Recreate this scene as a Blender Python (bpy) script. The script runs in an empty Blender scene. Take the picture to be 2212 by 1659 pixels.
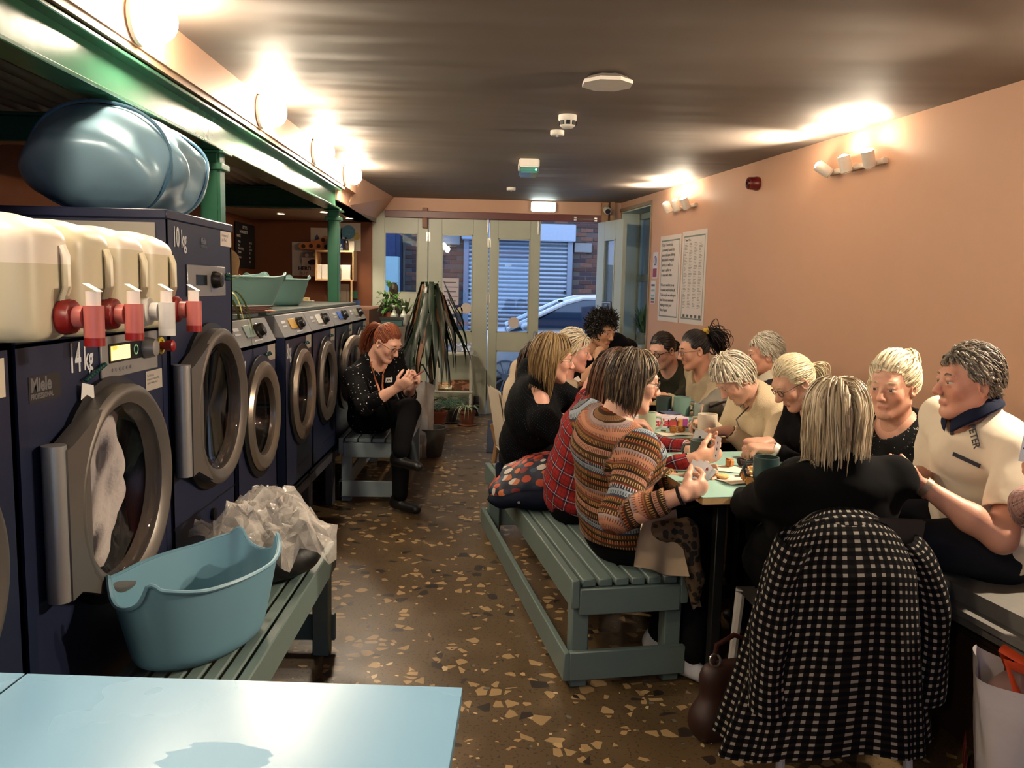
import bpy, bmesh, math, random
import numpy as np
from mathutils import Vector, Matrix
S = bpy.context.scene
PI = math.pi
# ------------------------------------------------------------------ camera, world, exposure
F, CX, CY, CH = 1780.0, 1106.0, 829.5, 1.40
YAW, PIT, ROL = math.radians(1.3), math.radians(6.65), math.radians(1.3)
FW = np.array([math.sin(YAW)*math.cos(PIT), math.cos(YAW)*math.cos(PIT), -math.sin(PIT)])
_r = np.array([math.cos(YAW), -math.sin(YAW), 0.0]); _u = np.cross(_r, FW)
RT = _r*math.cos(ROL)+_u*math.sin(ROL); UP = _u*math.cos(ROL)-_r*math.sin(ROL)
CAMP = np.array([0, 0, CH])
cam_d = bpy.data.cameras.new('camera'); cam = bpy.data.objects.new('camera', cam_d)
S.collection.objects.link(cam); S.camera = cam
cam_d.sensor_width = 36.0; cam_d.lens = F/2212*36.0; cam_d.clip_start = 0.02; cam_d.clip_end = 200
cam.matrix_world = Matrix(((RT[0], UP[0], -FW[0], 0), (RT[1], UP[1], -FW[1], 0), (RT[2], UP[2], -FW[2], CH), (0, 0, 0, 1)))
S.view_settings.view_transform = 'Standard'; S.view_settings.look = 'None'
S.view_settings.gamma = 1.0; S.view_settings.use_curve_mapping = False
S.view_settings.exposure = 0.88
S.cycles.use_denoising = True
S.cycles.max_bounces = 8; S.cycles.diffuse_bounces = 4; S.cycles.glossy_bounces = 4; S.cycles.transmission_bounces = 6
S.cycles.sample_clamp_indirect = 6.0
S.cycles.caustics_reflective = False; S.cycles.caustics_refractive = False
W = bpy.data.worlds.new('dusk sky'); S.world = W; W.use_nodes = True
W.node_tree.nodes['Background'].inputs[0].default_value = (0.46, 0.64, 1.0, 1)
W.node_tree.nodes['Background'].inputs[1].default_value = 1.45
WARM = (1.0, 0.825, 0.615)
random.seed(7); np.random.seed(7)

# ------------------------------------------------------------------ pixel -> place helpers (layout only)
def _ray(x, y): return FW+RT*(x-CX)/F-UP*(y-CY)/F
def PG(x, y, z): d = _ray(x, y); return Vector(CAMP+d*((z-CH)/d[2]))
def PD(x, y, dep): return Vector(CAMP+_ray(x, y)*dep)
def PX(x, y, X0): d = _ray(x, y); return Vector(CAMP+d*(X0/d[0]))
def PY(x, y, Y0): d = _ray(x, y); return Vector(CAMP+d*(Y0/d[1]))
RWA = math.atan(0.168)                      # the right wall runs 9.5 degrees off the machine row
def PW(x, y, off=0.0):                      # a point on the right wall (off: distance in front of it)
    n = np.array([math.cos(RWA), math.sin(RWA), 0]); p = np.array([2.87, 0, 0])-n*off
    d = _ray(x, y); return Vector(CAMP+d*(np.dot(p-CAMP, n)/np.dot(d, n)))

# ------------------------------------------------------------------ materials
def lin(h):
    if not isinstance(h, str): return tuple(h)[:3]
    h = h.lstrip('#'); o = []
    for i in (0, 2, 4):
        v = int(h[i:i+2], 16)/255; o.append(v/12.92 if v <= .04045 else ((v+.055)/1.055)**2.4)
    return tuple(o)
MATS = {}
class NT:
    """small node-graph helper"""
    def __init__(s, name):
        s.m = bpy.data.materials.new(name); s.m.use_nodes = True; s.t = s.m.node_tree
        s.b = s.t.nodes['Principled BSDF']; s.o = s.t.nodes['Material Output']
    def n(s, ty, **kw):
        nd = s.t.nodes.new(ty)
        for k, v in kw.items(): setattr(nd, k, v)
        return nd
    def set(s, sock, v):
        if isinstance(v, bpy.types.NodeSocket): s.t.links.new(v, sock)
        elif isinstance(v, (tuple, list)) and len(v) == 3 and sock.type == 'RGBA': sock.default_value = (*v, 1)
        else: sock.default_value = v
    def math(s, op, a, b=0.0, c=None):
        nd = s.n('ShaderNodeMath', operation=op); s.set(nd.inputs[0], a); s.set(nd.inputs[1], b)
        if c is not None: s.set(nd.inputs[2], c)
        return nd.outputs[0]
    def mix(s, f, a, b):
        nd = s.n('ShaderNodeMix', data_type='RGBA'); s.set(nd.inputs[0], f); s.set(nd.inputs[6], a); s.set(nd.inputs[7], b); return nd.outputs[2]
    def obj(s): return s.n('ShaderNodeTexCoord').outputs['Object']
    def geo(s): return s.n('ShaderNodeNewGeometry').outputs['Position']
    def gen(s): return s.n('ShaderNodeTexCoord').outputs['Generated']
    def attr(s, name): return s.n('ShaderNodeAttribute', attribute_name=name).outputs['Vector']
    def col(s, name): return s.n('ShaderNodeAttribute', attribute_name=name).outputs['Color']
    def sep(s, v):
        nd = s.n('ShaderNodeSeparateXYZ'); s.set(nd.inputs[0], v); return nd.outputs
    def comb(s, x, y, z):
        nd = s.n('ShaderNodeCombineXYZ'); s.set(nd.inputs[0], x); s.set(nd.inputs[1], y); s.set(nd.inputs[2], z); return nd.outputs[0]
    def map(s, v, sc=(1, 1, 1), loc=(0, 0, 0), rot=(0, 0, 0)):
        nd = s.n('ShaderNodeMapping'); s.set(nd.inputs[0], v); nd.inputs['Scale'].default_value = sc
        nd.inputs['Location'].default_value = loc; nd.inputs['Rotation'].default_value = rot; return nd.outputs[0]
    def noise(s, v, scale, detail=3, rough=.5, dist=0):
        nd = s.n('ShaderNodeTexNoise'); s.set(nd.inputs['Vector'], v); nd.inputs['Scale'].default_value = scale
        nd.inputs['Detail'].default_value = detail; nd.inputs['Roughness'].default_value = rough; nd.inputs['Distortion'].default_value = dist
        return nd.outputs[0]
    def vor(s, v, scale, feat='F1', out=0, rnd=1.0):
        nd = s.n('ShaderNodeTexVoronoi', feature=feat); s.set(nd.inputs['Vector'], v); nd.inputs['Scale'].default_value = scale
        nd.inputs['Randomness'].default_value = rnd; return nd.outputs[out]
    def ramp(s, f, stops, interp='LINEAR'):
        nd = s.n('ShaderNodeValToRGB'); s.set(nd.inputs[0], f); nd.color_ramp.interpolation = interp
        e = nd.color_ramp.elements
        while len(e) < len(stops): e.new(0.5)
        for q, (p, c) in zip(e, stops): q.position = p; q.color = (*lin(c), 1)
        return nd.outputs[0]
    def bump(s, h, strength=.3, dist=.01):
        nd = s.n('ShaderNodeBump'); s.set(nd.inputs['Height'], h); nd.inputs['Strength'].default_value = strength
        nd.inputs['Distance'].default_value = dist; s.set(s.b.inputs['Normal'], nd.outputs[0])
    def done(s, color=None, rough=None, metal=None, **kw):
        if color is not None: s.set(s.b.inputs['Base Color'], color if isinstance(color, bpy.types.NodeSocket) else lin(color))
        if rough is not None: s.set(s.b.inputs['Roughness'], rough)
        if metal is not None: s.set(s.b.inputs['Metallic'], metal)
        for k, v in kw.items(): s.set(s.b.inputs[k.replace('_', ' ')], v)
        return s.m
def M(color, rough=.5, metal=0.0, var=.06, nscale=25, bump=0.0, bscale=120, **kw):
    """procedural plain material: colour with slight noise variation and optional fine relief"""
    key = (str(color), rough, metal, var, nscale, bump, bscale, str(kw))
    if key in MATS: return MATS[key]
    g = NT('mat'); o = g.obj(); c = np.array(lin(color))
    col = g.mix(g.noise(o, nscale, 1), tuple(c*(1-var)), tuple(np.minimum(c*(1+var), 1)))
    if bump: g.bump(g.noise(o, bscale, 1), bump, .004)
    MATS[key] = g.done(col, rough, metal, **kw); return MATS[key]
def EM(color, strength):
    key = ('em', str(color), strength)
    if key not in MATS:
        g = NT('glow'); MATS[key] = g.done('#ffffff', .4, 0, Emission_Color=lin(color), Emission_Strength=strength)
    return MATS[key]
def glass(tint=(1, 1, 1), rough=0.0, mixg=.12):
    key = ('glass', tint, rough, mixg)
    if key in MATS: return MATS[key]
    g = NT('pane glass'); tr = g.n('ShaderNodeBsdfTransparent'); tr.inputs[0].default_value = (*tint, 1)
    gl = g.n('ShaderNodeBsdfGlossy'); gl.inputs['Roughness'].default_value = rough
    lw = g.n('ShaderNodeLayerWeight'); lw.inputs[0].default_value = .5
    f = g.math('ADD', g.math('MULTIPLY', g.math('POWER', lw.outputs['Facing'], 5.0), .85), mixg)
    mx = g.n('ShaderNodeMixShader'); g.set(mx.inputs[0], f); g.set(mx.inputs[1], tr.outputs[0]); g.set(mx.inputs[2], gl.outputs[0])
    g.t.links.new(mx.outputs[0], g.o.inputs[0]); MATS[key] = g.m; return g.m

# ------------------------------------------------------------------ mesh builder
def Rz(a): return Matrix.Rotation(a, 4, 'Z')
def Rx(a): return Matrix.Rotation(a, 4, 'X')
def Ry(a): return Matrix.Rotation(a, 4, 'Y')
def T(*v): return Matrix.Translation(Vector(v) if len(v) == 3 else v[0])
class MB:
    def __init__(s): s.v = []; s.f = []; s.mi = []; s.cur = 0
    def add(s, vs, fs, mat=None):
        b = len(s.v)
        if mat is not None: vs = [mat @ Vector(v) for v in vs]
        s.v += [tuple(v) for v in vs]; s.f += [tuple(i+b for i in f) for f in fs]; s.mi += [s.cur]*len(fs); return s
    def box(s, lo, hi, mat=None, bev=0.0):
        x0, y0, z0 = lo; x1, y1, z1 = hi
        if bev <= 0:
            vs = [(x0,y0,z0),(x1,y0,z0),(x1,y1,z0),(x0,y1,z0),(x0,y0,z1),(x1,y0,z1),(x1,y1,z1),(x0,y1,z1)]
            return s.add(vs, [(3,2,1,0),(4,5,6,7),(0,1,5,4),(1,2,6,5),(2,3,7,6),(3,0,4,7)], mat)
        bm = bmesh.new(); bmesh.ops.create_cube(bm, size=1)
        for v in bm.verts: v.co = ((x0+x1)/2+v.co.x*(x1-x0), (y0+y1)/2+v.co.y*(y1-y0), (z0+z1)/2+v.co.z*(z1-z0))
        bmesh.ops.bevel(bm, geom=bm.edges[:], offset=min(bev, .49*min(x1-x0, y1-y0, z1-z0)), segments=2 if bev > .004 else 1, affect='EDGES')
        bm.verts.index_update(); s.add([v.co[:] for v in bm.verts], [[v.index for v in f.verts] for f in bm.faces], mat); bm.free(); return s
    def cbox(s, c, d, mat=None, bev=0.0):
        return s.box([c[i]-d[i]/2 for i in range(3)], [c[i]+d[i]/2 for i in range(3)], mat, bev)
    def prism(s, poly, z0, z1, mat=None):
        n = len(poly)
        a = sum(poly[i][0]*poly[(i+1) % n][1]-poly[(i+1) % n][0]*poly[i][1] for i in range(n))
        if a < 0: poly = poly[::-1]
        vs = [(x, y, z0) for x, y in poly]+[(x, y, z1) for x, y in poly]
        return s.add(vs, [tuple(range(n-1, -1, -1)), tuple(range(n, 2*n))]+[(i, (i+1) % n, n+(i+1) % n, n+i) for i in range(n)], mat)
    def lathe(s, prof, n=24, mat=None, cap=True, sx=1, sy=1):
        vs = []; fs = []; m = len(prof)
        for r, z in prof:
            for k in range(n): a = 2*PI*k/n; vs.append((r*math.cos(a)*sx, r*math.sin(a)*sy, z))
        for j in range(m-1):
            for k in range(n): fs.append((j*n+k, j*n+(k+1) % n, (j+1)*n+(k+1) % n, (j+1)*n+k))
        if cap: fs += [tuple(range(n-1, -1, -1)), tuple(range((m-1)*n, m*n))]
        return s.add(vs, fs, mat)
    def cyl(s, a, b, r, r2=None, n=16, cap=True):
        a, b = Vector(a), Vector(b); d = b-a; q = d.to_track_quat('Z', 'Y').to_matrix().to_4x4()
        return s.lathe([(r, 0), (r if r2 is None else r2, d.length)], n, T(a) @ q, cap)
    def tube(s, pts, r, n=8, closed=False, cap=True, flat=1.0):
        pts = [Vector(p) for p in pts]; m = len(pts); vs = []; fs = []
        rr = r if isinstance(r, (list, tuple)) else [r]*m
        up = None
        for i, p in enumerate(pts):
            d = (pts[(i+1) % m]-pts[i-1]) if closed else (pts[min(i+1, m-1)]-pts[max(i-1, 0)])
            if d.length < 1e-9: d = Vector((0, 0, 1))
            d.normalize()
            if up is None: up = d.orthogonal().normalized()
            up = (up-d*up.dot(d)); up = up.normalized() if up.length > 1e-6 else d.orthogonal().normalized()
            sd = d.cross(up)
            for k in range(n): a = 2*PI*k/n; vs.append(p+(up*math.cos(a)+sd*math.sin(a)*flat)*rr[i])
        for i in range(m if closed else m-1):
            j = (i+1) % m
            for k in range(n): fs.append((i*n+k, i*n+(k+1) % n, j*n+(k+1) % n, j*n+k))
        if cap and not closed: fs += [tuple(range(n-1, -1, -1)), tuple(range((m-1)*n, m*n))]
        return s.add(vs, fs)
    def ell(s, c, r, mat=None, n=16, m=10):
        prof = [(max(math.sin(PI*j/m), 1e-3), -math.cos(PI*j/m)) for j in range(m+1)]
        X = T(*c) @ Matrix.Diagonal((*( (r,)*3 if not isinstance(r, (tuple, list)) else r), 1))
        return s.lathe(prof, n, X if mat is None else mat @ X)
    def grid(s, fn, nu, nv, closed=False, mat=None):
        vs = [fn(i/(nu if closed else nu-1), j/(nv-1)) for j in range(nv) for i in range(nu)]
        fs = [(j*nu+i, j*nu+(i+1) % nu, (j+1)*nu+(i+1) % nu, (j+1)*nu+i) for j in range(nv-1) for i in range(nu if closed else nu-1)]
        return s.add(vs, fs, mat)
    def torus(s, c, R, r, mat=None, n=32, m=8, sz=1.0):
        c = Vector(c)
        return s.grid(lambda u, v: tuple(c+Vector(((R+r*math.cos(2*PI*v))*math.cos(2*PI*u), (R+r*math.cos(2*PI*v))*math.sin(2*PI*u), r*sz*math.sin(2*PI*v)))), n, m+1, True, mat)
    def build(s, name, mat, parent=None, smooth=True, ang=40, mats=None):
        me = bpy.data.meshes.new(name); me.from_pydata(s.v, [], s.f); me.update()
        for m in (mats or [mat]): me.materials.append(m)
        if mats: me.polygons.foreach_set('material_index', s.mi)
        if smooth: smooth_by_angle(me, ang)
        return link(name, me, parent)
def smooth_by_angle(me, ang=40):
    me.polygons.foreach_set('use_smooth', [True]*len(me.polygons))
    bm = bmesh.new(); bm.from_mesh(me); bmesh.ops.remove_doubles(bm, verts=bm.verts, dist=1e-6)
    th = math.radians(ang)
    for e in bm.edges:
        if len(e.link_faces) == 2 and e.calc_face_angle(0) > th: e.smooth = False
    bm.to_mesh(me); bm.free()
COL = S.collection
def link(name, data, parent=None):
    o = bpy.data.objects.new(name, data); COL.objects.link(o)
    if parent is not None: o.parent = parent
    return o
def thing(name, label, cat, loc=(0, 0, 0), rz=0.0, group=None, rot=None):
    o = link(name, None); o.empty_display_size = .1; o.location = loc; o.rotation_euler = rot or (0, 0, rz)
    o['label'] = label; o['category'] = cat
    if group: o['group'] = group
    return o
def tag(o, label, cat, group=None, loc=None, rz=None):
    o['label'] = label; o['category'] = cat
    if group: o['group'] = group
    if loc is not None: o.location = loc
    if rz is not None: o.rotation_euler[2] = rz
    return o
def struct(o): o['kind'] = 'structure'; return o
def place(o, loc, rz=0.0, rot=None):
    o.location = loc; o.rotation_euler = rot or (0, 0, rz); return o
def dup(root, loc, rz=0.0, label=None, rot=None):
    def cp(o, par):
        c = o.copy(); COL.objects.link(c); c.parent = par
        for ch in list(o.children): cp(ch, c)
        return c
    r = cp(root, None); place(r, loc, rz, rot)
    if label: r['label'] = label
    return r
FONT = None
def text(body, size, mat, parent, mtx, name='lettering', bold=0.0, depth=.0004, align='LEFT', sx=1.0, lh=1.0):
    """flat lettering as a thin mesh; lies in the local XY plane of mtx"""
    cu = bpy.data.curves.new('t', 'FONT'); cu.body = body; cu.size = size; cu.extrude = depth; cu.offset = bold; cu.align_x = align; cu.space_line = lh
    cu.resolution_u = 3
    to = bpy.data.objects.new('t', cu); COL.objects.link(to)
    dg = bpy.context.evaluated_depsgraph_get(); dg.update()
    me = bpy.data.meshes.new_from_object(to.evaluated_get(dg)); bpy.data.objects.remove(to)
    me.materials.clear(); me.materials.append(mat)
    me.transform(mtx @ Matrix.Diagonal((sx, 1, 1, 1)))
    return link(name, me, parent)
# ------------------------------------------------------------------ surface materials
def mat_floor():
    g = NT('terrazzo'); o = g.geo(); x = g.sep(o); v = g.comb(x[0], x[1], 0.0)
    base = g.mix(g.noise(v, 3.0, 3, .6), lin('#4d3e2a'), lin('#6a563b'))
    base = g.mix(g.math('GREATER_THAN', g.noise(v, 90, 2), .62), base, lin('#3a2c1c'))
    col = base
    for sc, keep, dark, edge in ((22, .80, '#a98d64', .12), (15, .86, '#2e2621', .16)):
        vv = g.map(v, loc=(sc*.37, sc*.11, 0), rot=(0, 0, sc))
        rnd = g.sep(g.vor(vv, sc, out=1))[0]; ed = g.vor(vv, sc, 'DISTANCE_TO_EDGE')
        f = g.math('MULTIPLY', g.math('GREATER_THAN', rnd, keep), g.math('GREATER_THAN', ed, edge))
        col = g.mix(f, col, lin(dark))
    return g.done(col, g.math('ADD', .24, g.math('MULTIPLY', g.noise(v, 6, 2), .25)), Specular_IOR_Level=.4)
def mat_paint(c, rough=.55, scale=1.6, var=.06, bump=.12):
    g = NT('wall paint'); v = g.geo(); cc = np.array(lin(c))
    col = g.mix(g.noise(v, scale, 5, .6), tuple(cc*(1-var)), tuple(np.minimum(1, cc*(1+var))))
    g.bump(g.math('ADD', g.noise(v, 5, 4), g.math('MULTIPLY', g.noise(v, 150, 2), .12)), bump, .02)
    return g.done(col, rough)
def mat_ceiling():
    g = NT('ceiling paint'); v = g.geo(); s = g.map(v, sc=(.35, 1.5, 1), rot=(0, 0, .2))
    h = g.noise(s, 1.5, 2, .45)
    col = g.mix(g.noise(v, 1.3, 4), lin('#6d635a'), lin('#7a6f66'))
    g.bump(h, .30, .08)
    return g.done(col, .62)
mFloor = mat_floor(); mPink = mat_paint('#c49b7f'); mCeil = mat_ceiling()
mBrown = mat_paint('#6e3d1c', .6, 9, .22, .05); mDarkWall = mat_paint('#3a2a22', .7)
mDoor = M('#b1b8a6', .42, 0, .05, 6, .05); mRed = M('#5c1d14', .4, 0, .15)
mGreen = M('#2f5f48', .26, 0, .10, 9, .15, 26); mWhite = M('#d9d5cb', .45); mSteel = M('#9a9ca1', .32, .75, .06)
mBlack = M('#0d0d0f', .45); mWood = M('#b98652', .5, 0, .2, 18)
def oriented(mb): return mb

# ------------------------------------------------------------------ room shell
def st(name, mb, mat, parent=None, loc=None, rz=None, smooth=False):
    o = mb.build(name, mat, parent, smooth=smooth)
    if parent is None: struct(o)
    if loc is not None: o.location = loc
    if rz is not None: o.rotation_euler[2] = rz
    return o
YB = -2.7
floor = st('floor', MB().box((-2.8, YB, -.12), (3.7, 9.12, 0)), mFloor)
st('ceiling', MB().prism([(-1.30, YB), (3.7, YB), (3.7, 9.3), (-1.30, 9.3)], 2.34, 2.46), mCeil)
# right wall in its own slanted frame, with the window opening near the doors
t0, t1, k = 8.24, 9.05, 1/math.cos(RWA)
mb = MB().box((0, -3.2, 0), (.3, t0, 2.40)).box((0, t0, 0), (.3, 9.6, .86)).box((0, t0, 2.24), (.3, 9.6, 2.40)).box((0, t1+.12, .86), (.3, 9.6, 2.24))
st('wall_right', mb, mPink, loc=(2.87, 0, 0), rz=RWA)
mb = MB().box((-.012, t0-.025, .80), (.02, t0, 2.27)).box((-.012, t0-.025, 2.24), (.02, 9.2, 2.275))
st('trim_1', mb, M('#8d7a62', .5), loc=(2.87, 0, 0), rz=RWA)
# window in the reveal
w = struct(link('window_1', None)); w.location = (2.87, 0, 0); w.rotation_euler[2] = RWA
mWin = M('#8f9c93', .45)
mb = MB()
for lo, hi in (((.2, t0, .86), (.26, t0+.06, 2.24)), ((.2, t1+.06, .86), (.26, t1+.12, 2.24)), ((.2, t0, .86), (.26, t1+.12, .93)), ((.2, t0, 2.16), (.26, t1+.12, 2.24)),
               ((.19, t0, 1.50), (.27, t1+.12, 1.57)), ((.2, t0+.42, .93), (.26, t0+.47, 2.16))): mb.box(lo, hi, bev=.004)
mb.build('window_frame', mWin, w)
mb = MB()
for lo, hi in (((.18, t0+.07, 1.58), (.2, t0+.40, 2.14)),):
    for q in ((lo[1], lo[1]+.03), (hi[1]-.03, hi[1])): mb.box((.17, q[0], 1.58), (.2, q[1], 2.14))
    mb.box((.17, t0+.07, 1.58), (.2, t0+.40, 1.61)).box((.17, t0+.07, 2.11), (.2, t0+.40, 2.14))
mb.build('casement', mWin, w)
MB().box((.225, t0+.05, .92), (.231, t1+.08, 1.51)).build('pane', glass((.55, .62, .66)), w)
MB().box((.225, t0+.05, 1.56), (.231, t1+.08, 2.17)).build('pane', glass((.55, .62, .66)), w)
MB().box((-.05, t0-.01, .83), (.22, t1+.12, .862), bev=.005).build('window_sill', mWin, w)
MB().box((.0, t1+.105, .862), (.2, t1+.119, 2.24)).build('reveal_board', mDoor, w); MB().box((.0, t0+.001, .862), (.2, t0+.012, 2.24)).build('reveal_board', mDoor, w); MB().box((.0, t0+.012, 2.226), (.2, t1+.105, 2.239)).build('reveal_board', mDoor, w)
# far wall: lintel band, jambs, brown hardboard side
YF = 9.07
st('wall_far', MB().box((-1.40, YF, 2.20), (1.75, YF+.2, 2.40)).box((-1.42, YF, 0), (-1.34, YF+.2, 2.2)).box((1.13, YF, 0), (1.75, YF+.2, 2.2)), mPink)
st('wall_back_left', MB().box((-2.8, YF-.02, 0), (-1.345, YF+.16, 2.2)), mBrown)
st('wall_left', MB().box((-2.8, YB, 0), (-2.62, YF+.1, 2.46)), mBrown)
st('trim_2', MB().box((-1.20, YF-.05, 2.125), (1.16, YF, 2.20), bev=.004), mRed)
st('trim_3', MB().box((-.80, YF-.045, 2.02), (-.745, YF-.002, 2.235), bev=.003), M('#7a4526', .5, 0, .2))
st('trim_4', MB().box((1.13, YF-.06, 2.06), (1.20, YF, 2.33)).box((1.22, YF-.08, 1.9), (1.27, YF, 2.34)), M('#9b7550', .6, 0, .2))
# back wall with the shop window that lets the daylight in from behind the photographer
st('wall_near', MB().box((-2.8, YB-.2, 0), (-.7, YB, 2.4)).box((2.5, YB-.2, 0), (3.7, YB, 2.4)).box((-.7, YB-.2, 0), (2.5, YB, .75)).box((-.7, YB-.2, 2.15), (2.5, YB, 2.4)), mPink)
w2 = struct(link('window_2', None)); w2.location = (.9, YB-.1, 0)
mb = MB()
for x in (-1.6, -.03, 1.54): mb.box((x, -.03, .75), (x+.06, .03, 2.15))
mb.box((-1.6, -.03, .75), (1.6, .03, .81)).box((-1.6, -.03, 2.09), (1.6, .03, 2.15)); mb.build('window_frame', mWin, w2)
for x0, x1 in ((-1.54, -.03), (.03, 1.54)): MB().box((x0, -.004, .81), (x1, .004, 2.09)).build('pane', glass((.92, .95, .97)), w2)
# left bay: dropped fascia, slanted boxing, corrugated deck, soffit
st('trim_5', MB().box((-1.30, YB, 2.18), (-1.22, 7.30, 2.34)), mPink)
st('trim_6', MB().box((-1.31, YB, 2.155), (-1.228, 6.8, 2.18)), M('#7d654b', .6, 0, .12))
mb = MB(); A = [(-1.11, YF, 2.34), (-1.205, 7.55, 2.34), (-1.285, 7.25, 2.07), (-1.335, YF, 2.07)]
vs = A+[(x-.18, y, z) for x, y, z in A]
mb.add(vs, [(0, 3, 2, 1), (4, 5, 6, 7), (0, 1, 5, 4), (1, 2, 6, 5), (2, 3, 7, 6), (3, 0, 4, 7)])
st('trim_7', mb, mPink)
st('trim_8', MB().box((-1.37, 6.76, 2.07), (-1.28, 7.40, 2.34)), mPink)
st('ceiling_soffit', MB().box((-2.7, 6.7, 2.07), (-1.30, YF, 2.12)), mat_paint('#8d8172', .6))
mb = MB(); mb.grid(lambda u, v: (-2.7+1.42*u, YB+(6.75-YB)*v, 2.165+.016*math.sin(u*1.42/.09*2*PI)), 190, 2)
st('ceiling_deck', mb, M('#8b7f74', .5, .2, .1), smooth=True)
st('ceiling_slab', MB().box((-2.8, YB, 2.22), (-1.30, YF+.1, 2.46)), mDarkWall)
# green steel beams and posts
def ibeam(mb, L, w=.11, h=.165, t=.014, tw=.012):
    mb.box((-w/2, 0, h-t), (w/2, L, h), bev=.003).box((-w/2, 0, 0), (w/2, L, t), bev=.003).box((-tw/2, 0, t), (tw/2, L, h-t)); return mb
bm_ = MB(); ibeam(bm_, 6.72-YB)
b = bm_.build('steel_beam', mGreen); tag(b, 'long green painted steel beam running above the machines', 'beam', loc=(-1.295, YB, 1.985))
b = ibeam(MB(), 1.36).build('steel_beam', mGreen); tag(b, 'short dark green cross beam meeting the far green post', 'beam', loc=(-1.345, 6.68, 1.985), rz=PI/2)
b = ibeam(MB(), 1.36, .1, .13).build('steel_beam', mGreen); tag(b, 'dark green cross beam behind the shiny blue laundry bag', 'beam', loc=(-1.345, 3.87, 2.0), rz=PI/2)
def post(y, label):
    r = thing('steel_post', label, 'post', (-1.30, y, 0))
    MB().box((-.045, -.045, 0), (.045, .045, 1.985), bev=.012).build('shaft', mGreen, r)
    MB().box((-.06, -.06, 1.90), (.06, .06, 1.93), bev=.004).box((-.07, -.07, 1.972), (.07, .07, 1.984), bev=.003).build('cap_plate', mGreen, r)
post(3.872, 'green steel post rising behind the shiny blue laundry bag'); post(6.72, 'slim green steel post in front of the wooden shelves')
# grilles of light: ceiling spot downlights in the soffit
for i, (x, y) in enumerate(((-1.62, 7.9), (-1.50, 8.55), (-2.1, 8.2))):
    r = thing('downlight', ['small lit recessed downlight left of the far green post', 'small recessed downlight close to the far green post', 'recessed downlight deep in the soffit above the chalkboard'][i], 'light', (x, y, 2.068))
    MB().lathe([(.045, 0), (.045, -.006), (.034, -.006), (.034, 0)], 20).build('rim', mWhite, r)
    MB().lathe([(.033, 0), (.033, -.003)], 20).build('lamp_face', EM(WARM, 14), r)
    l = bpy.data.lights.new('spot', 'SPOT'); l.energy = 22; l.color = WARM; l.spot_size = 1.9; l.spot_blend = .6; l.shadow_soft_size = .03
    lo = link('spot_lamp', l, r); lo.location = (0, 0, -.02)

# ------------------------------------------------------------------ folding doors
def leaf(name, x0, x1, panes, label_sign=None, th=.045, H=2.125, z0=.01, parent_loc=(0, 0, 0), rz=0.0):
    d = struct(link(name, None)); place(d, parent_loc, rz)
    mb = MB(); xs = [x0]; pa = sorted(panes, key=lambda p: p[2]); px0, px1 = pa[0][0], pa[0][1]
    mb.box((x0, 0, z0), (px0, th, H), bev=.003).box((px1, 0, z0), (x1, th, H), bev=.003)
    zs = z0
    for p in pa: mb.box((px0, 0, zs), (px1, th, p[2]), bev=.002); zs = p[3]
    mb.box((px0, 0, zs), (px1, th, H), bev=.002); mb.build('leaf_frame', mDoor, d)
    for p in pa:
        b = MB(); bw = .012
        b.box((px0, -.006, p[2]), (px0+bw, .01, p[3])).box((px1-bw, -.006, p[2]), (px1, .01, p[3])).box((px0, -.006, p[2]), (px1, .01, p[2]+bw)).box((px0, -.006, p[3]-bw), (px1, .01, p[3]))
        b.build('glazing_bead', mDoor, d)
        MB().box((px0, .018, p[2]), (px1, .024, p[3])).build('pane', glass((.86, .92, .98), 0, .07), d)
    return d
d1 = leaf('door_1', -1.34, -.742, [(-1.21, -.85, 1.32, 1.97)], parent_loc=(0, YF, 0), H=2.205)
d2 = leaf('door_2', -.735, -.082, [(-.59, -.25, .91, 1.96)], parent_loc=(0, YF, 0))
d3 = leaf('door_3', -.073, .48, [(.02, .37, .10, .71), (.03, .38, .91, 1.93)], parent_loc=(0, YF, 0))
da = math.atan2(8.5-YF, 1.28-1.09)
d4 = leaf('door_4', 0, .60, [(.17, .43, .91, 1.93)], parent_loc=(1.10, YF-.01, 0), rz=da)
mHinge = M('#c9c6b8', .3, .6)
for d, x, zz in ((d1, -.738, (1.93, .98)), (d2, -.077, (1.88, 1.28)), (d4, .6, (1.0,))):
    for z in zz: MB().cyl((x, -.008, z-.05), (x, -.008, z+.05), .009, n=10).box((x-.02, -.004, z-.045), (x+.02, .001, z+.045)).build('hinge', mHinge, d)
for d, x in ((d2, -.095), (d3, .452)):
    MB().box((x-.012, -.016, 2.00), (x+.012, 0, 2.16), bev=.003).cyl((x, -.02, 1.98), (x, -.02, 2.19), .006, n=8).box((x-.018, -.02, 2.15), (x+.018, 0, 2.20)).build('door_bolt', M('#d8d6d0', .25, .5), d)
MB().box((.425, -.03, .80), (.455, 0, .93), bev=.006).tube([(.44, -.03, .83), (.44, -.06, .83), (.44, -.06, .90), (.44, -.03, .90)], .006).build('door_handle', M('#c8c8c6', .25, .8), d3)
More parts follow.
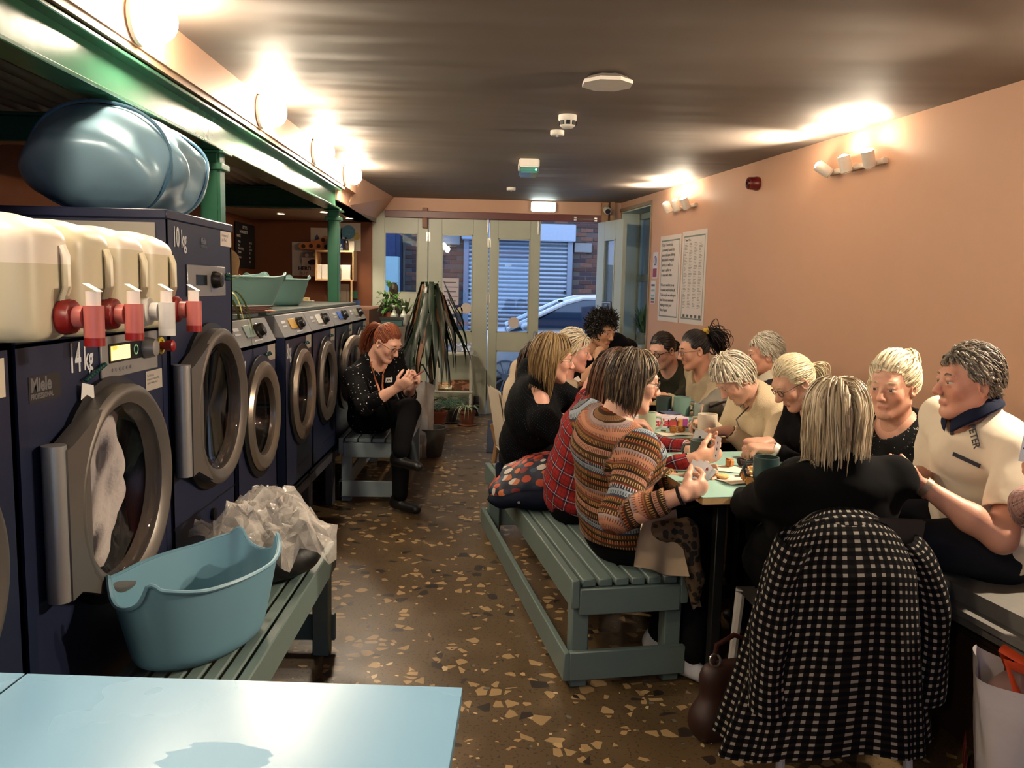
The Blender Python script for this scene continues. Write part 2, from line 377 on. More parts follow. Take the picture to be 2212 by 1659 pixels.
# stickers and signs on the panes
mPaper = M('#d8d5cf', .7, 0, .03)
def disc(parent, x, z, r, mat, name='sticker'):
    return MB().lathe([(r, 0), (r, .001)], 28, T(x, .014, z) @ Rx(PI/2)).build(name, mat, parent)
disc(d3, .21, 1.02, .062, M('#d9cfc8', .6)); disc(d2, -.315, 1.165, .06, M('#d9cfc4', .6)); disc(d2, -.385, 1.145, .034, M('#d8cc9a', .6)); disc(d2, -.47, 1.15, .05, M('#cfd6d4', .6))
pp = MB().box((-.58, .010, 1.20), (-.40, .013, 1.49)).build('notice', M('#cdc8d6', .7), d2)
mInk = M('#4b4753', .8)
for i in range(5): MB().box((-.56, .0085, 1.44-i*.05), (-.43+.02*(i % 2), .0095, 1.448-i*.05)).build('print_line', mInk, pp)
MB().box((-.57, .010, .92), (-.42, .013, 1.06)).build('notice', M('#d5d3d6', .7), d2)
text('qaza', .075, M('#c98a78', .6), d2, T(-.41, .009, .985) @ Rx(PI/2))
sg = MB().box((.18, -.012, 1.13), (.40, -.002, 1.28), bev=.004).build('open_sign', M('#14161c', .4), d4)
sw = M('#d6d8dc', .5)
MB().box((.19, -.0135, 1.14), (.39, -.0125, 1.146)).box((.19, -.0135, 1.264), (.39, -.0125, 1.27)).box((.19, -.0135, 1.14), (.195, -.0125, 1.27)).box((.385, -.0135, 1.14), (.39, -.0125, 1.27)).build('sign_border', sw, sg)
text('OPEN', .076, sw, sg, T(.29, -.0135, 1.16) @ Rx(PI/2), bold=.002, align='CENTER', sx=.88); text("WE'RE", .028, sw, sg, T(.29, -.0135, 1.232) @ Rx(PI/2), align='CENTER')
MB().box((.20, -.0015, .80), (.30, -.0005, .90)).build('notice', M('#7f8f9c', .7), d4)
# sliding bolt on the red rail
mb = MB().cyl((.83, YF-.065, 2.155), (1.08, YF-.065, 2.15), .007, n=8).box((.83, YF-.07, 2.135), (.86, YF-.05, 2.175)).box((1.05, YF-.07, 2.13), (1.08, YF-.05, 2.17))
tag(mb.build('slide_bolt', M('#cfcac2', .25, .8)), 'chrome sliding bolt on the dark red rail above the open doorway', 'bolt')

# ------------------------------------------------------------------ outside: alley, brick wall, shutter, car
YW = 14.5
st('ground_alley', MB().box((-7, 9.12, -.16), (9, 20, -.04)), mat_paint('#4b4b4d', .8))
brick_mats = [M(c, .85, 0, .25, 30, .4, 60) for c in ('#6d4536', '#553931', '#7d5442', '#46363a', '#675048')]
wall = st('wall_alley', MB().box((-1.62, YW+.02, -.1), (8, YW+.3, 5.2)), M('#5f574f', .9, 0, .2, 20, .3))
bmesh_bricks = []
for i in range(6):
    e = [random.uniform(-.003, .003) for _ in range(4)]
    q = MB().box((-.1075+e[0], -.006+e[1], -.0325), (.1075+e[2], .03, .0325), bev=.004); me = bpy.data.meshes.new('brick'); me.from_pydata(q.v, [], q.f)
    me.materials.append(brick_mats[i % 5]); bmesh_bricks.append(me)
nb = 0
for row in range(27):
    z = .62+row*.075
    for cx in range(-8, 14):
        x = cx*.225+(.1125 if row % 2 else 0)
        if -.66 < x < 1.43 and z < 2.5: continue
        if x < -1.5 or x > 2.35 or nb >= 298: continue
        o = link('brick', random.choice(bmesh_bricks), wall); o.location = (x, YW+.02+random.uniform(-.006, .004), z); nb += 1
rest = MB()
for row in range(64):
    z = -.055+row*.075
    for cx in range(-8, 22):
        x = cx*.225+(.1125 if row % 2 else 0)
        inb = (-1.5 <= x <= 2.35 and .61 < z < 2.58)
        if x < -1.5 or inb or (-.66 < x < 1.43 and z < 2.5) or z > 4.6: continue
        rest.box((x-.1075, YW+.014, z-.0325), (x+.1075, YW+.05, z+.0325))
o = rest.build('brickwork', brick_mats[0], wall, smooth=False); o['kind'] = 'stuff'
# roller shutter
rs = thing('roller_shutter', 'grey blue steel roller shutter in the brick wall across the alley', 'shutter', (.385, YW-.02, 0))
mSh = M('#9aa3ad', .35, .55, .08)
prof = [(0, 0), (-.012, .012), (-.02, .037), (-.012, .062), (0, .0735)]
mb = MB(); n = len(prof); vs = [(x, y, z) for x in (-.86, .86) for y, z in prof]
mb.add(vs, [(i, i+1, n+i+1, n+i) for i in range(n-1)]); me = bpy.data.meshes.new('slat'); me.from_pydata(mb.v, [], [f[::-1] for f in mb.f]); me.materials.append(mSh); smooth_by_angle(me, 80)
for i in range(30): o = link('slat', me, rs); o.location = (0, 0, -.02+i*.0745)
for s in (-1, 1): MB().box((s*.90-.045, -.05, -.05), (s*.90+.045, .03, 2.30), bev=.006).build('guide_rail', M('#8d97a6', .4, .4), rs)
MB().box((-.98, -.16, 2.21), (.98, .03, 2.50), bev=.012).build('shutter_box', M('#aab4c4', .45, .2), rs)
for s in (-1, 1): MB().cyl((s*.83, -.03, 1.35), (s*.83, -.05, 1.35), .022, n=12).build('lock', mBlack, rs)
MB().box((1.30, YW-.03, 2.02), (1.62, YW+.03, 2.20), bev=.004)
tag(MB().box((1.36, YW-.05, 2.04), (1.66, YW-.005, 2.20), bev=.006).build('junction_box', M('#8c8a88', .6)), 'grey plate on the brick wall right of the roller shutter', 'plate')
tag(MB().box((-1.0, YW-.05, 2.12), (-.63, YW-.005, 2.30), bev=.006).build('junction_box', M('#8f8d8b', .6)), 'grey plate on the brick wall left of the roller shutter', 'plate')
tag(MB().box((-4.5, 13.4, -.1), (-1.56, 13.6, 1.86), bev=.01).build('rendered_wall', mat_paint('#a9c2bf', .7)), 'pale rendered garden wall seen through the left door pane', 'wall')
r = thing('shed', 'dark blue timber shed beyond the pale garden wall', 'shed', (-2.6, 14.2, -.05))
MB().box((-1.2, 0, 0), (.97, 1.6, 2.9)).build('body', M('#27304e', .6), r)
for i in range(10): MB().box((-1.18+i*.21, -.015, 0), (-1.0+i*.21, 0, 2.9), bev=.004).build('plank', M('#2b3558', .6, 0, .2), r)
MB().box((-1.3, -.15, 2.9), (.82, 1.7, 2.98)).build('roof', M('#23262f', .7), r)

def car():
    r = thing('car', 'white hatchback car parked in the alley outside the doors', 'car', (.15, 10.45, -.04))
    mC = M('#e6ecf2', .22, 0, .02, 5, 0, Coat_Weight=.6) if False else M('#e6ecf2', .22, 0, .02)
    mG = M('#1b3048', .05, 0, .05, Specular_IOR_Level=.9); mT = M('#131316', .7); mA = M('#9fa6b0', .3, .7)  # mG: the sky mirrored in the windows is put into its blue colour
    # body: stations along x (front is -x), wheel centre at x=0
    def half(xs, fn, ny=2): pass
    tops = [(-.80, .42), (-.74, .58), (-.6, .70), (-.35, .80), (0, .86), (.22, .90), (.6, .93), (1.4, .95), (2.3, .98), (2.95, .96), (3.2, .90), (3.28, .6)]
    def shell(u, v):
        i = u*(len(tops)-1); a = int(min(i, len(tops)-2)); f = i-a
        x = tops[a][0]*(1-f)+tops[a+1][0]*f; zt = tops[a][1]*(1-f)+tops[a+1][1]*f
        nose = max(0, (-.35-x)/.45); inset = .30*nose**2+.02
        prof = [(0+inset+.05, .20), (inset-.0, .32), (inset-.02, .55), (inset, zt-.10), (inset+.07, zt-.01), (inset+.3, zt+.015), (.85, zt+.03), (1.4-inset, zt+.015), (1.63-inset, zt-.01), (1.7-inset, zt-.1), (1.72-inset, .55), (1.7-inset, .32), (1.65-inset, .20)]
        j = v*(len(prof)-1); b = int(min(j, len(prof)-2)); g = j-b
        return (x, prof[b][0]*(1-g)+prof[b+1][0]*g, prof[b][1]*(1-g)+prof[b+1][1]*g)
    mb = MB().grid(shell, 45, 37)
    # close the nose, tail and underside
    mb.box((-.74, .3, .22), (3.2, 1.4, .45)); mb.build('body', mC, r, ang=60)
    # cabin: roof and pillars around window glass
    CS = -.27; cab = [(.28+CS, .90), (1.02+CS, 1.26), (1.25+CS, 1.325), (1.8+CS, 1.36), (2.4, 1.33), (2.85, 1.22), (3.12, .95)]
    def ins(z): return .03+.20*max(0, (z-.9)/.45)
    def cp(x, z, s): return (x, ins(z) if s == 0 else 1.70-ins(z), z)
    rf = MB()
    def roof(u, v):
        i = u*4; a = int(min(i, 3)); f = i-a; p, q = cab[1+a], cab[2+a]
        x = p[0]*(1-f)+q[0]*f; z = p[1]*(1-f)+q[1]*f; w = .85-ins(z); y = .85+w*(2*v-1)
        return (x, y, z+.035*(1-(2*v-1)**2)-.02*(abs(2*v-1)**8))
    rf.grid(roof, 17, 13); rf.build('roof', mC, r, ang=70)
    for s in (0, 1):
        for path in ([cp(.28+CS, .91, s), cp(1.02+CS, 1.26, s)], [cp(1.02+CS, 1.26, s), cp(1.25+CS, 1.325, s), cp(1.8+CS, 1.355, s), cp(2.4, 1.33, s), cp(2.85, 1.22, s), cp(3.12, .95, s)], [cp(1.32, .93, s), cp(1.40, 1.345, s)]):
            MB().tube(path, .03, 8).build('pillar', mC if path[0][0] < 1.0 else mT, r)
        q = [cp(.50+CS, .945, s), cp(1.32, .95, s), cp(1.39, 1.33, s), cp(1.22+CS, 1.305, s), cp(1.08+CS, 1.26, s)]
        MB().add(q, [(0, 1, 2, 3, 4)]).build('side_window', mG, r, smooth=False)
        q = [cp(1.36, .95, s), cp(2.75, .98, s), cp(2.78, 1.2, s), cp(2.35, 1.315, s), cp(1.43, 1.335, s)]
        MB().add(q, [(0, 1, 2, 3, 4)]).build('side_window', mG, r, smooth=False)
        MB().ell((.52+CS, -.06 if s == 0 else 1.76, .96), (.07, .10, .055)).build('wing_mirror', mC, r)
        for wx in (0, 2.5):
            y = .02 if s == 0 else 1.68; d = -1 if s == 0 else 1
            wr = MB().lathe([(.20, -.09), (.29, -.10), (.315, -.07), (.315, .07), (.29, .10), (.20, .09)], 36, T(wx, y+.09*-d, .31) @ Rx(PI/2)).build('wheel', mT, r)
            sp = MB().torus((0, 0, 0), .205, .018, T(wx, y+d*.01, .31) @ Rx(PI/2), 32, 6)
            for kk in range(10):
                a = 2*PI*kk/10; sp.tube([(wx+.03*math.cos(a), y+d*.015, .31+.03*math.sin(a)), (wx+.2*math.cos(a), y+d*.01, .31+.2*math.sin(a))], .014, 5)
            sp.lathe([(.05, -.02), (.05, .02)], 14, T(wx, y+d*.01, .31) @ Rx(PI/2)); sp.build('alloy_rim', mA, wr)
            MB().grid(lambda u, v: (wx+.37*math.cos(PI*u), y+d*(.02-.05*v), .31+.37*math.sin(PI*u)), 24, 2).build('wheel_arch', mT, r)
    MB().add([(.26+CS, .10, .905), (.26+CS, 1.60, .905), (1.0+CS, 1.48, 1.265), (1.0+CS, .22, 1.265)], [(0, 1, 2, 3)]).build('windscreen', mG, r, smooth=False)
    for y in (.22, 1.48): MB().ell((-.56, y, .64), (.17, .12, .07)).build('headlight', M('#aeb6bd', .1), r)
    MB().box((-.80, .6, .40), (-.76, 1.1, .50)).build('number_plate', M('#d8d6c8', .5), r)
car()
# light portals on the openings
for nm, loc, rot, sx, sy in (('doors_portal', (-.12, YF+.3, 1.1), (-PI/2, 0, 0), 2.6, 2.2), ('window_portal', (.9, YB-.3, 1.45), (PI/2, 0, 0), 3.2, 1.5)):
    l = bpy.data.lights.new(nm, 'AREA'); l.shape = 'RECTANGLE'; l.size = sx; l.size_y = sy; l.cycles.is_portal = True
    o = link(nm, l); o.location = loc; o.rotation_euler = rot

# ------------------------------------------------------------------ lamps
def globe(y, label):
    r = thing('wall_lamp', label, 'lamp', (-1.22, y, 2.265), group='round lamps along the pink fascia')
    MB().lathe([(.075, 0), (.085, .006), (.085, .02), (.07, .026)], 28, Ry(PI/2)).build('back_plate', mWhite, r)
    MB().ell((.075, 0, 0), (.062, .075, .075), n=24, m=14).build('opal_globe', EM(WARM, GLOBE), r)
GLOBE = 150
for i, y in enumerate((2.9, 4.36, 5.62, 6.75)):
    globe(y, ['glowing round lamp nearest the camera above the blue laundry bag', 'second glowing round lamp from the camera on the pink fascia', 'third glowing round lamp from the camera on the pink fascia', 'farthest glowing round lamp on the pink fascia near the doors'][i])
for i, y in enumerate((1.45, 0.0, -1.4)):
    globe(y, 'round wall lamp on the fascia behind the photographer, %s' % ['closest to the blue table', 'middle one', 'nearest the shop window'][i])
def spotbar(t, label, heads):
    r = thing('spotlight_bar', label, 'lamp', rz=RWA); r.location = Vector((2.87, 0, 0))+Rz(RWA) @ Vector((0, t, 2.13))
    MB().box((-.035, -.28, -.015), (0, .28, .015), bev=.005).build('bar', M('#d9cfc2', .4), r)
    for j, (y, tilt, yaw, e) in enumerate(heads):
        mt = T(-.085, y, .015) @ Rz(yaw) @ Ry(tilt)      # head axis: local +z, 0 = straight up, negative tilt leans into the room
        hd = MB().lathe([(.026, -.05), (.032, -.045), (.036, .045), (.031, .045), (.029, -.01)], 20, mt, cap=False).lathe([(.026, -.052), (.026, -.05)], 16, mt).build('lamp_head', M('#e4dccf', .4), r)
        MB().ell((0, 0, .036), (.027, .027, .020), mt, 16, 8).build('lamp_bulb', EM(WARM, 300), hd)
        MB().tube([(-.03, y, 0), (-.06, y, -.012), (-.085, y, 0)], .007, 6).build('arm', M('#cfc6b8', .4), r)
        l = bpy.data.lights.new('spot', 'SPOT'); l.energy = e; l.color = WARM; l.spot_size = math.radians(100); l.spot_blend = .7; l.shadow_soft_size = .03
        lo = link('spot_lamp', l, r); lo.matrix_local = mt @ T(0, 0, .055) @ Rx(PI)
SPOT = 95
spotbar(7.40, 'white spotlight bar with glowing heads above the posters', [(-.2, -.5, .2, SPOT), (0, -.25, -.1, SPOT), (.2, -.5, -.3, SPOT)])
spotbar(4.86, 'white spotlight bar with glowing heads nearest the camera on the pink wall', [(-.22, -.5, .5, SPOT), (0, -.3, .0, SPOT), (.22, -.95, -.5, SPOT)])
spotbar(2.75, 'white spotlight bar on the pink wall to the right of the seated man', [(-.2, -2.35, .3, SPOT*1.8), (0, -.4, 0, SPOT), (.2, -2.0, -.5, SPOT*1.5)])
spotbar(-.9, 'white spotlight bar on the pink wall behind the photographer', [(-.2, -.6, .3, SPOT), (0, -.4, 0, SPOT), (.2, -.8, -.4, SPOT)])
# exit sign
r = thing('exit_sign', 'brightly lit white exit sign above the folding doors', 'sign', (.50, YF-.03, 2.275))
MB().box((-.135, -.025, -.055), (.135, .03, .055), bev=.012).build('housing', mWhite, r)
MB().box((-.125, -.028, -.047), (.125, -.024, .047)).build('lit_panel', EM((.85, 1.0, .97), 9), r)
MB().box((.085, -.030, -.03), (.115, -.027, .03)).build('green_mark', EM((.1, .55, .4), 1.5), r)
# ------------------------------------------------------------------ implicit surfaces (numpy surface nets) for soft shapes and people
class SDF:
    def __init__(s, lo, hi, res):
        s.lo = np.array(lo, float); s.res = res
        s.n = np.maximum(4, np.ceil((np.array(hi)-s.lo)/res).astype(int)+1)
        s.d = np.full(tuple(s.n), 9.0, dtype=np.float32)
    def _sub(s, lo, hi):
        a = np.clip(np.floor((np.array(lo)-s.lo)/s.res).astype(int), 0, s.n); b = np.clip(np.ceil((np.array(hi)-s.lo)/s.res).astype(int)+1, 0, s.n)
        if np.any(b <= a): return None
        ax = [(s.lo[i]+s.res*np.arange(a[i], b[i])).astype(np.float32) for i in range(3)]
        P = np.stack(np.meshgrid(*ax, indexing='ij'), -1)
        return (slice(a[0], b[0]), slice(a[1], b[1]), slice(a[2], b[2])), P
    def _join(s, q, f, k, sub=False):
        sl, P = q; e = f(P); d = s.d[sl]
        if sub:
            e = -e; h = np.clip(.5-.5*(d-e)/k, 0, 1) if k > 0 else None
            s.d[sl] = np.maximum(d, e) if k <= 0 else d*(1-h)+e*h+k*h*(1-h)
        else:
            if k <= 0: s.d[sl] = np.minimum(d, e); return
            h = np.clip(.5+.5*(d-e)/k, 0, 1); far = d > 5
            r = d*(1-h)+e*h-k*h*(1-h); s.d[sl] = np.where(far, e, r)
    def cone(s, a, b, ra, rb, k=.02, sub=False, flat=None):
        a = np.array(a, np.float32); b = np.array(b, np.float32); R = max(ra, rb)+k+3*s.res
        q = s._sub(np.minimum(a, b)-R, np.maximum(a, b)+R)
        if q is None: return s
        ba = b-a; L2 = max(float(ba@ba), 1e-9)
        def f(P):
            t = np.clip(((P-a)@ba)/L2, 0, 1); v = P-a-t[..., None]*ba
            if flat is not None:               # flat = (axis, factor): squash the section along an axis
                ax = np.array(flat[0], np.float32); v = v+(v@ax)[..., None]*ax*(flat[1]-1)
            return np.sqrt((v*v).sum(-1))-(ra+(rb-ra)*t)
        s._join(q, f, k, sub); return s
    def ell(s, c, r, k=.02, rot=None, sub=False):
        c = np.array(c, np.float32); r = np.array(r, np.float32) if np.ndim(r) else np.full(3, r, np.float32)
        R = r.max()+k+3*s.res
        if rot is None: ext = r+k+3*s.res
        else: ext = np.full(3, R)
        q = s._sub(c-ext, c+ext)
        if q is None: return s
        Rm = None if rot is None else np.array(rot, np.float32)   # columns = local axes
        def f(P):
            v = P-c
            if Rm is not None: v = v@Rm
            k0 = np.sqrt(((v/r)**2).sum(-1))+1e-6; k1 = np.sqrt(((v/(r*r))**2).sum(-1))+1e-6
            return k0*(k0-1)/k1
        s._join(q, f, k, sub); return s
    def plane_cut(s, p, n, k=.0):              # remove everything on the +n side
        sl, P = (slice(None),)*3, None
        ax = [(s.lo[i]+s.res*np.arange(s.n[i])).astype(np.float32) for i in range(3)]
        e = (ax[0][:, None, None]-p[0])*n[0]+(ax[1][None, :, None]-p[1])*n[1]+(ax[2][None, None, :]-p[2])*n[2]
        s.d = np.maximum(s.d, e) if k <= 0 else np.where(True, np.maximum(s.d, e)+np.maximum(0, k-np.abs(s.d-e))**2/(4*k), 0)
        return s
    def pts(s):
        ax = [(s.lo[i]+s.res*np.arange(s.n[i])).astype(np.float32) for i in range(3)]
        return np.meshgrid(*ax, indexing='ij')
    def mesh(s):
        D = s.d; n = s.n; ins = D < 0
        c = ins[:-1, :-1, :-1].astype(np.int8)
        for o in [(0,0,1),(0,1,0),(0,1,1),(1,0,0),(1,0,1),(1,1,0),(1,1,1)]:
            c += ins[o[0]:n[0]-1+o[0], o[1]:n[1]-1+o[1], o[2]:n[2]-1+o[2]]
        act = (c > 0) & (c < 8); idx = np.argwhere(act); N = len(idx)
        if N == 0: return np.zeros((0, 3)), np.zeros((0, 4), int)
        num = np.full(act.shape, -1, np.int32); num[act] = np.arange(N)
        acc = np.zeros((N, 3)); cnt = np.zeros(N)
        for axis in range(3):
            o1, o2 = [a for a in range(3) if a != axis]
            for u in (0, 1):
                for v in (0, 1):
                    p = idx.copy(); p[:, o1] += u; p[:, o2] += v; q = p.copy(); q[:, axis] += 1
                    da = D[p[:, 0], p[:, 1], p[:, 2]]; db = D[q[:, 0], q[:, 1], q[:, 2]]
                    m = (da < 0) != (db < 0); t = np.where(m, da/np.where(m, da-db, 1), 0)
                    t = np.clip(t, 0, 1)
                    pos = p.astype(float); pos[:, axis] += t
                    acc[m] += pos[m]; cnt[m] += 1
        V = s.lo+(acc/cnt[:, None])*s.res
        faces = []
        for axis in range(3):
            o1, o2 = [(1, 2), (2, 0), (0, 1)][axis]
            sl0 = [slice(None)]*3; sl1 = [slice(None)]*3; sl0[axis] = slice(0, n[axis]-1); sl1[axis] = slice(1, n[axis])
            A = ins[tuple(sl0)]; B = ins[tuple(sl1)]; e = np.argwhere(A != B)
            e = e[(e[:, o1] > 0) & (e[:, o2] > 0) & (e[:, o1] < n[o1]-1) & (e[:, o2] < n[o2]-1)]
            if len(e) == 0: continue
            flip = A[e[:, 0], e[:, 1], e[:, 2]]
            def g(d1, d2):
                q = e.copy(); q[:, o1] -= d1; q[:, o2] -= d2; return num[q[:, 0], q[:, 1], q[:, 2]]
            quad = np.stack([g(1, 1), g(0, 1), g(0, 0), g(1, 0)], 1)
            quad[~flip] = quad[~flip][:, ::-1]; faces.append(quad)
        Fq = np.concatenate(faces); Fq = Fq[(Fq >= 0).all(1)]
        return V, Fq
def np_mesh(name, V, Fq, mat, parent=None, attrs=None, smooth=True, mats=None, mi=None, relax=0):
    if relax and len(V):
        E = np.concatenate([Fq[:, [0, 1]], Fq[:, [1, 2]], Fq[:, [2, 3]], Fq[:, [3, 0]]])
        for _ in range(relax):
            acc = np.zeros_like(V); cn = np.zeros(len(V))
            np.add.at(acc, E[:, 0], V[E[:, 1]]); np.add.at(acc, E[:, 1], V[E[:, 0]]); np.add.at(cn, E[:, 0], 1); np.add.at(cn, E[:, 1], 1)
            V = np.where(cn[:, None] > 0, V*.5+.5*acc/np.maximum(cn, 1)[:, None], V)
    me = bpy.data.meshes.new(name); me.vertices.add(len(V)); me.vertices.foreach_set('co', np.asarray(V, np.float32).ravel())
    nf = len(Fq); me.loops.add(nf*4); me.loops.foreach_set('vertex_index', np.asarray(Fq, np.int32).ravel())
    me.polygons.add(nf); me.polygons.foreach_set('loop_start', np.arange(0, nf*4, 4, dtype=np.int32))
    for m in (mats or [mat]): me.materials.append(m)
    if mi is not None: me.polygons.foreach_set('material_index', np.asarray(mi, np.int32))
    me.polygons.foreach_set('use_smooth', np.full(nf, smooth)); me.update(calc_edges=True)
    for k, a in (attrs or {}).items():
        if a.shape[1] == 3:
            at = me.attributes.new(k, 'FLOAT_VECTOR', 'POINT'); at.data.foreach_set('vector', np.asarray(a, np.float32).ravel())
    return link(name, me, parent)
def fbm(P, scale, seed=0, oct=3):
    """cheap smooth pseudo-noise from summed sines, in -1..1"""
    rs = np.random.RandomState(seed); out = 0; amp = 1; tot = 0
    for o in range(oct):
        v = 0
        for _ in range(3):
            d = rs.normal(size=3); d /= np.linalg.norm(d); v = v+np.sin((P@d.astype(np.float32))*scale*(2**o)*6.28+rs.uniform(0, 6.28))
        out = out+amp*v/3; tot += amp; amp *= .5
    return out/tot
# ------------------------------------------------------------------ washing machines (local: front at y=0 facing -y, x to the right, z up)
XM = -1.0
mNavy = M('#1a2039', .4, 0, .06, 8, .03); mNavyD = M('#161d38', .4, 0, .05); mPlate = M('#9a9896', .38, .5, .05); mRing = M('#6e6862', .36, .5, .05)
mRingL = M('#8f8478', .3, .65, .05); mDoorGlass = glass((.9, .88, .86), 0.0, .05); mDrum = M('#232428', .35, .5)
mGrey = M('#c9c9cb', .5); mLabel = M('#a39c92', .6); mKnob = M('#2a2725', .25, .4); mBlk = M('#0b0c10', .35)
def wx(y): return y           # along the row
def machine(label, y0, y1, z0, z1, body, depth=.72):
    r = thing('washing_machine', label, 'washing machine', (XM, y0, 0), PI/2, group='machines in the left row')
    w = y1-y0
    return r, w
def front_text(r, s, x, z, size, mat, bold=0.0, sx=.8): return text(s, size, mat, r, T(x, -.0012, z) @ Rx(PI/2), bold=bold, sx=sx)
def ring_door(r, cx, cz, ro, ri, mat, y=0.0, out=.035, black=0.0, hinge=True, dark=False):
    """round porthole door: rubber recess, ring, glass bowl, drum"""
    X = T(cx, y, cz) @ Rx(PI/2)
    if black: MB().lathe([(black, -.002), (black, .012), (black-.02, .016), (ro-.005, .016), (ro-.005, -.002)], 48, X, cap=False).build('door_recess', mBlk, r)
    d = MB().lathe([(ro, 0), (ro, out*.6), (ro-.015, out), (ri+.02, out), (ri, out*.7), (ri-.004, 0)], 56, X, cap=False).build('door_ring', mat, r)
    MB().lathe([(ri, out*.5), (ri*.97, out*.35), (ri*.9, .0), (ri*.75, -.05), (ri*.5, -.075), (.001, -.085)], 40, X, cap=False).build('door_glass', mDoorGlass, d)
    MB().lathe([(ri+.03, -.001), (ri-.01, -.02), (ri*.93, -.09), (ri*.93, -.30), (.001, -.31)], 40, X, cap=False).build('drum', mDrum, r)
    return d
def holed_front(mb, x0, x1, z0, z1, cx, cz, rad, th=.02):
    """front panel with a real round opening"""
    n = 48; ang = [2*PI*i/n for i in range(n)]; rin = [(cx+rad*math.cos(a), cz+rad*math.sin(a)) for a in ang]; out = []
    for a in ang:
        c, s = math.cos(a), math.sin(a); t = min((x1-cx)/c if c > 1e-6 else ((x0-cx)/c if c < -1e-6 else 9), (z1-cz)/s if s > 1e-6 else ((z0-cz)/s if s < -1e-6 else 9)); out.append([cx+c*t, cz+s*t])
    for X, Z in ((x0, z0), (x1, z0), (x1, z1), (x0, z1)):
        i = min(range(n), key=lambda q: (out[q][0]-X)**2+(out[q][1]-Z)**2); out[i] = [X, Z]
    vs = [(p[0], 0, p[1]) for p in rin]+[(p[0], 0, p[1]) for p in out]
    fs = [(i, n+i, n+(i+1) % n, (i+1) % n) for i in range(n)]
    vs += [(p[0], th, p[1]) for p in rin]; fs += [(i, (i+1) % n, 2*n+(i+1) % n, 2*n+i) for i in range(n)]
    mb.add(vs, [f for f in fs])
def cabinet(r, w, z0, z1, depth, cx, cz, rad, mat, side=None):
    mb = MB(); holed_front(mb, .004, w-.004, z0, z1, cx, cz, rad)
    # sides, top, back and floor around the drum space
    mb.box((.004, .0, z0), (.02, depth, z1)).box((w-.02, .0, z0), (w-.004, depth, z1)).box((.02, .0, z1-.015), (w-.02, depth, z1)).box((.02, .0, z0), (w-.02, depth, z0+.015)).box((.02, depth-.015, z0), (w-.02, depth, z1))
    return mb.build('cabinet', mat, r, smooth=False)
def small_machine(y0, y1, label, ring, door='shut', kg=None, dark=False, lcd='#b98d2e'):
    r, w = machine(label, y0, y1, .373, 1.24, None); cx, cz = w*.5+(.02 if not dark else 0), .83
    mat = mNavyD if dark else mNavy
    cabinet(r, w, .373, 1.14, .68, cx, cz, .215, mat)
    # slanted control panel
    mb = MB(); p = [(.0, 1.14), (.05, 1.24), (.20, 1.24), (.20, 1.14)]
    for x0, x1 in ((.004, w-.004),):
        vs = [(x, y, z) for x in (x0, x1) for y, z in p]; mb.add(vs, [(0, 1, 2, 3), (7, 6, 5, 4), (0, 4, 5, 1), (1, 5, 6, 2), (2, 6, 7, 3), (3, 7, 4, 0)])
    cp = mb.build('control_panel', mPlate, r, smooth=False)
    X = T(w*.5, .0245, 1.19) @ Rx(PI/2-math.atan2(.05, .10))   # plane of the panel, local z is outwards
    MB().cbox((-.03, .005, .002), (.125, .055, .004), X, .003).build('display', M(lcd, .3), cp)
    MB().lathe([(.036, 0), (.036, .008), (.029, .012), (.026, .032), (.02, .034)], 24, X @ T(.085, .0, 0)).build('knob', mKnob, cp)
    MB().lathe([(.007, 0), (.007, .006)], 12, X @ T(.175, -.02, 0)).build('button', mSteel, cp)
    MB().cbox((-.19, .02, .001), (.07, .014, .002), X).cbox((-.19, -.002, .001), (.07, .008, .002), X).build('badge', mGrey, cp)
    MB().cbox((.04, -.04, .001), (.12, .006, .0015), X).build('print_line', mGrey, cp)
    if kg: front_text(r, kg, .035, 1.035, .105, mGrey, .0012, .62)
    lb = MB().box((w-.145, -.0015, 1.055), (w-.025, 0, 1.125)).build('notice', mLabel, r)
    # small green key tag hanging at the notice
    mb = MB().torus((w-.14, -.006, 1.09), .012, .004, T(0, 0, 0), 12, 5)
    mb = MB(); [mb.ell((w-.19+.018*i, -.008, 1.085+.006*(i % 2)), (.009, .006, .007), n=8, m=6) for i in range(5)]; mb.build('key_tag', M('#0f3a3a', .2), r)
    dr = ring_door(r, cx, cz, .235, .168, mRingL if not dark else mRing, black=.262) if door == 'shut' else None
    if dark and door != 'shut':
        X = T(cx, 0, cz) @ Rx(PI/2)
        MB().lathe([(.262, -.002), (.262, .012), (.235, .016), (.21, .01), (.205, -.05)], 48, X, cap=False).build('door_recess', mBlk, r)
        MB().lathe([(.205, -.05), (.2, -.30), (.001, -.31)], 36, X, cap=False).build('drum', mDrum, r)
        d = Matrix.Translation((cx-.24, -.01, cz)) @ Rz(-.22) @ T(.24, 0, 0) @ Rx(PI/2)
        dd = MB().lathe([(.235, 0), (.235, .022), (.22, .035), (.19, .035), (.168, .02), (.165, 0)], 48, d, cap=False).build('open_door', mRingL, r)
        MB().lathe([(.168, .02), (.15, 0), (.11, -.05), (.001, -.07)], 36, d, cap=False).build('door_glass', mDoorGlass, dd)
    # flap seam and plinth frame
    MB().box((w*.42, -.001, .462), (w-.004, .0, .466)).build('flap_seam', mBlk, r)
    MB().box((.02, .02, .36), (w-.02, .6, .373)).build('drip_tray', mBlk, r)
    fr = M('#4a4a50', .5)
    MB().box((.0, .01, .285), (w, .06, .335), bev=.003).build('stand_rail', fr, r); MB().box((0, .56, .285), (w, .61, .335), bev=.003).build('stand_rail', fr, r)
    MB().box((.02, .02, .335), (w-.02, .6, .36)).build('stand_top', mBlk, r)
    for x in (.0, w-.045):
        for y in (.012, .565): MB().box((x, y, 0), (x+.045, y+.045, .285), bev=.003).build('stand_leg', fr, r)
    return r
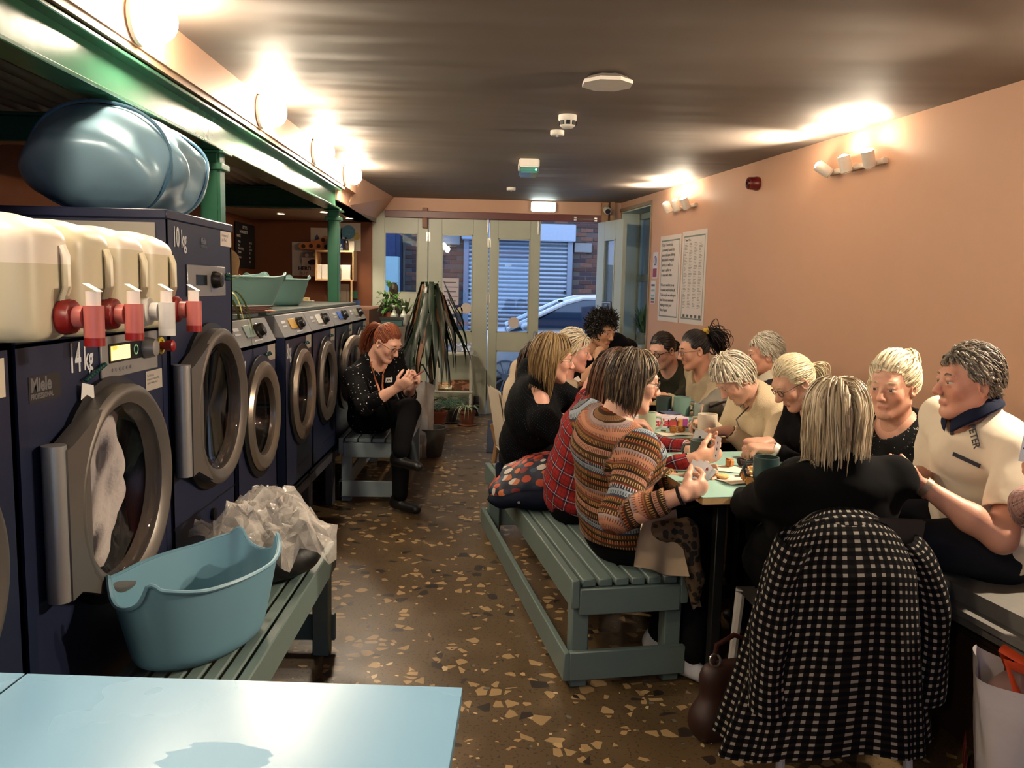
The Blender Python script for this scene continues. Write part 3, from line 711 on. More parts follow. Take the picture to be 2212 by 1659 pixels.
small_machine(3.20, 3.797, 'navy 8kg washing machine with pale display next to the tall 10kg machine', mRingL, kg='8kg', lcd='#8a9a94')
small_machine(3.946, 4.54, 'navy 8kg washing machine with yellow display beyond the gap', mRingL, kg='8kg')
small_machine(4.545, 5.20, 'dark washing machine with shut black door next to the yellow display one', mRing, dark=True, lcd='#d9d9d2')
small_machine(5.205, 5.835, 'dark washing machine with its silver door slightly ajar', mRing, door='open', dark=True, lcd='#3a62b8')
small_machine(5.84, 6.45, 'farthest dark washing machine of the left row, beside the counter plants', mRing, dark=True, lcd='#8a8d78')

def big_ring(r, cx, cz, ro, ri):
    X = T(cx, 0, cz) @ Rx(PI/2)
    MB().lathe([(ro+.02, -.001), (ro+.02, .014), (ro-.01, .02)], 56, X, cap=False).build('door_recess', mBlk, r)
    d = MB().lathe([(ro, .012), (ro, .05), (ro-.015, .062), (ri+.025, .062), (ri, .045), (ri-.004, 0)], 64, X, cap=False).build('door_ring', mRing, r)
    # flat hinge wing on the left of the ring
    wing = [(cx-ro*.55, cz+ro*.84), (cx-ro-.02, cz+ro*.62), (cx-ro-.045, cz+ro*.60), (cx-ro-.045, cz-ro*.66), (cx-ro-.0, cz-ro*.64), (cx-ro*.5, cz-ro*.86), (cx-ro*.80, cz-.15), (cx-ro*.80, cz+.15)]
    n = len(wing); mb = MB(); vs = [(x, -.060, z) for x, z in wing]+[(x, -.012, z) for x, z in wing]
    mb.add(vs, [tuple(range(n)), tuple(range(2*n-1, n-1, -1))]+[(i, n+i, n+(i+1) % n, (i+1) % n) for i in range(n)]); mb.build('hinge_wing', mRing, d, smooth=False)
    mb = MB().cyl((cx-ro-.045, -.03, cz-ro*.66), (cx-ro-.045, -.03, cz+ro*.64), .026, n=16); mb.build('hinge_post', mPlate, r)
    MB().lathe([(ri, .04), (ri*.96, .03), (ri*.8, .015), (.001, .0)], 48, X, cap=False).build('door_glass', mDoorGlass, d)
    MB().lathe([(ri+.03, 0), (ri+.005, -.03), (ri, -.12)], 48, X, cap=False).build('door_gasket', mBlk, r)
    MB().lathe([(ri+.02, -.12), (ri+.02, -.42), (.001, -.43)], 48, X, cap=False).build('drum', mDrum, r)
    return d
# 10 kg machine, tall
r, w = machine('tall navy 10kg machine with a big round door, blue bag on top', 2.545, 3.175, 0, 1.605, None)
cabinet(r, w, .02, 1.605, .80, .345, .965, .26, mNavy)
big_ring(r, .345, .965, .272, .222)
MB().box((-.001, .03, 1.28), (.0035, .78, 1.572)).build('side_sheet', M('#9b968c', .4, .35, .08, 6), r)
MB().box((-.004, -.006, 1.583), (w+.004, .81, 1.612), bev=.004).build('top_edge', mNavyD, r)
pl = MB().box((.16, -.006, 1.347), (.535, 0, 1.452), bev=.002).build('control_panel', mPlate, r)
MB().box((.235, -.008, 1.385), (.335, -.006, 1.42)).build('display', M('#15181c', .2), pl)
MB().lathe([(.03, 0), (.03, .01), (.024, .03), (.018, .032)], 20, T(.405, -.006, 1.405) @ Rx(PI/2)).build('knob', mKnob, pl)
MB().box((.375, -.0075, 1.362), (.435, -.006, 1.385)).build('button', mSteel, pl)
mb = MB(); [mb.ell((.535+.018*(i % 2), -.012, 1.41+.014*(i//2)), (.010, .007, .008), n=8, m=6) for i in range(4)]; mb.build('key_tag', M('#0c3f3d', .2), r)
front_text(r, '10', .055, 1.505, .088, mGrey, .0015, .62); front_text(r, 'kg', .122, 1.505, .078, mGrey, .0012, .66)
front_text(r, 'Miele', .30, 1.525, .03, mSteel, .0008, .8); front_text(r, 'PROFESSIONAL', .30, 1.512, .012, mSteel, 0, .75)
nt = MB().box((.50, -.0015, 1.528), (.622, 0, 1.582)).build('notice', M('#d7cfc5', .6), r)
front_text(nt, 'In memory of\nJack Reed', .515, 1.562, .016, mInk, 0, .8)
MB().box((.006, -.001, .612), (w-.006, 0, .617)).build('flap_seam', mBlk, r)
MB().lathe([(.022, 0), (.022, .012), (.012, .014)], 14, T(.36, 0, .57) @ Rx(PI/2)).build('flap_lock', mBlk, r)
# 14 kg machine, wide and lower
r, w = machine('wide navy 14kg washing machine with laundry behind its round door', 1.735, 2.53, 0, 1.265, None)
cabinet(r, w, .02, 1.265, .80, .40, .855, .262, mNavy)
big_ring(r, .40, .855, .275, .226)
MB().box((-.002, -.004, 1.258), (w+.002, .8, 1.266), bev=.002).build('top_edge', mNavyD, r)
MB().box((.0, -.0015, .02), (.035, 0, 1.25)).build('edge_strip', M('#121a35', .4), r)
MB().box((w-.035, -.0015, .02), (w-.0, 0, 1.25)).build('edge_strip', M('#121a35', .4), r)
pl = MB().box((.365, -.006, 1.143), (.715, 0, 1.253), bev=.002).build('control_panel', mPlate, r)
MB().box((.405, -.0085, 1.182), (.62, -.006, 1.232), bev=.002).build('display_bezel', mBlk, pl)
MB().box((.413, -.0095, 1.188), (.525, -.0084, 1.226)).build('display', EM((1.0, .66, .04), .55), pl)
MB().lathe([(.014, 0), (.014, .002), (.0105, .002), (.0105, 0)], 20, T(.560, -.009, 1.208) @ Rx(PI/2), cap=False).build('start_ring', M('#9ad0a8', .4), pl)
MB().lathe([(.03, 0), (.03, .012), (.024, .032), (.018, .034)], 22, T(.628, -.006, 1.208) @ Rx(PI/2)).build('knob', mPlate, pl)
for i in range(6): MB().lathe([(.005, 0), (.005, .002)], 8, T(.425+.021*i, -.006, 1.163) @ Rx(PI/2)).build('button', mSteel, pl)
sb = MB().lathe([(.026, 0), (.026, .006), (.018, .006), (.018, .002)], 20, T(.747, 0, 1.205) @ Rx(PI/2)).build('stop_button', M('#b9a02a', .4), r)
MB().lathe([(.012, .002), (.012, .02), (.017, .022), (.017, .04), (.012, .044)], 18, T(.747, 0, 1.205) @ Rx(PI/2)).build('button_head', M('#8d1418', .35), sb)
front_text(r, '14', .215, 1.178, .098, mGrey, .0018, .60); front_text(r, 'kg', .286, 1.178, .082, mGrey, .0014, .64)
bg = MB().box((.045, -.0012, 1.128), (.175, -.0002, 1.185)).build('badge', M('#2a2725', .4), r)
front_text(bg, 'Miele', .052, 1.152, .042, mSteel, .0016, .92); front_text(bg, 'PROFESSIONAL', .052, 1.135, .0165, mSteel, .0005, .8)
nt = MB().box((.64, -.0015, 1.08), (.755, 0, 1.137)).build('notice', mLabel, r)
front_text(nt, 'The Wild Card,\nin memory of Victoria Wild,\na spider-bowling wizard', .648, 1.12, .0105, mInk, 0, .72)
# paper tag on a green chain
mb = MB(); [mb.ell((.275+.012*i, -.012, 1.155+.0035*i), (.008, .006, .006), n=8, m=6) for i in range(9)]; mb.build('key_chain', M('#0c3f3d', .2), r)
MB().add([(.252, -.012, 1.15), (.292, -.02, 1.14), (.30, -.018, 1.075), (.248, -.008, 1.09), (.27, -.014, 1.10)], [(0, 1, 2, 4), (0, 4, 3)]).build('paper_tag', mPaper, r, smooth=False)
# neighbour machine at the picture edge, with a steel dispenser on it
r, w = machine('navy machine cut off by the left edge of the picture', .92, 1.73, 0, 1.265, None)
cabinet(r, w, .02, 1.265, .80, .40, .855, .262, mNavy); big_ring(r, .40, .855, .275, .226)
MB().box((w-.12, -.0015, 1.155), (w-.035, 0, 1.235)).build('notice', M('#cfc3ad', .6), r)
r = thing('steel_dispenser', 'grey steel box with red knob at the left picture edge', 'dispenser', (-1.03, 1.60, 1.266), PI/2)
MB().box((-.2, 0, 0), (.135, .26, .235), bev=.006).build('body', mSteel, r)
MB().lathe([(.012, 0), (.012, .015), (.022, .018), (.022, .035), (.014, .04)], 16, T(.105, 0, .165) @ Rx(PI/2)).build('knob', M('#a31512', .4), r)

# laundry behind the 14 kg door
def mat_cloth_pale():
    g = NT('cotton'); o = g.obj(); w_ = g.noise(o, 60, 3)
    g.bump(g.math('ADD', g.noise(o, 14, 4), g.math('MULTIPLY', w_, .3)), .5, .02)
    return g.done(g.mix(g.noise(o, 5, 3), lin('#a39ca4'), lin('#e8e0da')), .9)
mb = MB()
def lf(u, v):
    a = 2*PI*u; z = -.20+.42*v; rr = .075+.018*math.sin(3*a+9*v)+.012*math.sin(7*a-14*v); rr *= (1-.35*abs(2*v-1)**4)
    return (.02*math.sin(5*v)+.12*(v-.5)+rr*math.cos(a), .02+rr*math.sin(a)*.6, z)
mb.grid(lf, 40, 40, True); o = mb.build('laundry', mat_cloth_pale(), None, ang=180)
tag(o, 'pale twisted laundry pressed against the glass of the 14kg machine', 'laundry', loc=(XM-.05, 2.205, .84), rz=PI/2)

# ------------------------------------------------------------------ jerrycans
def jerry(y, label, cap='red', fill=.7, xo=0.0):
    r = thing('jerrycan', label, 'jerrycan', (XM+.07+xo, y, 1.267), PI/2, group='plastic jerrycans on the 14kg machine')
    g = NT('translucent plastic'); z = g.sep(g.obj())[2]
    lev = g.math('LESS_THAN', z, fill*.26)
    m = g.done(g.mix(lev, lin('#e8dccb'), lin('#cdc3a6')), .38, 0, Subsurface_Weight=.25, Subsurface_Radius=(.05, .04, .03), Subsurface_Scale=.4)
    mb = MB(); a, b, h = .098, .135, .265
    def body(u, v):
        an = 2*PI*u; c, s = math.cos(an), math.sin(an)
        p = 5.0; q = (abs(c)**p+abs(s)**p)**(-1/p)
        z = h*v; f = 1.0-.05*(abs(2*v-1)**6)
        if v > .78: f *= math.sqrt(max(0.04, 1-((v-.78)/.235)**2.4))
        if v < .05: f *= .9+.1*(v/.05)
        return (c*q*a*f, .135+s*q*b*f, z)
    mb.grid(body, 48, 26, True); mb.add([body(i/48, 0) for i in range(48)], [tuple(range(47, -1, -1))]); mb.add([body(i/48, 1) for i in range(48)], [tuple(range(48))])
    mb.build('body', m, r, ang=60)
    MB().tube([(.035, -.002, .20), (.035, -.010, .18), (.035, -.010, .11), (.02, -.006, .08)], .010, 8).build('handle_rib', m, r)
    mc = M({'red': '#8e1a18', 'white': '#d8d6d0'}[cap], .35); mp = M({'red': '#b9655f', 'white': '#cfccc8'}[cap], .3); mw = M('#e2d6cf', .4)
    c = MB().lathe([(.036, -.005), (.04, .01), (.036, .026), (.028, .03)], 14, T(.03, .0, .05) @ Rx(PI/2)).build('tap_cap', mc, r)
    MB().lathe([(.024, .03), (.024, .05)], 16, T(.03, .0, .05) @ Rx(PI/2)).build('tap_collar', mp, c)
    MB().cyl((.03, -.068, .005), (.03, -.068, .075), .021, n=16).build('tap_body', mp, c)
    MB().cyl((.03, -.068, -.012), (.03, -.068, .006), .021, n=16).build('tap_spout', mc, c)
    MB().cyl((.03, -.068, .075), (.03, -.068, .105), .015, n=12).add([(.015, -.083, .105), (.045, -.083, .105), (.045, -.053, .122), (.015, -.053, .122)], [(0, 1, 2, 3)]).build('tap_lever', mw, c)
    return r
jerry(1.765, 'large translucent jerrycan with red tap, nearest the camera', fill=.62)
jerry(1.963, 'translucent jerrycan with red tap, second from the camera', fill=.95)
jerry(2.16, 'translucent jerrycan with a white tap', 'white', .80)
jerry(2.357, 'translucent jerrycan with red tap, farthest from the camera', fill=.78)

# ------------------------------------------------------------------ slatted benches (origin at a near front corner on the floor; local x across, y along)
mBench = M('#5f706c', .45, 0, .07, 7, .10, 70); mBenchL = M('#93a2a6', .45, 0, .06, 7, .08, 70)
def bench(name, label, loc, rz, Wd, L, Hh, nsl, mat, leg=.062, lr=-.02):
    r = thing(name, label, 'bench', loc, rz, group='slatted wooden benches')
    sw = (Wd-.07)/nsl
    for i in range(nsl): MB().box((.035+i*sw+.005, .012, Hh-.028), (.035+(i+1)*sw-.005, L-.012, Hh), bev=.004).build('slat', mat, r)
    for x in (0, Wd-.03): MB().box((x, 0, Hh-.10), (x+.03, L, Hh+.002), bev=.004).build('side_rail', mat, r)
    for y in (.0, L-.03): MB().box((.03, y, Hh-.125), (Wd-.03, y+.03, Hh-.03), bev=.004).build('end_rail', mat, r)
    for x in (.012, Wd-.012-leg):
        for y in (.03, L-.03-leg): MB().box((x, y, 0), (x+leg, y+leg, Hh-.03), bev=.004).build('leg', mat, r)
    for y in (.005, L-.03): MB().box((.0, y, .035), (Wd, y+.025, .14), bev=.004).build('foot_rail', mat, r)
    MB().box((lr, .005, .035), (lr+.024, L, .14), bev=.004).build('long_rail', mat, r)
    return r
BA = math.radians(9.6)
bench('slatted_bench', 'long grey green slatted bench that the striped jumper woman sits on', (.285, 2.735, 0), BA, .43, 1.94, .40, 6, mBench)
bench('slatted_bench', 'grey green slatted bench in the left foreground carrying the blue tub', (-.925, 1.30, 0), 0, .335, 1.78, .42, 6, mBench, lr=.0)
bench('slatted_bench', 'pale slatted bench by the machines that the woman with the phone sits on', (-.985, 5.22, 0), 0, .42, 1.3, .42, 4, mBenchL, lr=.0)
# ------------------------------------------------------------------ left foreground: tables, tub, bags
mTbl = None
def mat_bluetop():
    g = NT('blue laminate'); v = g.obj()
    p = g.sep(v); q = g.comb(g.math('MULTIPLY', g.math('SUBTRACT', p[0], .40), 8.5), g.math('MULTIPLY', g.math('SUBTRACT', p[1], .515), 13.0), 0.0)
    ln = g.n('ShaderNodeVectorMath', operation='LENGTH'); g.set(ln.inputs[0], q)
    dd = g.math('ADD', ln.outputs['Value'], g.math('MULTIPLY', g.math('SUBTRACT', g.noise(g.map(v, sc=(1, 5, 1)), 16, 2), .5), .35))
    patch = g.math('LESS_THAN', dd, .62)
    rough = g.math('ADD', g.math('ADD', .23, g.math('MULTIPLY', g.noise(v, 3, 3), .08)), g.math('MULTIPLY', patch, .35))
    return g.done(g.mix(g.noise(v, 2, 2), lin('#86b8dc'), lin('#92c2e2')), rough, 0, Specular_IOR_Level=.75)
mBlueTop = mat_bluetop(); mPly = M('#b99768', .55, 0, .15, 40)
def cafe_table(label, loc, rz, Wd, L, top, edge, Hh=.75, legx=True, cat='table'):
    r = thing('cafe_table', label, cat, loc, rz)
    MB().box((0, 0, Hh-.002), (Wd, L, Hh), bev=.0008).build('laminate_top', top, r)
    MB().box((0.0005, 0.0005, Hh-.026), (Wd-.0005, L-.0005, Hh-.002), bev=.002).build('plywood_edge', edge, r)
    MB().box((Wd*.11, .08, Hh-.05), (Wd*.89, L-.08, Hh-.026)).build('frame', mBlack, r)
    for x in ((.10, Wd-.135) if Wd > .4 else (.02, Wd-.055)):
        for y in (.10, L-.135): MB().box((x, y, 0), (x+.035, y+.035, Hh-.05), bev=.003).build('leg', mBlack, r)
    return r
cafe_table('pale blue laminate table filling the bottom left foreground', (-.791, .567, 0), math.radians(-2.4), .72, .745, mBlueTop, M('#5b7f92', .5))
cafe_table('pale blue laminate table at the far left bottom corner', (-.963, .575, 0), math.radians(-2.4), .168, .745, mBlueTop, M('#5b7f92', .5))
# flexible laundry tub with two scooped handles
mTub = M('#6690a2', .45, 0, .04, 9); mTubG = M('#5b7f7a', .45, 0, .05, 9)
def tub(label, loc, rz, mat, sc=(1, 1, 1), tilt=0.0):
    r = thing('laundry_tub', label, 'laundry tub', loc, rz, group='oval plastic laundry tubs', rot=(tilt, 0, rz))
    a0, b0, a1, b1, h = .205, .128, .27, .172, .225
    def rim(u):      # rim height with the raised ends and scooped hand holes
        c = abs(math.cos(2*PI*u)); t = max(0, (c-.80)/.20)
        base = h+.035*max(0, (c-.45)/.55)**1.5
        ang = min(abs(((u+.5) % 1)-.5), abs(u-.5))*2*PI
        if ang < .36: base -= .062*math.sqrt(max(0, 1-(ang/.36)**2))
        elif ang < .55: base += .012*math.sin((ang-.36)/.19*PI)
        return base
    def pt(u, v, off=0.0):
        z = rim(u)*v; f = v**.8; A = (a0+(a1-a0)*f+off)*sc[0]; B = (b0+(b1-b0)*f+off)*sc[1]
        if v < .12: k = 1-.10*(1-v/.12)**2; A *= k; B *= k
        return (A*math.cos(2*PI*u), B*math.sin(2*PI*u), z*sc[2])
    N = 128
    mb = MB().grid(lambda u, v: pt(u, v), N, 16, True)
    inner = MB().grid(lambda u, v: pt(u, v, -.005), N, 16, True)
    b = len(mb.v); mb.v += inner.v; mb.f += [tuple(i+b for i in f[::-1]) for f in inner.f]; mb.mi += inner.mi
    top = 15*N; mb.f += [(top+i, top+(i+1) % N, b+top+(i+1) % N, b+top+i) for i in range(N)]; mb.mi += [0]*N
    mb.add([pt(i/N, 0) for i in range(N)], [tuple(range(N-1, -1, -1))]); mb.add([pt(i/N, .03, -.005) for i in range(N)], [tuple(range(N))])
    mb.build('shell', mat, r, ang=50)
    MB().tube([Vector(pt(i/N, 1, .003)) for i in range(N)], .0055, 6, closed=True).build('rolled_rim', mat, r)
    return r
tub('blue oval laundry tub standing on the left foreground bench', (-.775, 2.15, .424), math.radians(66), mTub, (.94, .94, .96))
# black rucksack with clear plastic on the bench end
s = SDF((-.25, -.22, -.02), (.25, .22, .32), .011)
s.ell((0, 0, .07), (.17, .15, .085), .03).ell((.06, .06, .10), (.10, .09, .08), .03).ell((-.05, -.05, .09), (.1, .08, .08), .03)
P = np.stack(s.pts(), -1); s.d = s.d+.012*fbm(P, 4, 3).astype(np.float32); s.plane_cut((0, 0, 0), (0, 0, -1))
V, Q = s.mesh(); o = np_mesh('black_bag', V, Q, M('#141417', .5, 0, .2, 20, .4, 40), relax=1)
tag(o, 'black fabric bag under clear plastic at the far end of the foreground bench', 'bag', loc=(-.745, 2.70, .422))
g = NT('clear film'); v = g.obj(); g.bump(g.noise(v, 30, 2, .6, 1.0), .5, .01)
mFilm = g.done(g.mix(g.noise(v, 12, 3), lin('#d8d0c6'), lin('#f2ece4')), .14, 0, Specular_IOR_Level=1.0, Coat_Weight=.6, Coat_Roughness=.08, Alpha=g.math('ADD', .12, g.math('MULTIPLY', g.noise(v, 18, 3), .55)))
def film(u, v):
    a = 2*PI*u; rr = (.05+.14*v)*(1+.18*math.sin(3*a+1)+.10*math.sin(7*a+2*v)+.07*math.sin(11*a)); x = rr*math.cos(a); y = rr*math.sin(a)*.95
    return (x, y, .30-.13*v**1.6+.022*math.sin(9*a+6*v)*v+.012*math.sin(17*a-7*v)-(0.05 if v > .97 else 0)+.02*math.sin(23*x+31*y))
fj = np.random.RandomState(5); fmb = MB().grid(film, 44, 14, True).add([film(i/44, 0) for i in range(44)], [tuple(range(43, -1, -1))]); fmb.v = [tuple(np.array(q)+fj.normal(0, .007, 3)) for q in fmb.v]; fmb.f = sum([[(f[0], f[1], f[2]), (f[0], f[2], f[3])] if len(f) == 4 else [f] for f in fmb.f], []); o = fmb.build('plastic_film', mFilm, None, smooth=False)
tag(o, 'crumpled clear plastic wrapping on top of the black bag', 'plastic', loc=(-.745, 2.66, .40))
def film2(u, v): return (-.11+.22*u, -.07+.14*v, .02*math.sin(9*u+4*v)+.016*math.sin(17*v-6*u)+.05*(u+v)*.4)
o = MB().grid(film2, 18, 14).build('plastic_film', mFilm, None, ang=25); tag(o, 'smaller shiny piece of clear plastic beside the tub rim', 'plastic', loc=(-.86, 2.66, .58))

# big shiny blue laundry bag on the 10 kg machine
s = SDF((-.42, -.55, -.02), (.42, .55, .42), .0115)
s.ell((-.02, 0, .185), (.27, .36, .185), .05).ell((.02, -.14, .17), (.26, .20, .16), .06).ell((0, .19, .15), (.26, .24, .145), .06)
P = np.stack(s.pts(), -1)
s.d = s.d+(.022*np.sin(P[..., 1]*13+P[..., 2]*26+3*np.sin(P[..., 0]*6+P[..., 1]*5))*np.clip(1-np.abs(P[..., 2]-.17)/.2, 0, 1)+.010*fbm(P, 3.0, 5)).astype(np.float32)
s.plane_cut((0, 0, 0), (0, 0, -1))
V, Q = s.mesh()
r = thing('laundry_bag', 'big shiny blue nylon laundry bag lying on the tall 10kg machine', 'bag', (-1.31, 2.96, 1.614), .0); r.scale = (.94, .94, .98)
g = NT('shiny nylon'); v = g.obj(); g.bump(g.noise(g.map(v, sc=(1, .8, 2.4)), 3.0, 1, .4, .6), .5, .06)
np_mesh('body', V, Q, g.done('#7fa2b4', .34, .1, Specular_IOR_Level=.7), r, relax=2)
# seam rings (piping) follow the bag surface
def on_bag(d, s=s):
    """march from the bag middle along d until the surface"""
    c = np.array([0, 0, .15]); t = .02
    for _ in range(200):
        p = c+d*t; ii = np.clip(((p-s.lo)/s.res).astype(int), 0, s.n-1)
        if s.d[tuple(ii)] > 0: break
        t += .004
    return c+d*(t-.002)
for q, (tilt, off) in enumerate(((.35, .55), (-.25, -.62))):
    pts = []
    for i in range(60):
        a = 2*PI*i/60; d = np.array([math.cos(a)*.8, off+.18*math.sin(a)*tilt, math.sin(a)*.75]); d /= np.linalg.norm(d); p = on_bag(d)
        if p[2] > .0: pts.append(Vector(p))
    for _ in range(6): pts = [pts[i]*.5+(pts[i-1]+pts[(i+1) % len(pts)])*.25 for i in range(len(pts))]
    pts = [q+(q-Vector((0, 0, .15))).normalized()*.010 for q in pts]
    MB().tube(pts, .006, 5, closed=True).build('seam_piping', M('#4c6f86', .4), r)

# ------------------------------------------------------------------ worktop behind the machines: tubs, spider plant, leaflets
tag(MB().box((-1.70, 3.21, 1.242), (-1.08, 3.80, 1.262), bev=.004).build('worktop', M('#4b5450', .35, 0, .1)), 'short grey worktop under the spider plant and leaflets', 'worktop'); tag(MB().box((-1.70, 3.945, 1.242), (-1.08, 6.46, 1.262), bev=.004).build('worktop', M('#4b5450', .35, 0, .1)), 'long grey worktop under the two grey green tubs', 'worktop')
tag(MB().box((-2.2, 6.79, .0), (-1.03, 7.9, 1.20), bev=.004).build('counter', M('#6e4b38', .5, 0, .2, 6)), 'brown counter behind the last washing machine', 'counter')
WT = 1.263
tub('grey green laundry tub on the worktop next to the tall machine', (-1.36, 4.20, WT), math.radians(58), mTubG, (1.35, 1.05, .72))
tub('grey green laundry tub on the worktop farther from the camera', (-1.36, 5.02, WT), math.radians(64), mTubG, (1.12, 1.05, .70))
def leaf_strip(mb, base, az, L, w, rise, droop, seg=9, fold=.25):
    b = Vector(base); d = Vector((math.cos(az), math.sin(az), 0)); sd = Vector((-math.sin(az), math.cos(az), 0)); vs = []
    for i in range(seg+1):
        t = i/seg; p = b+d*(L*(t*(1-.25*t*droop)))+Vector((0, 0, rise*t*2-droop*L*t*t*1.25)); ww = w*math.sin(PI*(.08+.92*t)**.7)**.8 if t < 1 else .0005
        vs += [p-sd*ww/2, p-Vector((0, 0, fold*ww*.4)), p+sd*ww/2]
    fs = []
    for i in range(seg): fs += [(3*i, 3*i+1, 3*i+4, 3*i+3), (3*i+1, 3*i+2, 3*i+5, 3*i+4)]
    mb.add(vs, fs)
def leaf_obj(base, az, L, w, rise, droop, mat, parent, name='leaf', seg=9):
    mb = MB(); leaf_strip(mb, base, az, L, w, rise, droop, seg); return mb.build(name, mat, parent, ang=80)
mSpider = M('#a9ad5e', .4, 0, .25, 12); mLeafG = M('#4a7a34', .5, 0, .3, 15); mLeafD = M('#18261a', .42, 0, .35, 12); mBrownLeaf = M('#5f3c20', .6, 0, .3, 12); mTerra = M('#7a3f27', .75, 0, .15, 20, .2)
r = thing('spider_plant', 'pale spider plant in a small glass next to the tall machine', 'plant', (-1.13, 3.36, WT))
MB().lathe([(.03, 0), (.042, .09), (.039, .09), (.028, .004)], 20, cap=False).build('glass_pot', glass((.8, .85, .85), .0, .12), r)
for i in range(11):
    a = i*2.4+.3; leaf_obj((0, 0, .06), a, .16+.10*((i*37) % 5)/5, .014, .10+.02*(i % 3), .9, mSpider, r)
for az, L, ri, dr in ((.9, .32, .16, 1.5), (.5, .26, .12, 1.6), (1.2, .30, .10, 1.3), (-.2, .2, .12, 1.4)): leaf_obj((0, 0, .06), az, L, .017, ri, dr, mSpider, r)
for i in range(7):
    o = MB().box((-.16, -.075, 0), (.16, .075, .004)).build('leaflet', M(['#5a3226', '#7a4634', '#39302c', '#6b5648'][i % 4], .6, 0, .2))
    tag(o, ['dark brown leaflet at the bottom of the pile on the worktop', 'reddish leaflet second from the bottom of the worktop pile', 'black leaflet in the middle of the worktop pile', 'buff leaflet in the worktop pile', 'dark brown leaflet high in the worktop pile', 'reddish leaflet below the top one of the worktop pile', 'black leaflet lying on top of the worktop pile'][i], 'leaflet', 'leaflets on the worktop', (-1.16+.004*i, 3.74+.012*i, WT+.0042*i), 1.45+.06*((i*5) % 3))
o = MB().add([(-.05, -.07, 0), (.06, -.05, .01), (.05, .08, 0), (-.04, .06, .025)], [(0, 1, 2, 3)]).build('folded_paper', M('#a9765a', .6))
tag(MB().box((-.05, -.08, 0), (.05, .08, .003)).build('folded_paper', M('#b08060', .6)), 'tan folded paper beside the leaflet pile on the worktop', 'paper', loc=(-1.12, 4.02, WT), rz=.4); bpy.data.objects.remove(o)

# ------------------------------------------------------------------ brown wall: chalkboard, shelves, posters
r = thing('chalkboard', 'black price board with white lettering on the side wall', 'board', (-2.612, 8.72, 1.54), PI/2)
MB().box((-.32, -.012, 0), (.33, .0, .46), bev=.003).build('board', M('#121213', .7), r)
ch = M('#cfcdc8', .8)
def bt(s, x, z, sz): text(s, sz, ch, r, T(x, -.0135, z) @ Rx(PI/2), bold=.0008)
bt("KITTY'S", -.10, .40, .045); bt('LAUNDERETTE', -.20, .355, .04); bt('SERVICE', -.30, .31, .034)
for i, z in enumerate((.255, .22, .185, .15, .10, .06)):
    bt(['Wash', 'Dry', 'Wash & Dry', 'Duvets', 'Service', 'Iron'][i], -.26, z, .034); bt(['4.0  5.0', '1.0', '7.0  9.0', '12', '8.0', '3.0'][i], .12, z, .03)
r = thing('wall_shelf', 'pale wooden box shelf on the brown wall', 'shelf', (-1.69, 8.86, 1.43))
mPine = M('#c9a070', .5, 0, .15, 20)
for z in (.0, .30): MB().box((-.20, -.11, z), (.20, .10, z+.018), bev=.002).build('shelf_board', mPine, r)
for x in (-.20, .188): MB().box((x, -.11, .018), (x+.012, .10, .30)).build('side_board', mPine, r)
MB().box((.17, -.11, -.42), (.188, -.09, 0)).build('batten', mPine, r)
# things on the shelf
tagb = lambda o, l, c, loc, rz=0, g=None: tag(o, l, c, g, loc, rz)
for i, x in enumerate((-.165, -.09, .01, .115)):
    wd = .05 if i < 1 else .095
    bx = MB().box((-wd/2, -.03, 0), (wd/2, .03, .15), bev=.003).build('soap_box', M('#e2dccd', .6)); tagb(bx, ['stack of white cards at the left of the wooden shelf', 'white boxed card left of the green post on the shelf', 'white picture card right of the green post', 'white picture card at the right end of the shelf'][i], 'box', (-1.69+x, 8.80, 1.449), 0, 'white boxes on the wooden shelf')
r = thing('display_book', 'blue upright book with white lettering on the wooden shelf', 'book', (-1.71, 8.84, 1.748))
MB().box((-.075, -.012, 0), (.115, .012, .125), bev=.002).build('cover', M('#2d4d86', .5), r)
for s, z in (('ide', .085), ('Kitty', .05), ('inson', .012)): text(s, .045, mWhite, r, T(-.005, -.0135, z) @ Rx(PI/2), bold=.001)
r = thing('bottle', 'tall dark bottle on the wooden shelf', 'bottle', (-1.575, 8.80, 1.748))
MB().lathe([(.028, 0), (.03, .01), (.03, .075), (.02, .105), (.012, .115), (.012, .13)], 18).build('glass_body', M('#1d1512', .2), r); MB().cyl((0, 0, .13), (0, 0, .142), .013, n=12).build('stopper', mBlack, r)
tagb(MB().box((-.035, -.03, 0), (.035, .03, .105), bev=.003).build('card_box', M('#8d8577', .6)), 'small grey box beside the dark bottle on the shelf', 'box', (-1.525, 8.83, 1.748))
# cut wooden rack
r = thing('wooden_rack', 'orange wooden rack with round holes leaning above the shelf', 'rack', (-1.88, 8.93, 1.76))
poly = [(-.20, .0), (.12, -.01), (.14, .06), (.12, .13), (.05, .145), (-.02, .10), (-.12, .075), (-.205, .06), (-.225, .03)]
mb = MB().prism(poly, -.01, .01, Rx(PI/2)); mb.build('board', M('#b9743a', .5, 0, .15), r)
for x, z in ((-.17, .03), (-.09, .035), (-.01, .035), (.07, .03), (.04, .10)): MB().lathe([(.022, 0), (.022, .003)], 18, T(x, -.0105, z) @ Rx(PI/2)).build('hole', M('#3a2016', .8), r)
def poster(name, label, x, z, w, h, col, y=9.045):
    r = thing(name, label, 'poster', (x, y, z)); MB().box((-w/2, -.004, -h/2), (w/2, 0, h/2)).build('sheet', M(col, .65, 0, .04), r); return r
p = poster('poster', 'white poster with blue and yellow discs above the shelf', -1.575, 1.905, .225, .30, '#d9d0bd')
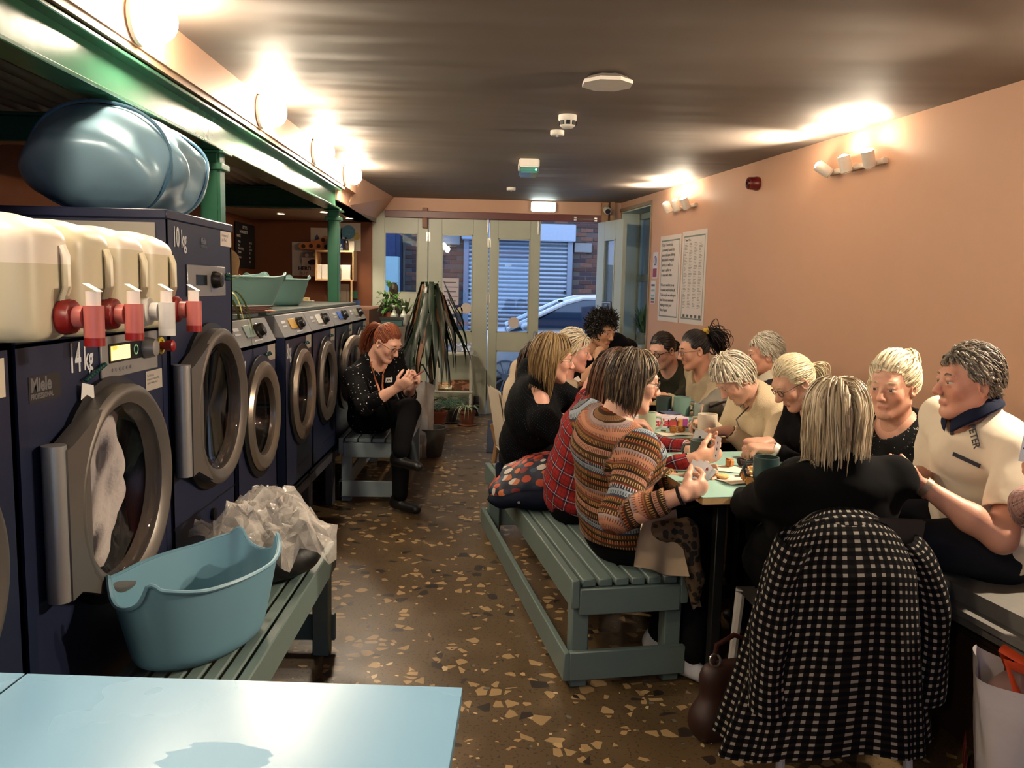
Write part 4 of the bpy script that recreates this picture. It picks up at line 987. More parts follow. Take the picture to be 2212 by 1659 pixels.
MB().lathe([(.075, 0), (.075, .001)], 30, T(-.02, -.0045, .05) @ Rx(PI/2)).build('blue_disc', M('#5f9bb3', .6), p); MB().lathe([(.04, 0), (.04, .001)], 24, T(.07, -.0040, .01) @ Rx(PI/2)).build('yellow_disc', M('#d8c06a', .6), p)
text('Every\nDay', .04, M('#7fb4c6', .6), p, T(-.06, -.006, .06) @ Rx(PI/2))
p = poster('poster', 'pale poster with a blue figure behind the green post', -1.83, 1.90, .34, .19, '#c9b9a0')
MB().prism([(-.13, -.09), (-.06, -.09), (-.075, -.02), (-.1, .03), (-.125, -.01)], .0045, .005, Rx(PI/2)).build('figure', M('#4d5a77', .7), p)
p = poster('poster', 'grey and white poster left of the wooden rack', -2.06, 1.66, .28, .36, '#b8b2a6', 9.04)
MB().lathe([(.12, 0), (.12, .001)], 30, T(.06, -.0045, .0) @ Rx(PI/2)).build('grey_disc', M('#8d8a83', .7), p)
for x, z in ((.02, .04), (.11, .05)): MB().lathe([(.02, 0), (.02, .001)], 16, T(x, -.006, z) @ Rx(PI/2)).build('white_dot', mWhite, p)
text('sign up', .05, M('#5b6573', .7), p, T(-.05, -.006, -.03) @ Rx(PI/2))
p = poster('poster', 'heritage poster with a dark haired portrait', -1.99, 1.575, .20, .20, '#d6cdbd', 9.03)
text('HERITAGE', .054, M('#2b2a38', .7), p, T(-.14, -.006, -.035) @ Rx(PI/2), bold=.002)
MB().ell((.025, -.005, .0), (.045, .002, .055)).build('portrait_face', M('#d9c4b6', .7), p); MB().ell((.02, -.0055, .05), (.058, .002, .032)).build('portrait_hair', M('#2a2530', .7), p)
text('BUY', .05, M('#7a7668', .7), p, T(-.13, -.006, -.085) @ Rx(PI/2))
p = poster('framed_picture', 'framed grey drawing below the wooden shelf', -1.66, 1.28, .16, .24, '#b9ad98', 9.02)
for lo, hi in (((-.05, -.006, -.07), (-.047, -.004, .07)), ((.047, -.006, -.07), (.05, -.004, .07)), ((-.05, -.006, .067), (.05, -.004, .07)), ((-.05, -.006, -.07), (.05, -.004, -.067))): MB().box(lo, hi).build('drawn_line', M('#8d8474', .7), p)
tagb(MB().box((-.04, -.01, -.04), (.04, 0, .04)).build('note_card', M('#2f7a62', .6)), 'small green card pinned below the shelf', 'card', (-1.535, 9.03, 1.285))
tagb(MB().box((-.055, -.01, -.05), (.055, 0, .045)).build('note_card', M('#3c5f92', .6)), 'small blue card pinned below the green one', 'card', (-1.52, 9.03, 1.18))
# counter clutter
for i, (x, y, w_, h_, c, l) in enumerate(((-1.80, 7.55, .07, .07, '#e0c49a', 'small tan box on the counter left of the green post'), (-1.70, 7.5, .05, .07, '#e0cf8e', 'small yellow box on the counter near the green post'), (-1.5, 7.45, .16, .03, '#d9d4c8', 'flat white box on the brown counter'), (-1.36, 7.35, .09, .035, '#b02522', 'red box on the brown counter'), (-1.62, 7.2, .10, .05, '#c8bba4', 'cream box on the brown counter'))):
    tagb(MB().box((-w_/2, -.04, 0), (w_/2, .04, h_), bev=.004).build('small_box', M(c, .6)), l, 'box', (x, y, 1.202))
# wine bottle neck and paper bag hanging by the chalkboard
s = SDF((-.16, -.06, -.02), (.16, .06, .34), .01); s.cone((0, 0, .04), (0, 0, .16), .10, .12, .02, flat=((0, 1, 0), 2.6)).cone((0, 0, .16), (0, 0, .27), .11, .03, .03, flat=((0, 1, 0), 2.2)); V, Q = s.mesh()
r = thing('cloth_bag', 'cream cloth bag hanging beside the chalkboard', 'bag', (-2.45, 7.62, 1.42)); np_mesh('body', V, Q, M('#c3a678', .8, 0, .15), r)
MB().tube([(-.03, 0, .26), (-.05, 0, .40), (-.02, 0, .55)], .008, 6).build('red_strap', M('#8e1f22', .6), r); MB().cyl((-.06, 0, .25), (.06, 0, .25), .012, n=10).build('rod', M('#caa878', .5), r)
for k_, z in enumerate((.14, .09)): text('soap\nflakes' if k_ else 'LIN', .035, M('#4a3b2e', .7), r, T(-.05, -.052, z) @ Rx(PI/2))
tag(MB().cyl((-2.46, 7.62, 0.0), (-2.46, 7.62, 2.07), .012, n=10).build('pole', M('#8d8378', .5, .4)), 'thin grey pole beside the chalkboard', 'pole')
# silver ducts behind the tall machine
r = thing('duct_pipe', 'silver flue duct behind the blue laundry bag', 'duct', (-2.05, 2.75, 1.2)); mDuct = M('#8c8680', .3, .8)
MB().cyl((0, 0, 0), (0, 0, .62), .09, n=24).tube([(0, 0, .62), (0, -.02, .74), (-.02, -.14, .80), (-.05, -.5, .80)], .09, 20).build('pipe', mDuct, r); MB().torus((0, 0, .5), .092, .008).torus((0, 0, .30), .092, .008).build('joint_band', mDuct, r)
# ------------------------------------------------------------------ ceiling fittings
r = thing('ceiling_panel', 'white octagonal ceiling fitting nearest the camera', 'ceiling fitting', (.475, 3.75, 2.34))
n8 = [(math.cos(PI/8+i*PI/4), math.sin(PI/8+i*PI/4)) for i in range(8)]
MB().prism([(x*.115, y*.115) for x, y in n8], -.045, -.03).build('cover', M('#dcd5cb', .45), r)
mb = MB(); lo = [(x*.115, y*.115, -.03) for x, y in n8]; hi = [(x*.085, y*.085, -.012) for x, y in n8]
mb.add(lo+hi, [(i, (i+1) % 8, 8+(i+1) % 8, 8+i) for i in range(8)]); mb.build('skirt', M('#a89c8e', .5), r, smooth=False)
MB().cyl((0, 0, -.03), (0, 0, 0), .05, n=18).build('mount', mBlack, r)
r = thing('smoke_detector', 'white dome smoke detector with dark slots on the ceiling', 'smoke detector', (.375, 4.62, 2.34))
MB().lathe([(.05, 0), (.05, -.025), (.046, -.03)], 28).build('base', mWhite, r); MB().lathe([(.046, -.03), (.042, -.055), (.03, -.066), (.001, -.068)], 28, cap=False).build('dome', mWhite, r)
for i in range(8):
    a = i*PI/4; MB().box((-.011, -.002, -.011), (.011, .004, .011), T(.0445*math.cos(a), .0445*math.sin(a), -.043) @ Rz(a-PI/2)).build('slot', mBlack, r)
for i, (x, y) in enumerate(((.352, 5.07), (.13, 7.94))):
    r = thing('ceiling_sensor', ['small round white sensor beside the smoke detector', 'small round white sensor near the exit sign'][i], 'sensor', (x, y, 2.34))
    MB().lathe([(.042, 0), (.042, -.022), (.036, -.028)], 24).build('body', mWhite, r); MB().lathe([(.008, -.028), (.006, -.036)], 10).build('lens', mSteel, r)
r = thing('emergency_light', 'white box emergency light with green tinted lens on the ceiling', 'light', (.23, 6.3, 2.34))
MB().box((-.075, -.15, -.06), (.075, .15, 0), bev=.008).build('housing', mWhite, r); MB().box((-.07, -.145, -.10), (.07, .145, -.06), bev=.012).build('lens', M('#4e8a86', .15, 0, .4, 14), r)
MB().lathe([(.007, 0), (.007, .004)], 10, T(.05, -.151, -.08) @ Rx(PI/2)).build('led', EM((.1, 1, .5), 4), r)
r = thing('security_camera', 'white bullet security camera in the far right corner', 'camera', (1.16, 9.0, 2.28))
MB().lathe([(.035, 0), (.04, .02), (.04, .11), (.03, .13)], 24, T(.02, -.03, -.03) @ Rx(PI/2+.25) @ T(0, 0, -.05)).build('body', mWhite, r)
MB().lathe([(.028, 0), (.028, .006)], 20, T(.02, -.03, -.03) @ Rx(PI/2+.25) @ T(0, 0, .079)).build('lens', mBlk, r)
MB().tube([(.02, .0, -.02), (.03, .03, .02), (.03, .06, .03)], .012, 8).build('bracket', mWhite, r); MB().tube([(.06, .04, -.03), (.09, .03, .02), (.08, .05, .05), (.05, .05, .02)], .005, 6).build('cable', mPaper, r)
# ------------------------------------------------------------------ right wall fittings
def onwall(name, label, cat, t, z): return thing(name, label, cat, Vector((2.87, 0, 0))+Rz(RWA) @ Vector((0, t, z)), RWA)
r = onwall('alarm_sounder', 'dark red fire alarm sounder on the pink wall', 'alarm', 6.07, 2.18)
MB().lathe([(.048, 0), (.05, .02), (.046, .03), (.043, .075), (.038, .08)], 24, Ry(-PI/2)).build('body', M('#5e1310', .3), r); MB().lathe([(.03, .078), (.028, .086), (.012, .088), (.01, .08)], 20, Ry(-PI/2)).build('horn', M('#3f0b0b', .3), r)
def notice(name, label, y0, y1, z0, z1, col='#d6cfc9', frame=True):
    t0_, t1_ = y0*k, y1*k; r = onwall(name, label, 'poster', (t0_+t1_)/2, (z0+z1)/2); w_, h_ = t1_-t0_, z1-z0
    MB().box((-.004, -w_/2, -h_/2), (-.0005, w_/2, h_/2)).build('sheet', M(col, .6, 0, .03), r)
    if frame:
        fm = M('#6f8078', .6); a, b = w_/2-.035, h_/2-.04
        MB().box((-.0052, -a, b-.012), (-.004, a, b)).box((-.0052, -a, -b), (-.004, a, -b+.012)).box((-.0052, -a, -b), (-.004, -a+.006, b)).box((-.0052, a-.006, -b), (-.004, a, b)).build('printed_border', fm, r)
    return r, w_, h_
TW = Matrix(((0, 0, -1, 0), (-1, 0, 0, 0), (0, 1, 0, 0), (0, 0, 0, 1)))   # text plane -> wall plane (reads from the room)
r, w_, h_ = notice('wall_notice', 'large white printed notice with big text, left one of the pair', 7.34, 7.84, 1.125, 1.91)
mGreyInk = M('#6c6a68', .8)
for i, s_ in enumerate(("Kitty's Launderette:", 'community launderette', 'and social space offering', 'affordable & ecological', 'services, as well as a', 'space to gather or', 'to meet with others.', '', 'We are a workers co-op', 'to ensure work returns all', 'Trade surplus we make goes', 'back into our community', 'helping to make good', 'things happen')):
    if s_: text(s_, .037, mGreyInk, r, T(-.0052, w_/2-.055, h_/2-.095-i*.046) @ TW, sx=.88, bold=.0004)
r, w_, h_ = notice('wall_notice', 'large white printed list in four columns, right one of the pair', 6.80, 7.31, 1.125, 1.92)
text('Thank You', .028, mGreyInk, r, T(-.0052, w_/2-.06, h_/2-.085) @ TW)
mb = MB(); rs_ = np.random.RandomState(4)
for c in range(4):
    for i in range(44):
        L_ = rs_.uniform(.03, .075); y_ = w_/2-.055-c*.105; z_ = h_/2-.105-i*.0128
        mb.box((-.0052, y_-L_, z_-.0022), (-.0046, y_, z_+.0022))
o = mb.build('printed_names', M('#8b8884', .8), r, smooth=False); o['kind'] = 'stuff'
for i in range(5): MB().box((-.0052, w_/2-.075-i*.085-.045, -h_/2+.055), (-.0046, w_/2-.075-i*.085, -h_/2+.08)).build('printed_logo', M('#5d5b5a', .8), r)
r, w_, h_ = notice('safety_notice', 'narrow no smoking notice beside the window, upper one', 7.90, 8.02, 1.52, 1.77, '#cfd0dc', False)
MB().torus((0, 0, 0), .04, .005, T(-.006, 0, .045) @ Ry(PI/2), 24, 5, .3).build('ban_ring', M('#5a5a90', .6), r); MB().box((-.006, -.05, -.11), (-.0042, .05, -.03)).build('red_panel', M('#8a3a55', .6), r)
MB().box((-.006, -.004, .01), (-.0045, .004, .08), Rx(.7) if False else None).build('ban_bar', M('#5a5a90', .6), r)
r, w_, h_ = notice('safety_notice', 'narrow fire action notice beside the window, lower one', 7.93, 8.05, 1.28, 1.50, '#cdd2d2', False)
for z_, c_ in ((.07, '#56607a'), (.02, '#8fa0b0'), (-.03, '#8fa0b0'), (-.06, '#3f6a60'), (-.09, '#9a4a4a')): MB().box((-.006, -.045, z_-.014), (-.0045, .045, z_+.006)).build('printed_band', M(c_, .6), r)
# window sill plants
def sill(t, x=.08): return Vector((2.87, 0, 0))+Rz(RWA) @ Vector((x, t, .863))
r = thing('sill_plant', 'leafy plant in a grey pot on the window sill', 'plant', sill(8.55))
MB().lathe([(.05, 0), (.065, .11), (.06, .11), (.048, .01)], 20, cap=False).lathe([(.06, .09), (.001, .095)], 20, cap=False).build('pot', M('#5e6b6b', .5), r)
for i in range(34):
    a = i*2.4; L_ = .07+.09*((i*7) % 10)/10; leaf_obj((.02*math.cos(a), .02*math.sin(a), .10+.012*(i % 6)), a, L_, .035, .08+.03*(i % 4), .5, M('#3d5a44', .5, 0, .3), r, seg=5)
for t, h_, c_, l in ((8.40, .09, '#b8a892', 'small cream flower pot on the window sill'), (8.32, .08, '#8a5a44', 'small terracotta pot with a cactus on the window sill')):
    r = thing('sill_pot', l, 'plant', sill(t)); MB().lathe([(.03, 0), (.042, h_), (.036, h_), (.028, .01)], 18, cap=False).build('pot', M(c_, .6), r); MB().ell((0, 0, h_+.03), (.025, .025, .05), n=12, m=8).build('cactus', M('#5a4636', .7, 0, .3), r)

# ------------------------------------------------------------------ plants and clutter by the doors
CT = 1.202
r = thing('counter_plant', 'bushy green pot plant at the end of the counter', 'plant', (-1.17, 7.25, 1.08))
tag(MB().box((-1.018, 6.9, 0), (-.74, 7.75, 1.06), bev=.004).build('counter', M('#5b5148', .5, 0, .1)), 'low dark counter holding plants and soap beside the last machine', 'counter')
r.location = (-.90, 7.12, 1.061)
MB().lathe([(.05, 0), (.068, .11), (.062, .11), (.048, .01)], 20, cap=False).lathe([(.062, .09), (.001, .095)], 20, cap=False).build('pot', M('#8a4a30', .7), r)
rs_ = np.random.RandomState(3)
for i in range(150):
    a = rs_.uniform(0, 6.28); rad = rs_.uniform(.0, .10); z_ = rs_.uniform(.10, .27)
    leaf_obj((rad*math.cos(a), rad*math.sin(a), z_), a+rs_.uniform(-1, 1), rs_.uniform(.03, .06), .026, rs_.uniform(-.01, .03), rs_.uniform(.2, 1.0), (mLeafG, M('#35592a', .5, 0, .3))[i % 2], r, seg=3)
# small bust
s = SDF((-.14, -.1, -.02), (.14, .1, .36), .008); s.ell((0, 0, .29), (.042, .048, .058), .01).cone((0, 0, .17), (0, .0, .26), .038, .03, .03).cone((-.075, 0, .12), (.075, 0, .12), .05, .05, .04).cone((0, 0, 0), (0, 0, .12), .085, .06, .03).ell((0, -.045, .285), (.012, .016, .018), .01); V, Q = s.mesh()
tag(np_mesh('statuette', V, Q, M('#3a342c', .5, .3, .2), relax=1), 'dark bronze bust standing before the left door', 'statuette', loc=(-.93, 7.62, 1.08))
for i, (x, y, h_, c_, l) in enumerate(((-.85, 7.0, .13, '#a9b5a8', 'pale pump soap bottle on the low counter, left of two'), (-.775, 7.05, .125, '#c2c9be', 'pale pump soap bottle on the low counter, right of two'))):
    r = thing('soap_bottle', l, 'bottle', (x, y, 1.061)); MB().lathe([(.03, 0), (.032, .01), (.032, h_*.7), (.014, h_*.85), (.012, h_)], 18).build('body', M(c_, .35), r)
    MB().cyl((0, 0, h_), (0, 0, h_+.035), .005, n=8).box((-.012, -.035, h_+.03), (.012, .012, h_+.042), bev=.003).build('pump', mWhite, r)
r = thing('desk_tray', 'teal and black tray on the low counter in front of the soap bottles', 'tray', (-.80, 6.93-.0, 1.061)); r.location = (-.86, 6.945, 1.061)
MB().box((-.09, -.035, 0), (.09, .035, .05), bev=.004).build('tray', M('#25524f', .4), r); MB().box((-.1, -.04, .05), (.1, -.03, .075)).build('rim', mBlack, r)
r = thing('counter_plant', 'small trailing plant left of the big drooping plant', 'plant', (-.80, 7.45, 1.061))
MB().lathe([(.035, 0), (.048, .08), (.044, .08), (.033, .01)], 16, cap=False).build('pot', M('#b3aa97', .6), r)
for i in range(26): a = i*2.4; leaf_obj((0, 0, .08), a, .06+.06*((i*3) % 5)/5, .02, .06+.02*(i % 3), .6, M('#4e6a44', .5, 0, .3), r, seg=4)
for i in range(18): a = i*2.4; leaf_obj((-.16, .16, .30+.01*(i % 5)), a, .05+.05*((i*3) % 5)/5, .03, .04, .4, M('#5f9a4a', .5, 0, .3), r, seg=4)
# big drooping dracaena on a pot stand
r = thing('drooping_plant', 'tall plant with long drooping dark leaves before the folding doors', 'plant', (-.52, 6.75, 0))
MB().lathe([(.10, 0), (.14, .22), (.15, .24), (.13, .24), (.11, .20), (.001, .20)], 26, cap=False).build('pot', M('#41403c', .6), r)
MB().tube([(0, 0, .2), (.01, 0, .6), (-.02, .01, 1.0), (.0, 0, 1.36)], [.018, .017, .016, .012], 8).build('trunk', M('#4a3a28', .8), r)
rs_ = np.random.RandomState(11)
for i in range(54):
    a = i*2.39996; z_ = 1.36-.40*(i/54)**1.1; L_ = rs_.uniform(.30, .56)
    mb = MB(); d = Vector((math.cos(a), math.sin(a), 0)); sd = Vector((-math.sin(a), math.cos(a), 0)); vs = []; seg = 9; w_ = rs_.uniform(.036, .056); out = rs_.uniform(.08, .30)
    for j in range(seg+1):
        t = j/seg; hx = out*(1-(1-t)**2.2)*1.15; hz = .10*math.sin(min(1, t*2.6)*PI)*(1 if t < .4 else .2)-L_*max(0, t-.16)**1.15
        p = Vector((0, 0, z_))+d*(.01+hx)+Vector((0, 0, hz)); ww = w_*(math.sin(PI*(.10+.88*t))**.6); tw = .8*math.sin(3*t+i)
        s2 = sd*math.cos(tw*t)+d*math.sin(tw*t)*.6
        vs += [p-s2*ww/2, p+d*ww*.18, p+s2*ww/2]
    mb.add(vs, sum([[(3*j, 3*j+1, 3*j+4, 3*j+3), (3*j+1, 3*j+2, 3*j+5, 3*j+4)] for j in range(seg)], []))
    mb.build('leaf', mBrownLeaf if i % 9 == 4 else mLeafD, r, ang=80)
# white side table with magazines
r = thing('side_table', 'pale two tier side table before the folding doors', 'table', (-.42, 8.80, 0)); mST = M('#c2c4b8', .5)
MB().box((-.20, -.17, .69), (.20, .17, .715), bev=.004).build('top', mST, r); MB().box((-.20, -.17, .285), (.20, .17, .305), bev=.004).build('shelf', mST, r)
for x in (-.19, .165):
    for y in (-.16, .135): MB().box((x, y, 0), (x+.025, y+.025, .69)).build('leg', mST, r)
for i, (x, y, z_, rz_, w_, h_, c_, l) in enumerate(((-.52, 8.74, .717, .1, .16, .13, '#4a5770', 'blue magazine on the left of the side table top'), (-.34, 8.75, .717, -.1, .19, .15, '#8d9198', 'grey picture magazine on the right of the side table top'), (-.40, 8.78, .735, .2, .14, .12, '#3a3d48', 'dark magazine lying across the other two'), (-.52, 8.71, .306, .0, .15, .12, '#7a5a40', 'brown leaflet on the lower shelf of the side table'), (-.34, 8.74, .306, .1, .22, .17, '#5a3a26', 'dark brown picture book on the lower shelf'), (-.50, 8.66, .320, -.1, .12, .06, '#c9b48c', 'cream card on the lower shelf'))):
    g = NT('printed cover'); v = g.obj(); c_ = np.array(lin(c_))
    o = MB().box((-w_/2, -h_/2, 0), (w_/2, h_/2, .012), bev=.001).build('magazine', g.done(g.mix(g.math('GREATER_THAN', g.noise(v, 22, 3), .54), tuple(c_), tuple(np.minimum(1, c_*2.6+.03))), .35)); tag(o, l, 'magazine', 'magazines on the side table', (x, y+.02, z_+h_*.26), rz_); o.rotation_euler[0] = .55
# floor plants
def fern(label, loc, potc, h, n, L, mat, pr=.085, fron=True):
    r = thing('potted_plant', label, 'plant', loc)
    MB().lathe([(pr*.72, 0), (pr, h*.85), (pr*1.1, h*.85), (pr*1.1, h), (pr*.98, h), (pr*.9, h*.8), (.001, h*.8)], 24, cap=False).build('pot', M(potc, .75, 0, .15), r)
    MB().lathe([(pr*1.0, 0), (pr*1.25, .012), (pr*1.2, .018), (pr*.9, .006)], 24).build('saucer', M(potc, .7), r)
    for i in range(n):
        a = i*2.39996; le = L*(.7+.5*((i*7) % 10)/10)
        if fron:
            mb = MB(); d = Vector((math.cos(a), math.sin(a), 0)); sd = Vector((-math.sin(a), math.cos(a), 0))
            for q in range(1, 12):
                t = q/12; p = Vector((0, 0, h))+d*(le*.85*t)+Vector((0, 0, le*(1.1*t-1.0*t*t*1.15)+.10*(1-(i % 4)/4)*t)); ll = .075*math.sin(PI*(.15+.8*t))
                for sg_ in (-1, 1): mb.add([p, p+sd*sg_*ll*.6+d*ll*.35-Vector((0, 0, .008)), p+sd*sg_*ll+d*ll*.55-Vector((0, 0, .022)), p+sd*sg_*ll*.5+d*ll*.1], [(0, 1, 2, 3)])
            mb.tube([Vector((0, 0, h))+d*(le*.85*t)+Vector((0, 0, le*(1.1*t-1.15*t*t)+.10*(1-(i % 4)/4)*t)) for t in (0, .25, .5, .75, 1)], .002, 4)
            mb.build('frond', mat, r, ang=80)
        else: leaf_obj((0, 0, h), a, le, .012, le*.55, 1.1, mat, r)
    return r
fern('leafy fern in a terracotta pot beside the bench end', (-.56, 7.98, 0), '#7a3f2a', .19, 14, .34, M('#33532e', .5, 0, .3), .11)
fern('dark fern in a grey pot between the two terracotta pots', (-.45, 8.45, 0), '#4e4a44', .14, 12, .26, M('#3f5a3a', .5, 0, .3), .09)
fern('thin leaved spider plant in a terracotta pot by the doors', (-.26, 8.30, 0), '#7d4a34', .15, 22, .26, M('#7d8f6a', .5, 0, .3), .08, False)
r = thing('flask', 'black cylindrical flask standing at the foot of the door', 'flask', (-.185, 8.93, 0)); MB().lathe([(.033, 0), (.035, .01), (.035, .16), (.03, .165)], 20).build('body', mBlk, r); MB().lathe([(.03, .165), (.03, .21), (.026, .215)], 20).build('cap', M('#1c1c20', .4), r)
tag(MB().box((-.05, 6.9, .0005), (.45, 8.6, .008), bev=.003).build('door_mat', M('#232c40', .9, 0, .2, 60)), 'dark blue mat on the floor inside the open doorway', 'mat')
# shopping bag behind the woman with the phone
r = thing('shiny_bag', 'crinkled white and silver bag behind the woman with the phone', 'bag', (-.66, 6.25, .0))
mb = MB().grid(lambda u, v: ((.15+.03*v)*math.cos(2*PI*u)+.012*math.sin(9*u*6.28+5*v), (.10+.02*v)*math.sin(2*PI*u)+.01*math.sin(7*u*6.28-8*v), .62*v+.42*(v > 2)+.02*math.sin(5*u*6.28)*v), 60, 14, True); mb.build('body', M('#a09a96', .25, .3, .2), r)
mb = MB().tube([(-.14, 0, .62), (-.1, .02, .74), (.08, .02, .76), (.15, 0, .63)], .008, 6); mb.build('handle', mBlack, r)
r.location = (-.66, 6.70, .0)

# ------------------------------------------------------------------ white chair by the bench, tables, banquette
mTeal = M('#8fb8ac', .38, 0, .04, 6)
cafe_table('teal topped plywood table nearest the camera, with cake pieces', (.685, 2.595, 0), RWA, .56, .72, mTeal, mPly, .74)
cafe_table('teal topped plywood table in the middle, with the game box', (.575, 3.63, 0), RWA, .62, .76, mTeal, mPly, .74)
cafe_table('teal topped plywood table farthest from the camera', (.44, 4.83, 0), RWA, .62, .76, mTeal, mPly, .74)
def chair(label, loc, rz, mat, legm, bh=.36):
    r = thing('chair', label, 'chair', loc, rz)          # faces local +y
    MB().grid(lambda u, v: (-.20+.40*u, -.20+.40*v, .44-.02*math.sin(PI*u)*math.sin(PI*v)-.02*max(0, v-.85)/.15), 13, 13).grid(lambda u, v: (.20-.40*u, -.20+.40*v, .425-.02*math.sin(PI*u)*math.sin(PI*v)-.02*max(0, v-.85)/.15), 13, 13).build('seat', mat, r, ang=70)
    mb = MB()
    def bk(u, v, o=0.0): return ((-.19+.38*u)*(1-.06*v), -.205-.06*v-.03*math.cos(PI*(u-.5))*1.0+.03+o, (.46+bh*v)-.015*(2*u-1)**2*(1 if v > .8 else 0))
    mb.grid(lambda u, v: bk(u, v), 13, 11).grid(lambda u, v: bk(1-u, v, -.014), 13, 11).build('backrest', mat, r, ang=70)
    for x in (-.18, .18):
        MB().tube([(x, -.19, .43), (x*1.08, -.24, 0)], [.017, .013], 8).build('leg', legm, r); MB().tube([(x, .18, .42), (x*1.08, .21, 0)], [.017, .013], 8).build('leg', legm, r)
        MB().tube([(x, -.19, .42), (x*.98, -.225, .56)], .012, 8).build('back_strut', legm, r)
    return r
chair('cream plastic chair with wooden legs beside the blonde woman', (.245, 4.90, 0), -PI/2+.17, M('#cfc2ae', .45), M('#8a6a4a', .5))
chair('white framed chair under the gingham coat', (1.03, 2.47, 0), .06, M('#3a3634', .6), M('#c6c3c0', .4), .33)
# banquette in wall frame
r = onwall('banquette', 'long dark banquette with a grey seat cushion along the pink wall', 'sofa', 4.2, 0)
MB().box((-.95, -2.35, .0), (-.02, 1.68, .36), bev=.01).build('base', M('#2e1c14', .6, 0, .1), r)
MB().box((-.99, -2.38, .37), (-.02, -.30, .49), bev=.05).build('seat_cushion', M('#6b6862', .85, 0, .1, 60), r); MB().box((-.99, -.28, .37), (-.02, 1.70, .49), bev=.05).build('seat_cushion', M('#6b6862', .85, 0, .1, 60), r)

# ------------------------------------------------------------------ things on the tables
TT = .7405
def mug(label, px, py, col, r_=.042, h=.095, az=0.0, z=TT):
    p = PG(px, py, z); r = thing('mug', label, 'mug', (p.x, p.y, z), az, group='mugs on the tables'); m_ = M(col, .3)
    MB().lathe([(r_*.86, 0), (r_*.9, .003), (r_, h*.5), (r_, h), (r_-.004, h), (r_-.004, h*.5), (r_*.82, .008), (.001, .008)], 26, cap=False).build('cup', m_, r)
    MB().tube([(r_-.002, 0, h*.8), (r_+.022, 0, h*.78), (r_+.03, 0, h*.52), (r_+.020, 0, h*.28), (r_-.002, 0, h*.22)], .0055, 8).build('handle', m_, r)
    MB().lathe([(r_-.004, h*.72), (.001, h*.72)], 22, cap=False).build('drink', M('#5a3820', .2), r); return r
mug('pale green mug left of the game box', 1397, 934, '#a8bba0', az=-.3)
mug('cream mug in front of the woman writing', 1527, 940, '#d3c7b2', .045, .10, az=2.6)
mug('dark teal mug near the front edge of the nearest table', 1652, 1048, '#26393c', .044, .10, az=2.9)
mug('dark grey green mug behind the fanned playing cards', 1513, 1000, '#4a5a55', .042, .09, az=3.0)
mug('teal mug behind the game box', 1472, 897, '#6f8a80', .046, .10, az=.2)
mug('dark mug beside the teal mug behind the game box', 1433, 893, '#2f3836', .043, .095, az=1.0)
mug('small grey mug held by the woman with the yellow scrunchie', 1514, 902, '#8f958d', .040, .075, az=2.0)
g = NT('printed game box'); v = g.obj(); sp = g.sep(v)
f = g.math('MULTIPLY', g.math('GREATER_THAN', sp[0], .03), g.math('GREATER_THAN', g.noise(v, 26, 3), .5)); mGame = g.done(g.mix(f, lin('#d9cdd4'), lin('#3b2440')), .4)
p = PG(1428, 925, TT); r = thing('game_box', 'white and purple board game box with papers on top', 'game box', (p.x, p.y+.02, TT), .12)
MB().box((-.135, -.02, 0), (.135, .17, .055), bev=.002).build('box', mGame, r); MB().box((-.12, .0, .0565), (.05, .13, .058), Rz(.1)).build('paper', M('#dfc9c6', .6), r); MB().box((.02, .05, .0565), (.12, .15, .058)).build('paper', M('#5a6a92', .6), r)
text('Articulate', .05, M('#b8323c', .5), r, T(-.125, -.0212, .012) @ Rx(PI/2), bold=.0015)
for x0, c_ in ((.045, '#7a5a3a'), (.08, '#c98a4a'), (.105, '#8a3a7a')): MB().box((x0, -.0215, .008), (x0+.026, -.0202, .045)).build('picture', M(c_, .5, 0, .5, 40), r)
def rock(label, name, px, py, sz, col, seed, cat='cake', z=TT+.002, grp='pieces of cake on the table'):
    rs2 = np.random.RandomState(seed); p = PG(px, py, z); mb = MB().box([-q/2 for q in sz[:2]]+[0], [sz[0]/2, sz[1]/2, sz[2]], None, .005)
    mb.v = [tuple(np.array(q)+rs2.normal(0, .0022, 3)*(1 if q[2] > .002 else 0)) for q in mb.v]
    o = mb.build(name, M(col, .8, 0, .35, 70, .6, 90), None, ang=30); return tag(o, label, cat, grp, (p.x, p.y, z), rs2.uniform(0, 3))
NP = [('large napkin under the cake pieces on the nearest table', 1606, 1036, .20, .13, .35), ('napkin under the dark brownies', 1600, 1016, .17, .11, -.2), ('small folded napkin beside the playing cards', 1541, 1022, .035, .03, .2), ('napkin under the cake on the middle table', 1458, 938, .16, .09, .3), ('white paper in front of the woman writing', 1570, 944, .14, .07, .1), ('napkin under the biscuit on the middle table', 1512, 928, .09, .07, .4)]
for i, (l, px, py, a, b, rz_) in enumerate(NP):
    p = PG(px, py, TT); mb = MB().grid(lambda u, v: (-a/2+a*u, -b/2+b*v, .001+.0022*(1+math.sin(9*u+5*v+i))), 12, 9)
    tag(mb.build('napkin', M('#ddd3c0', .8, 0, .06), None, ang=80), l, 'napkin', 'napkins on the tables', (p.x, p.y, TT), rz_)
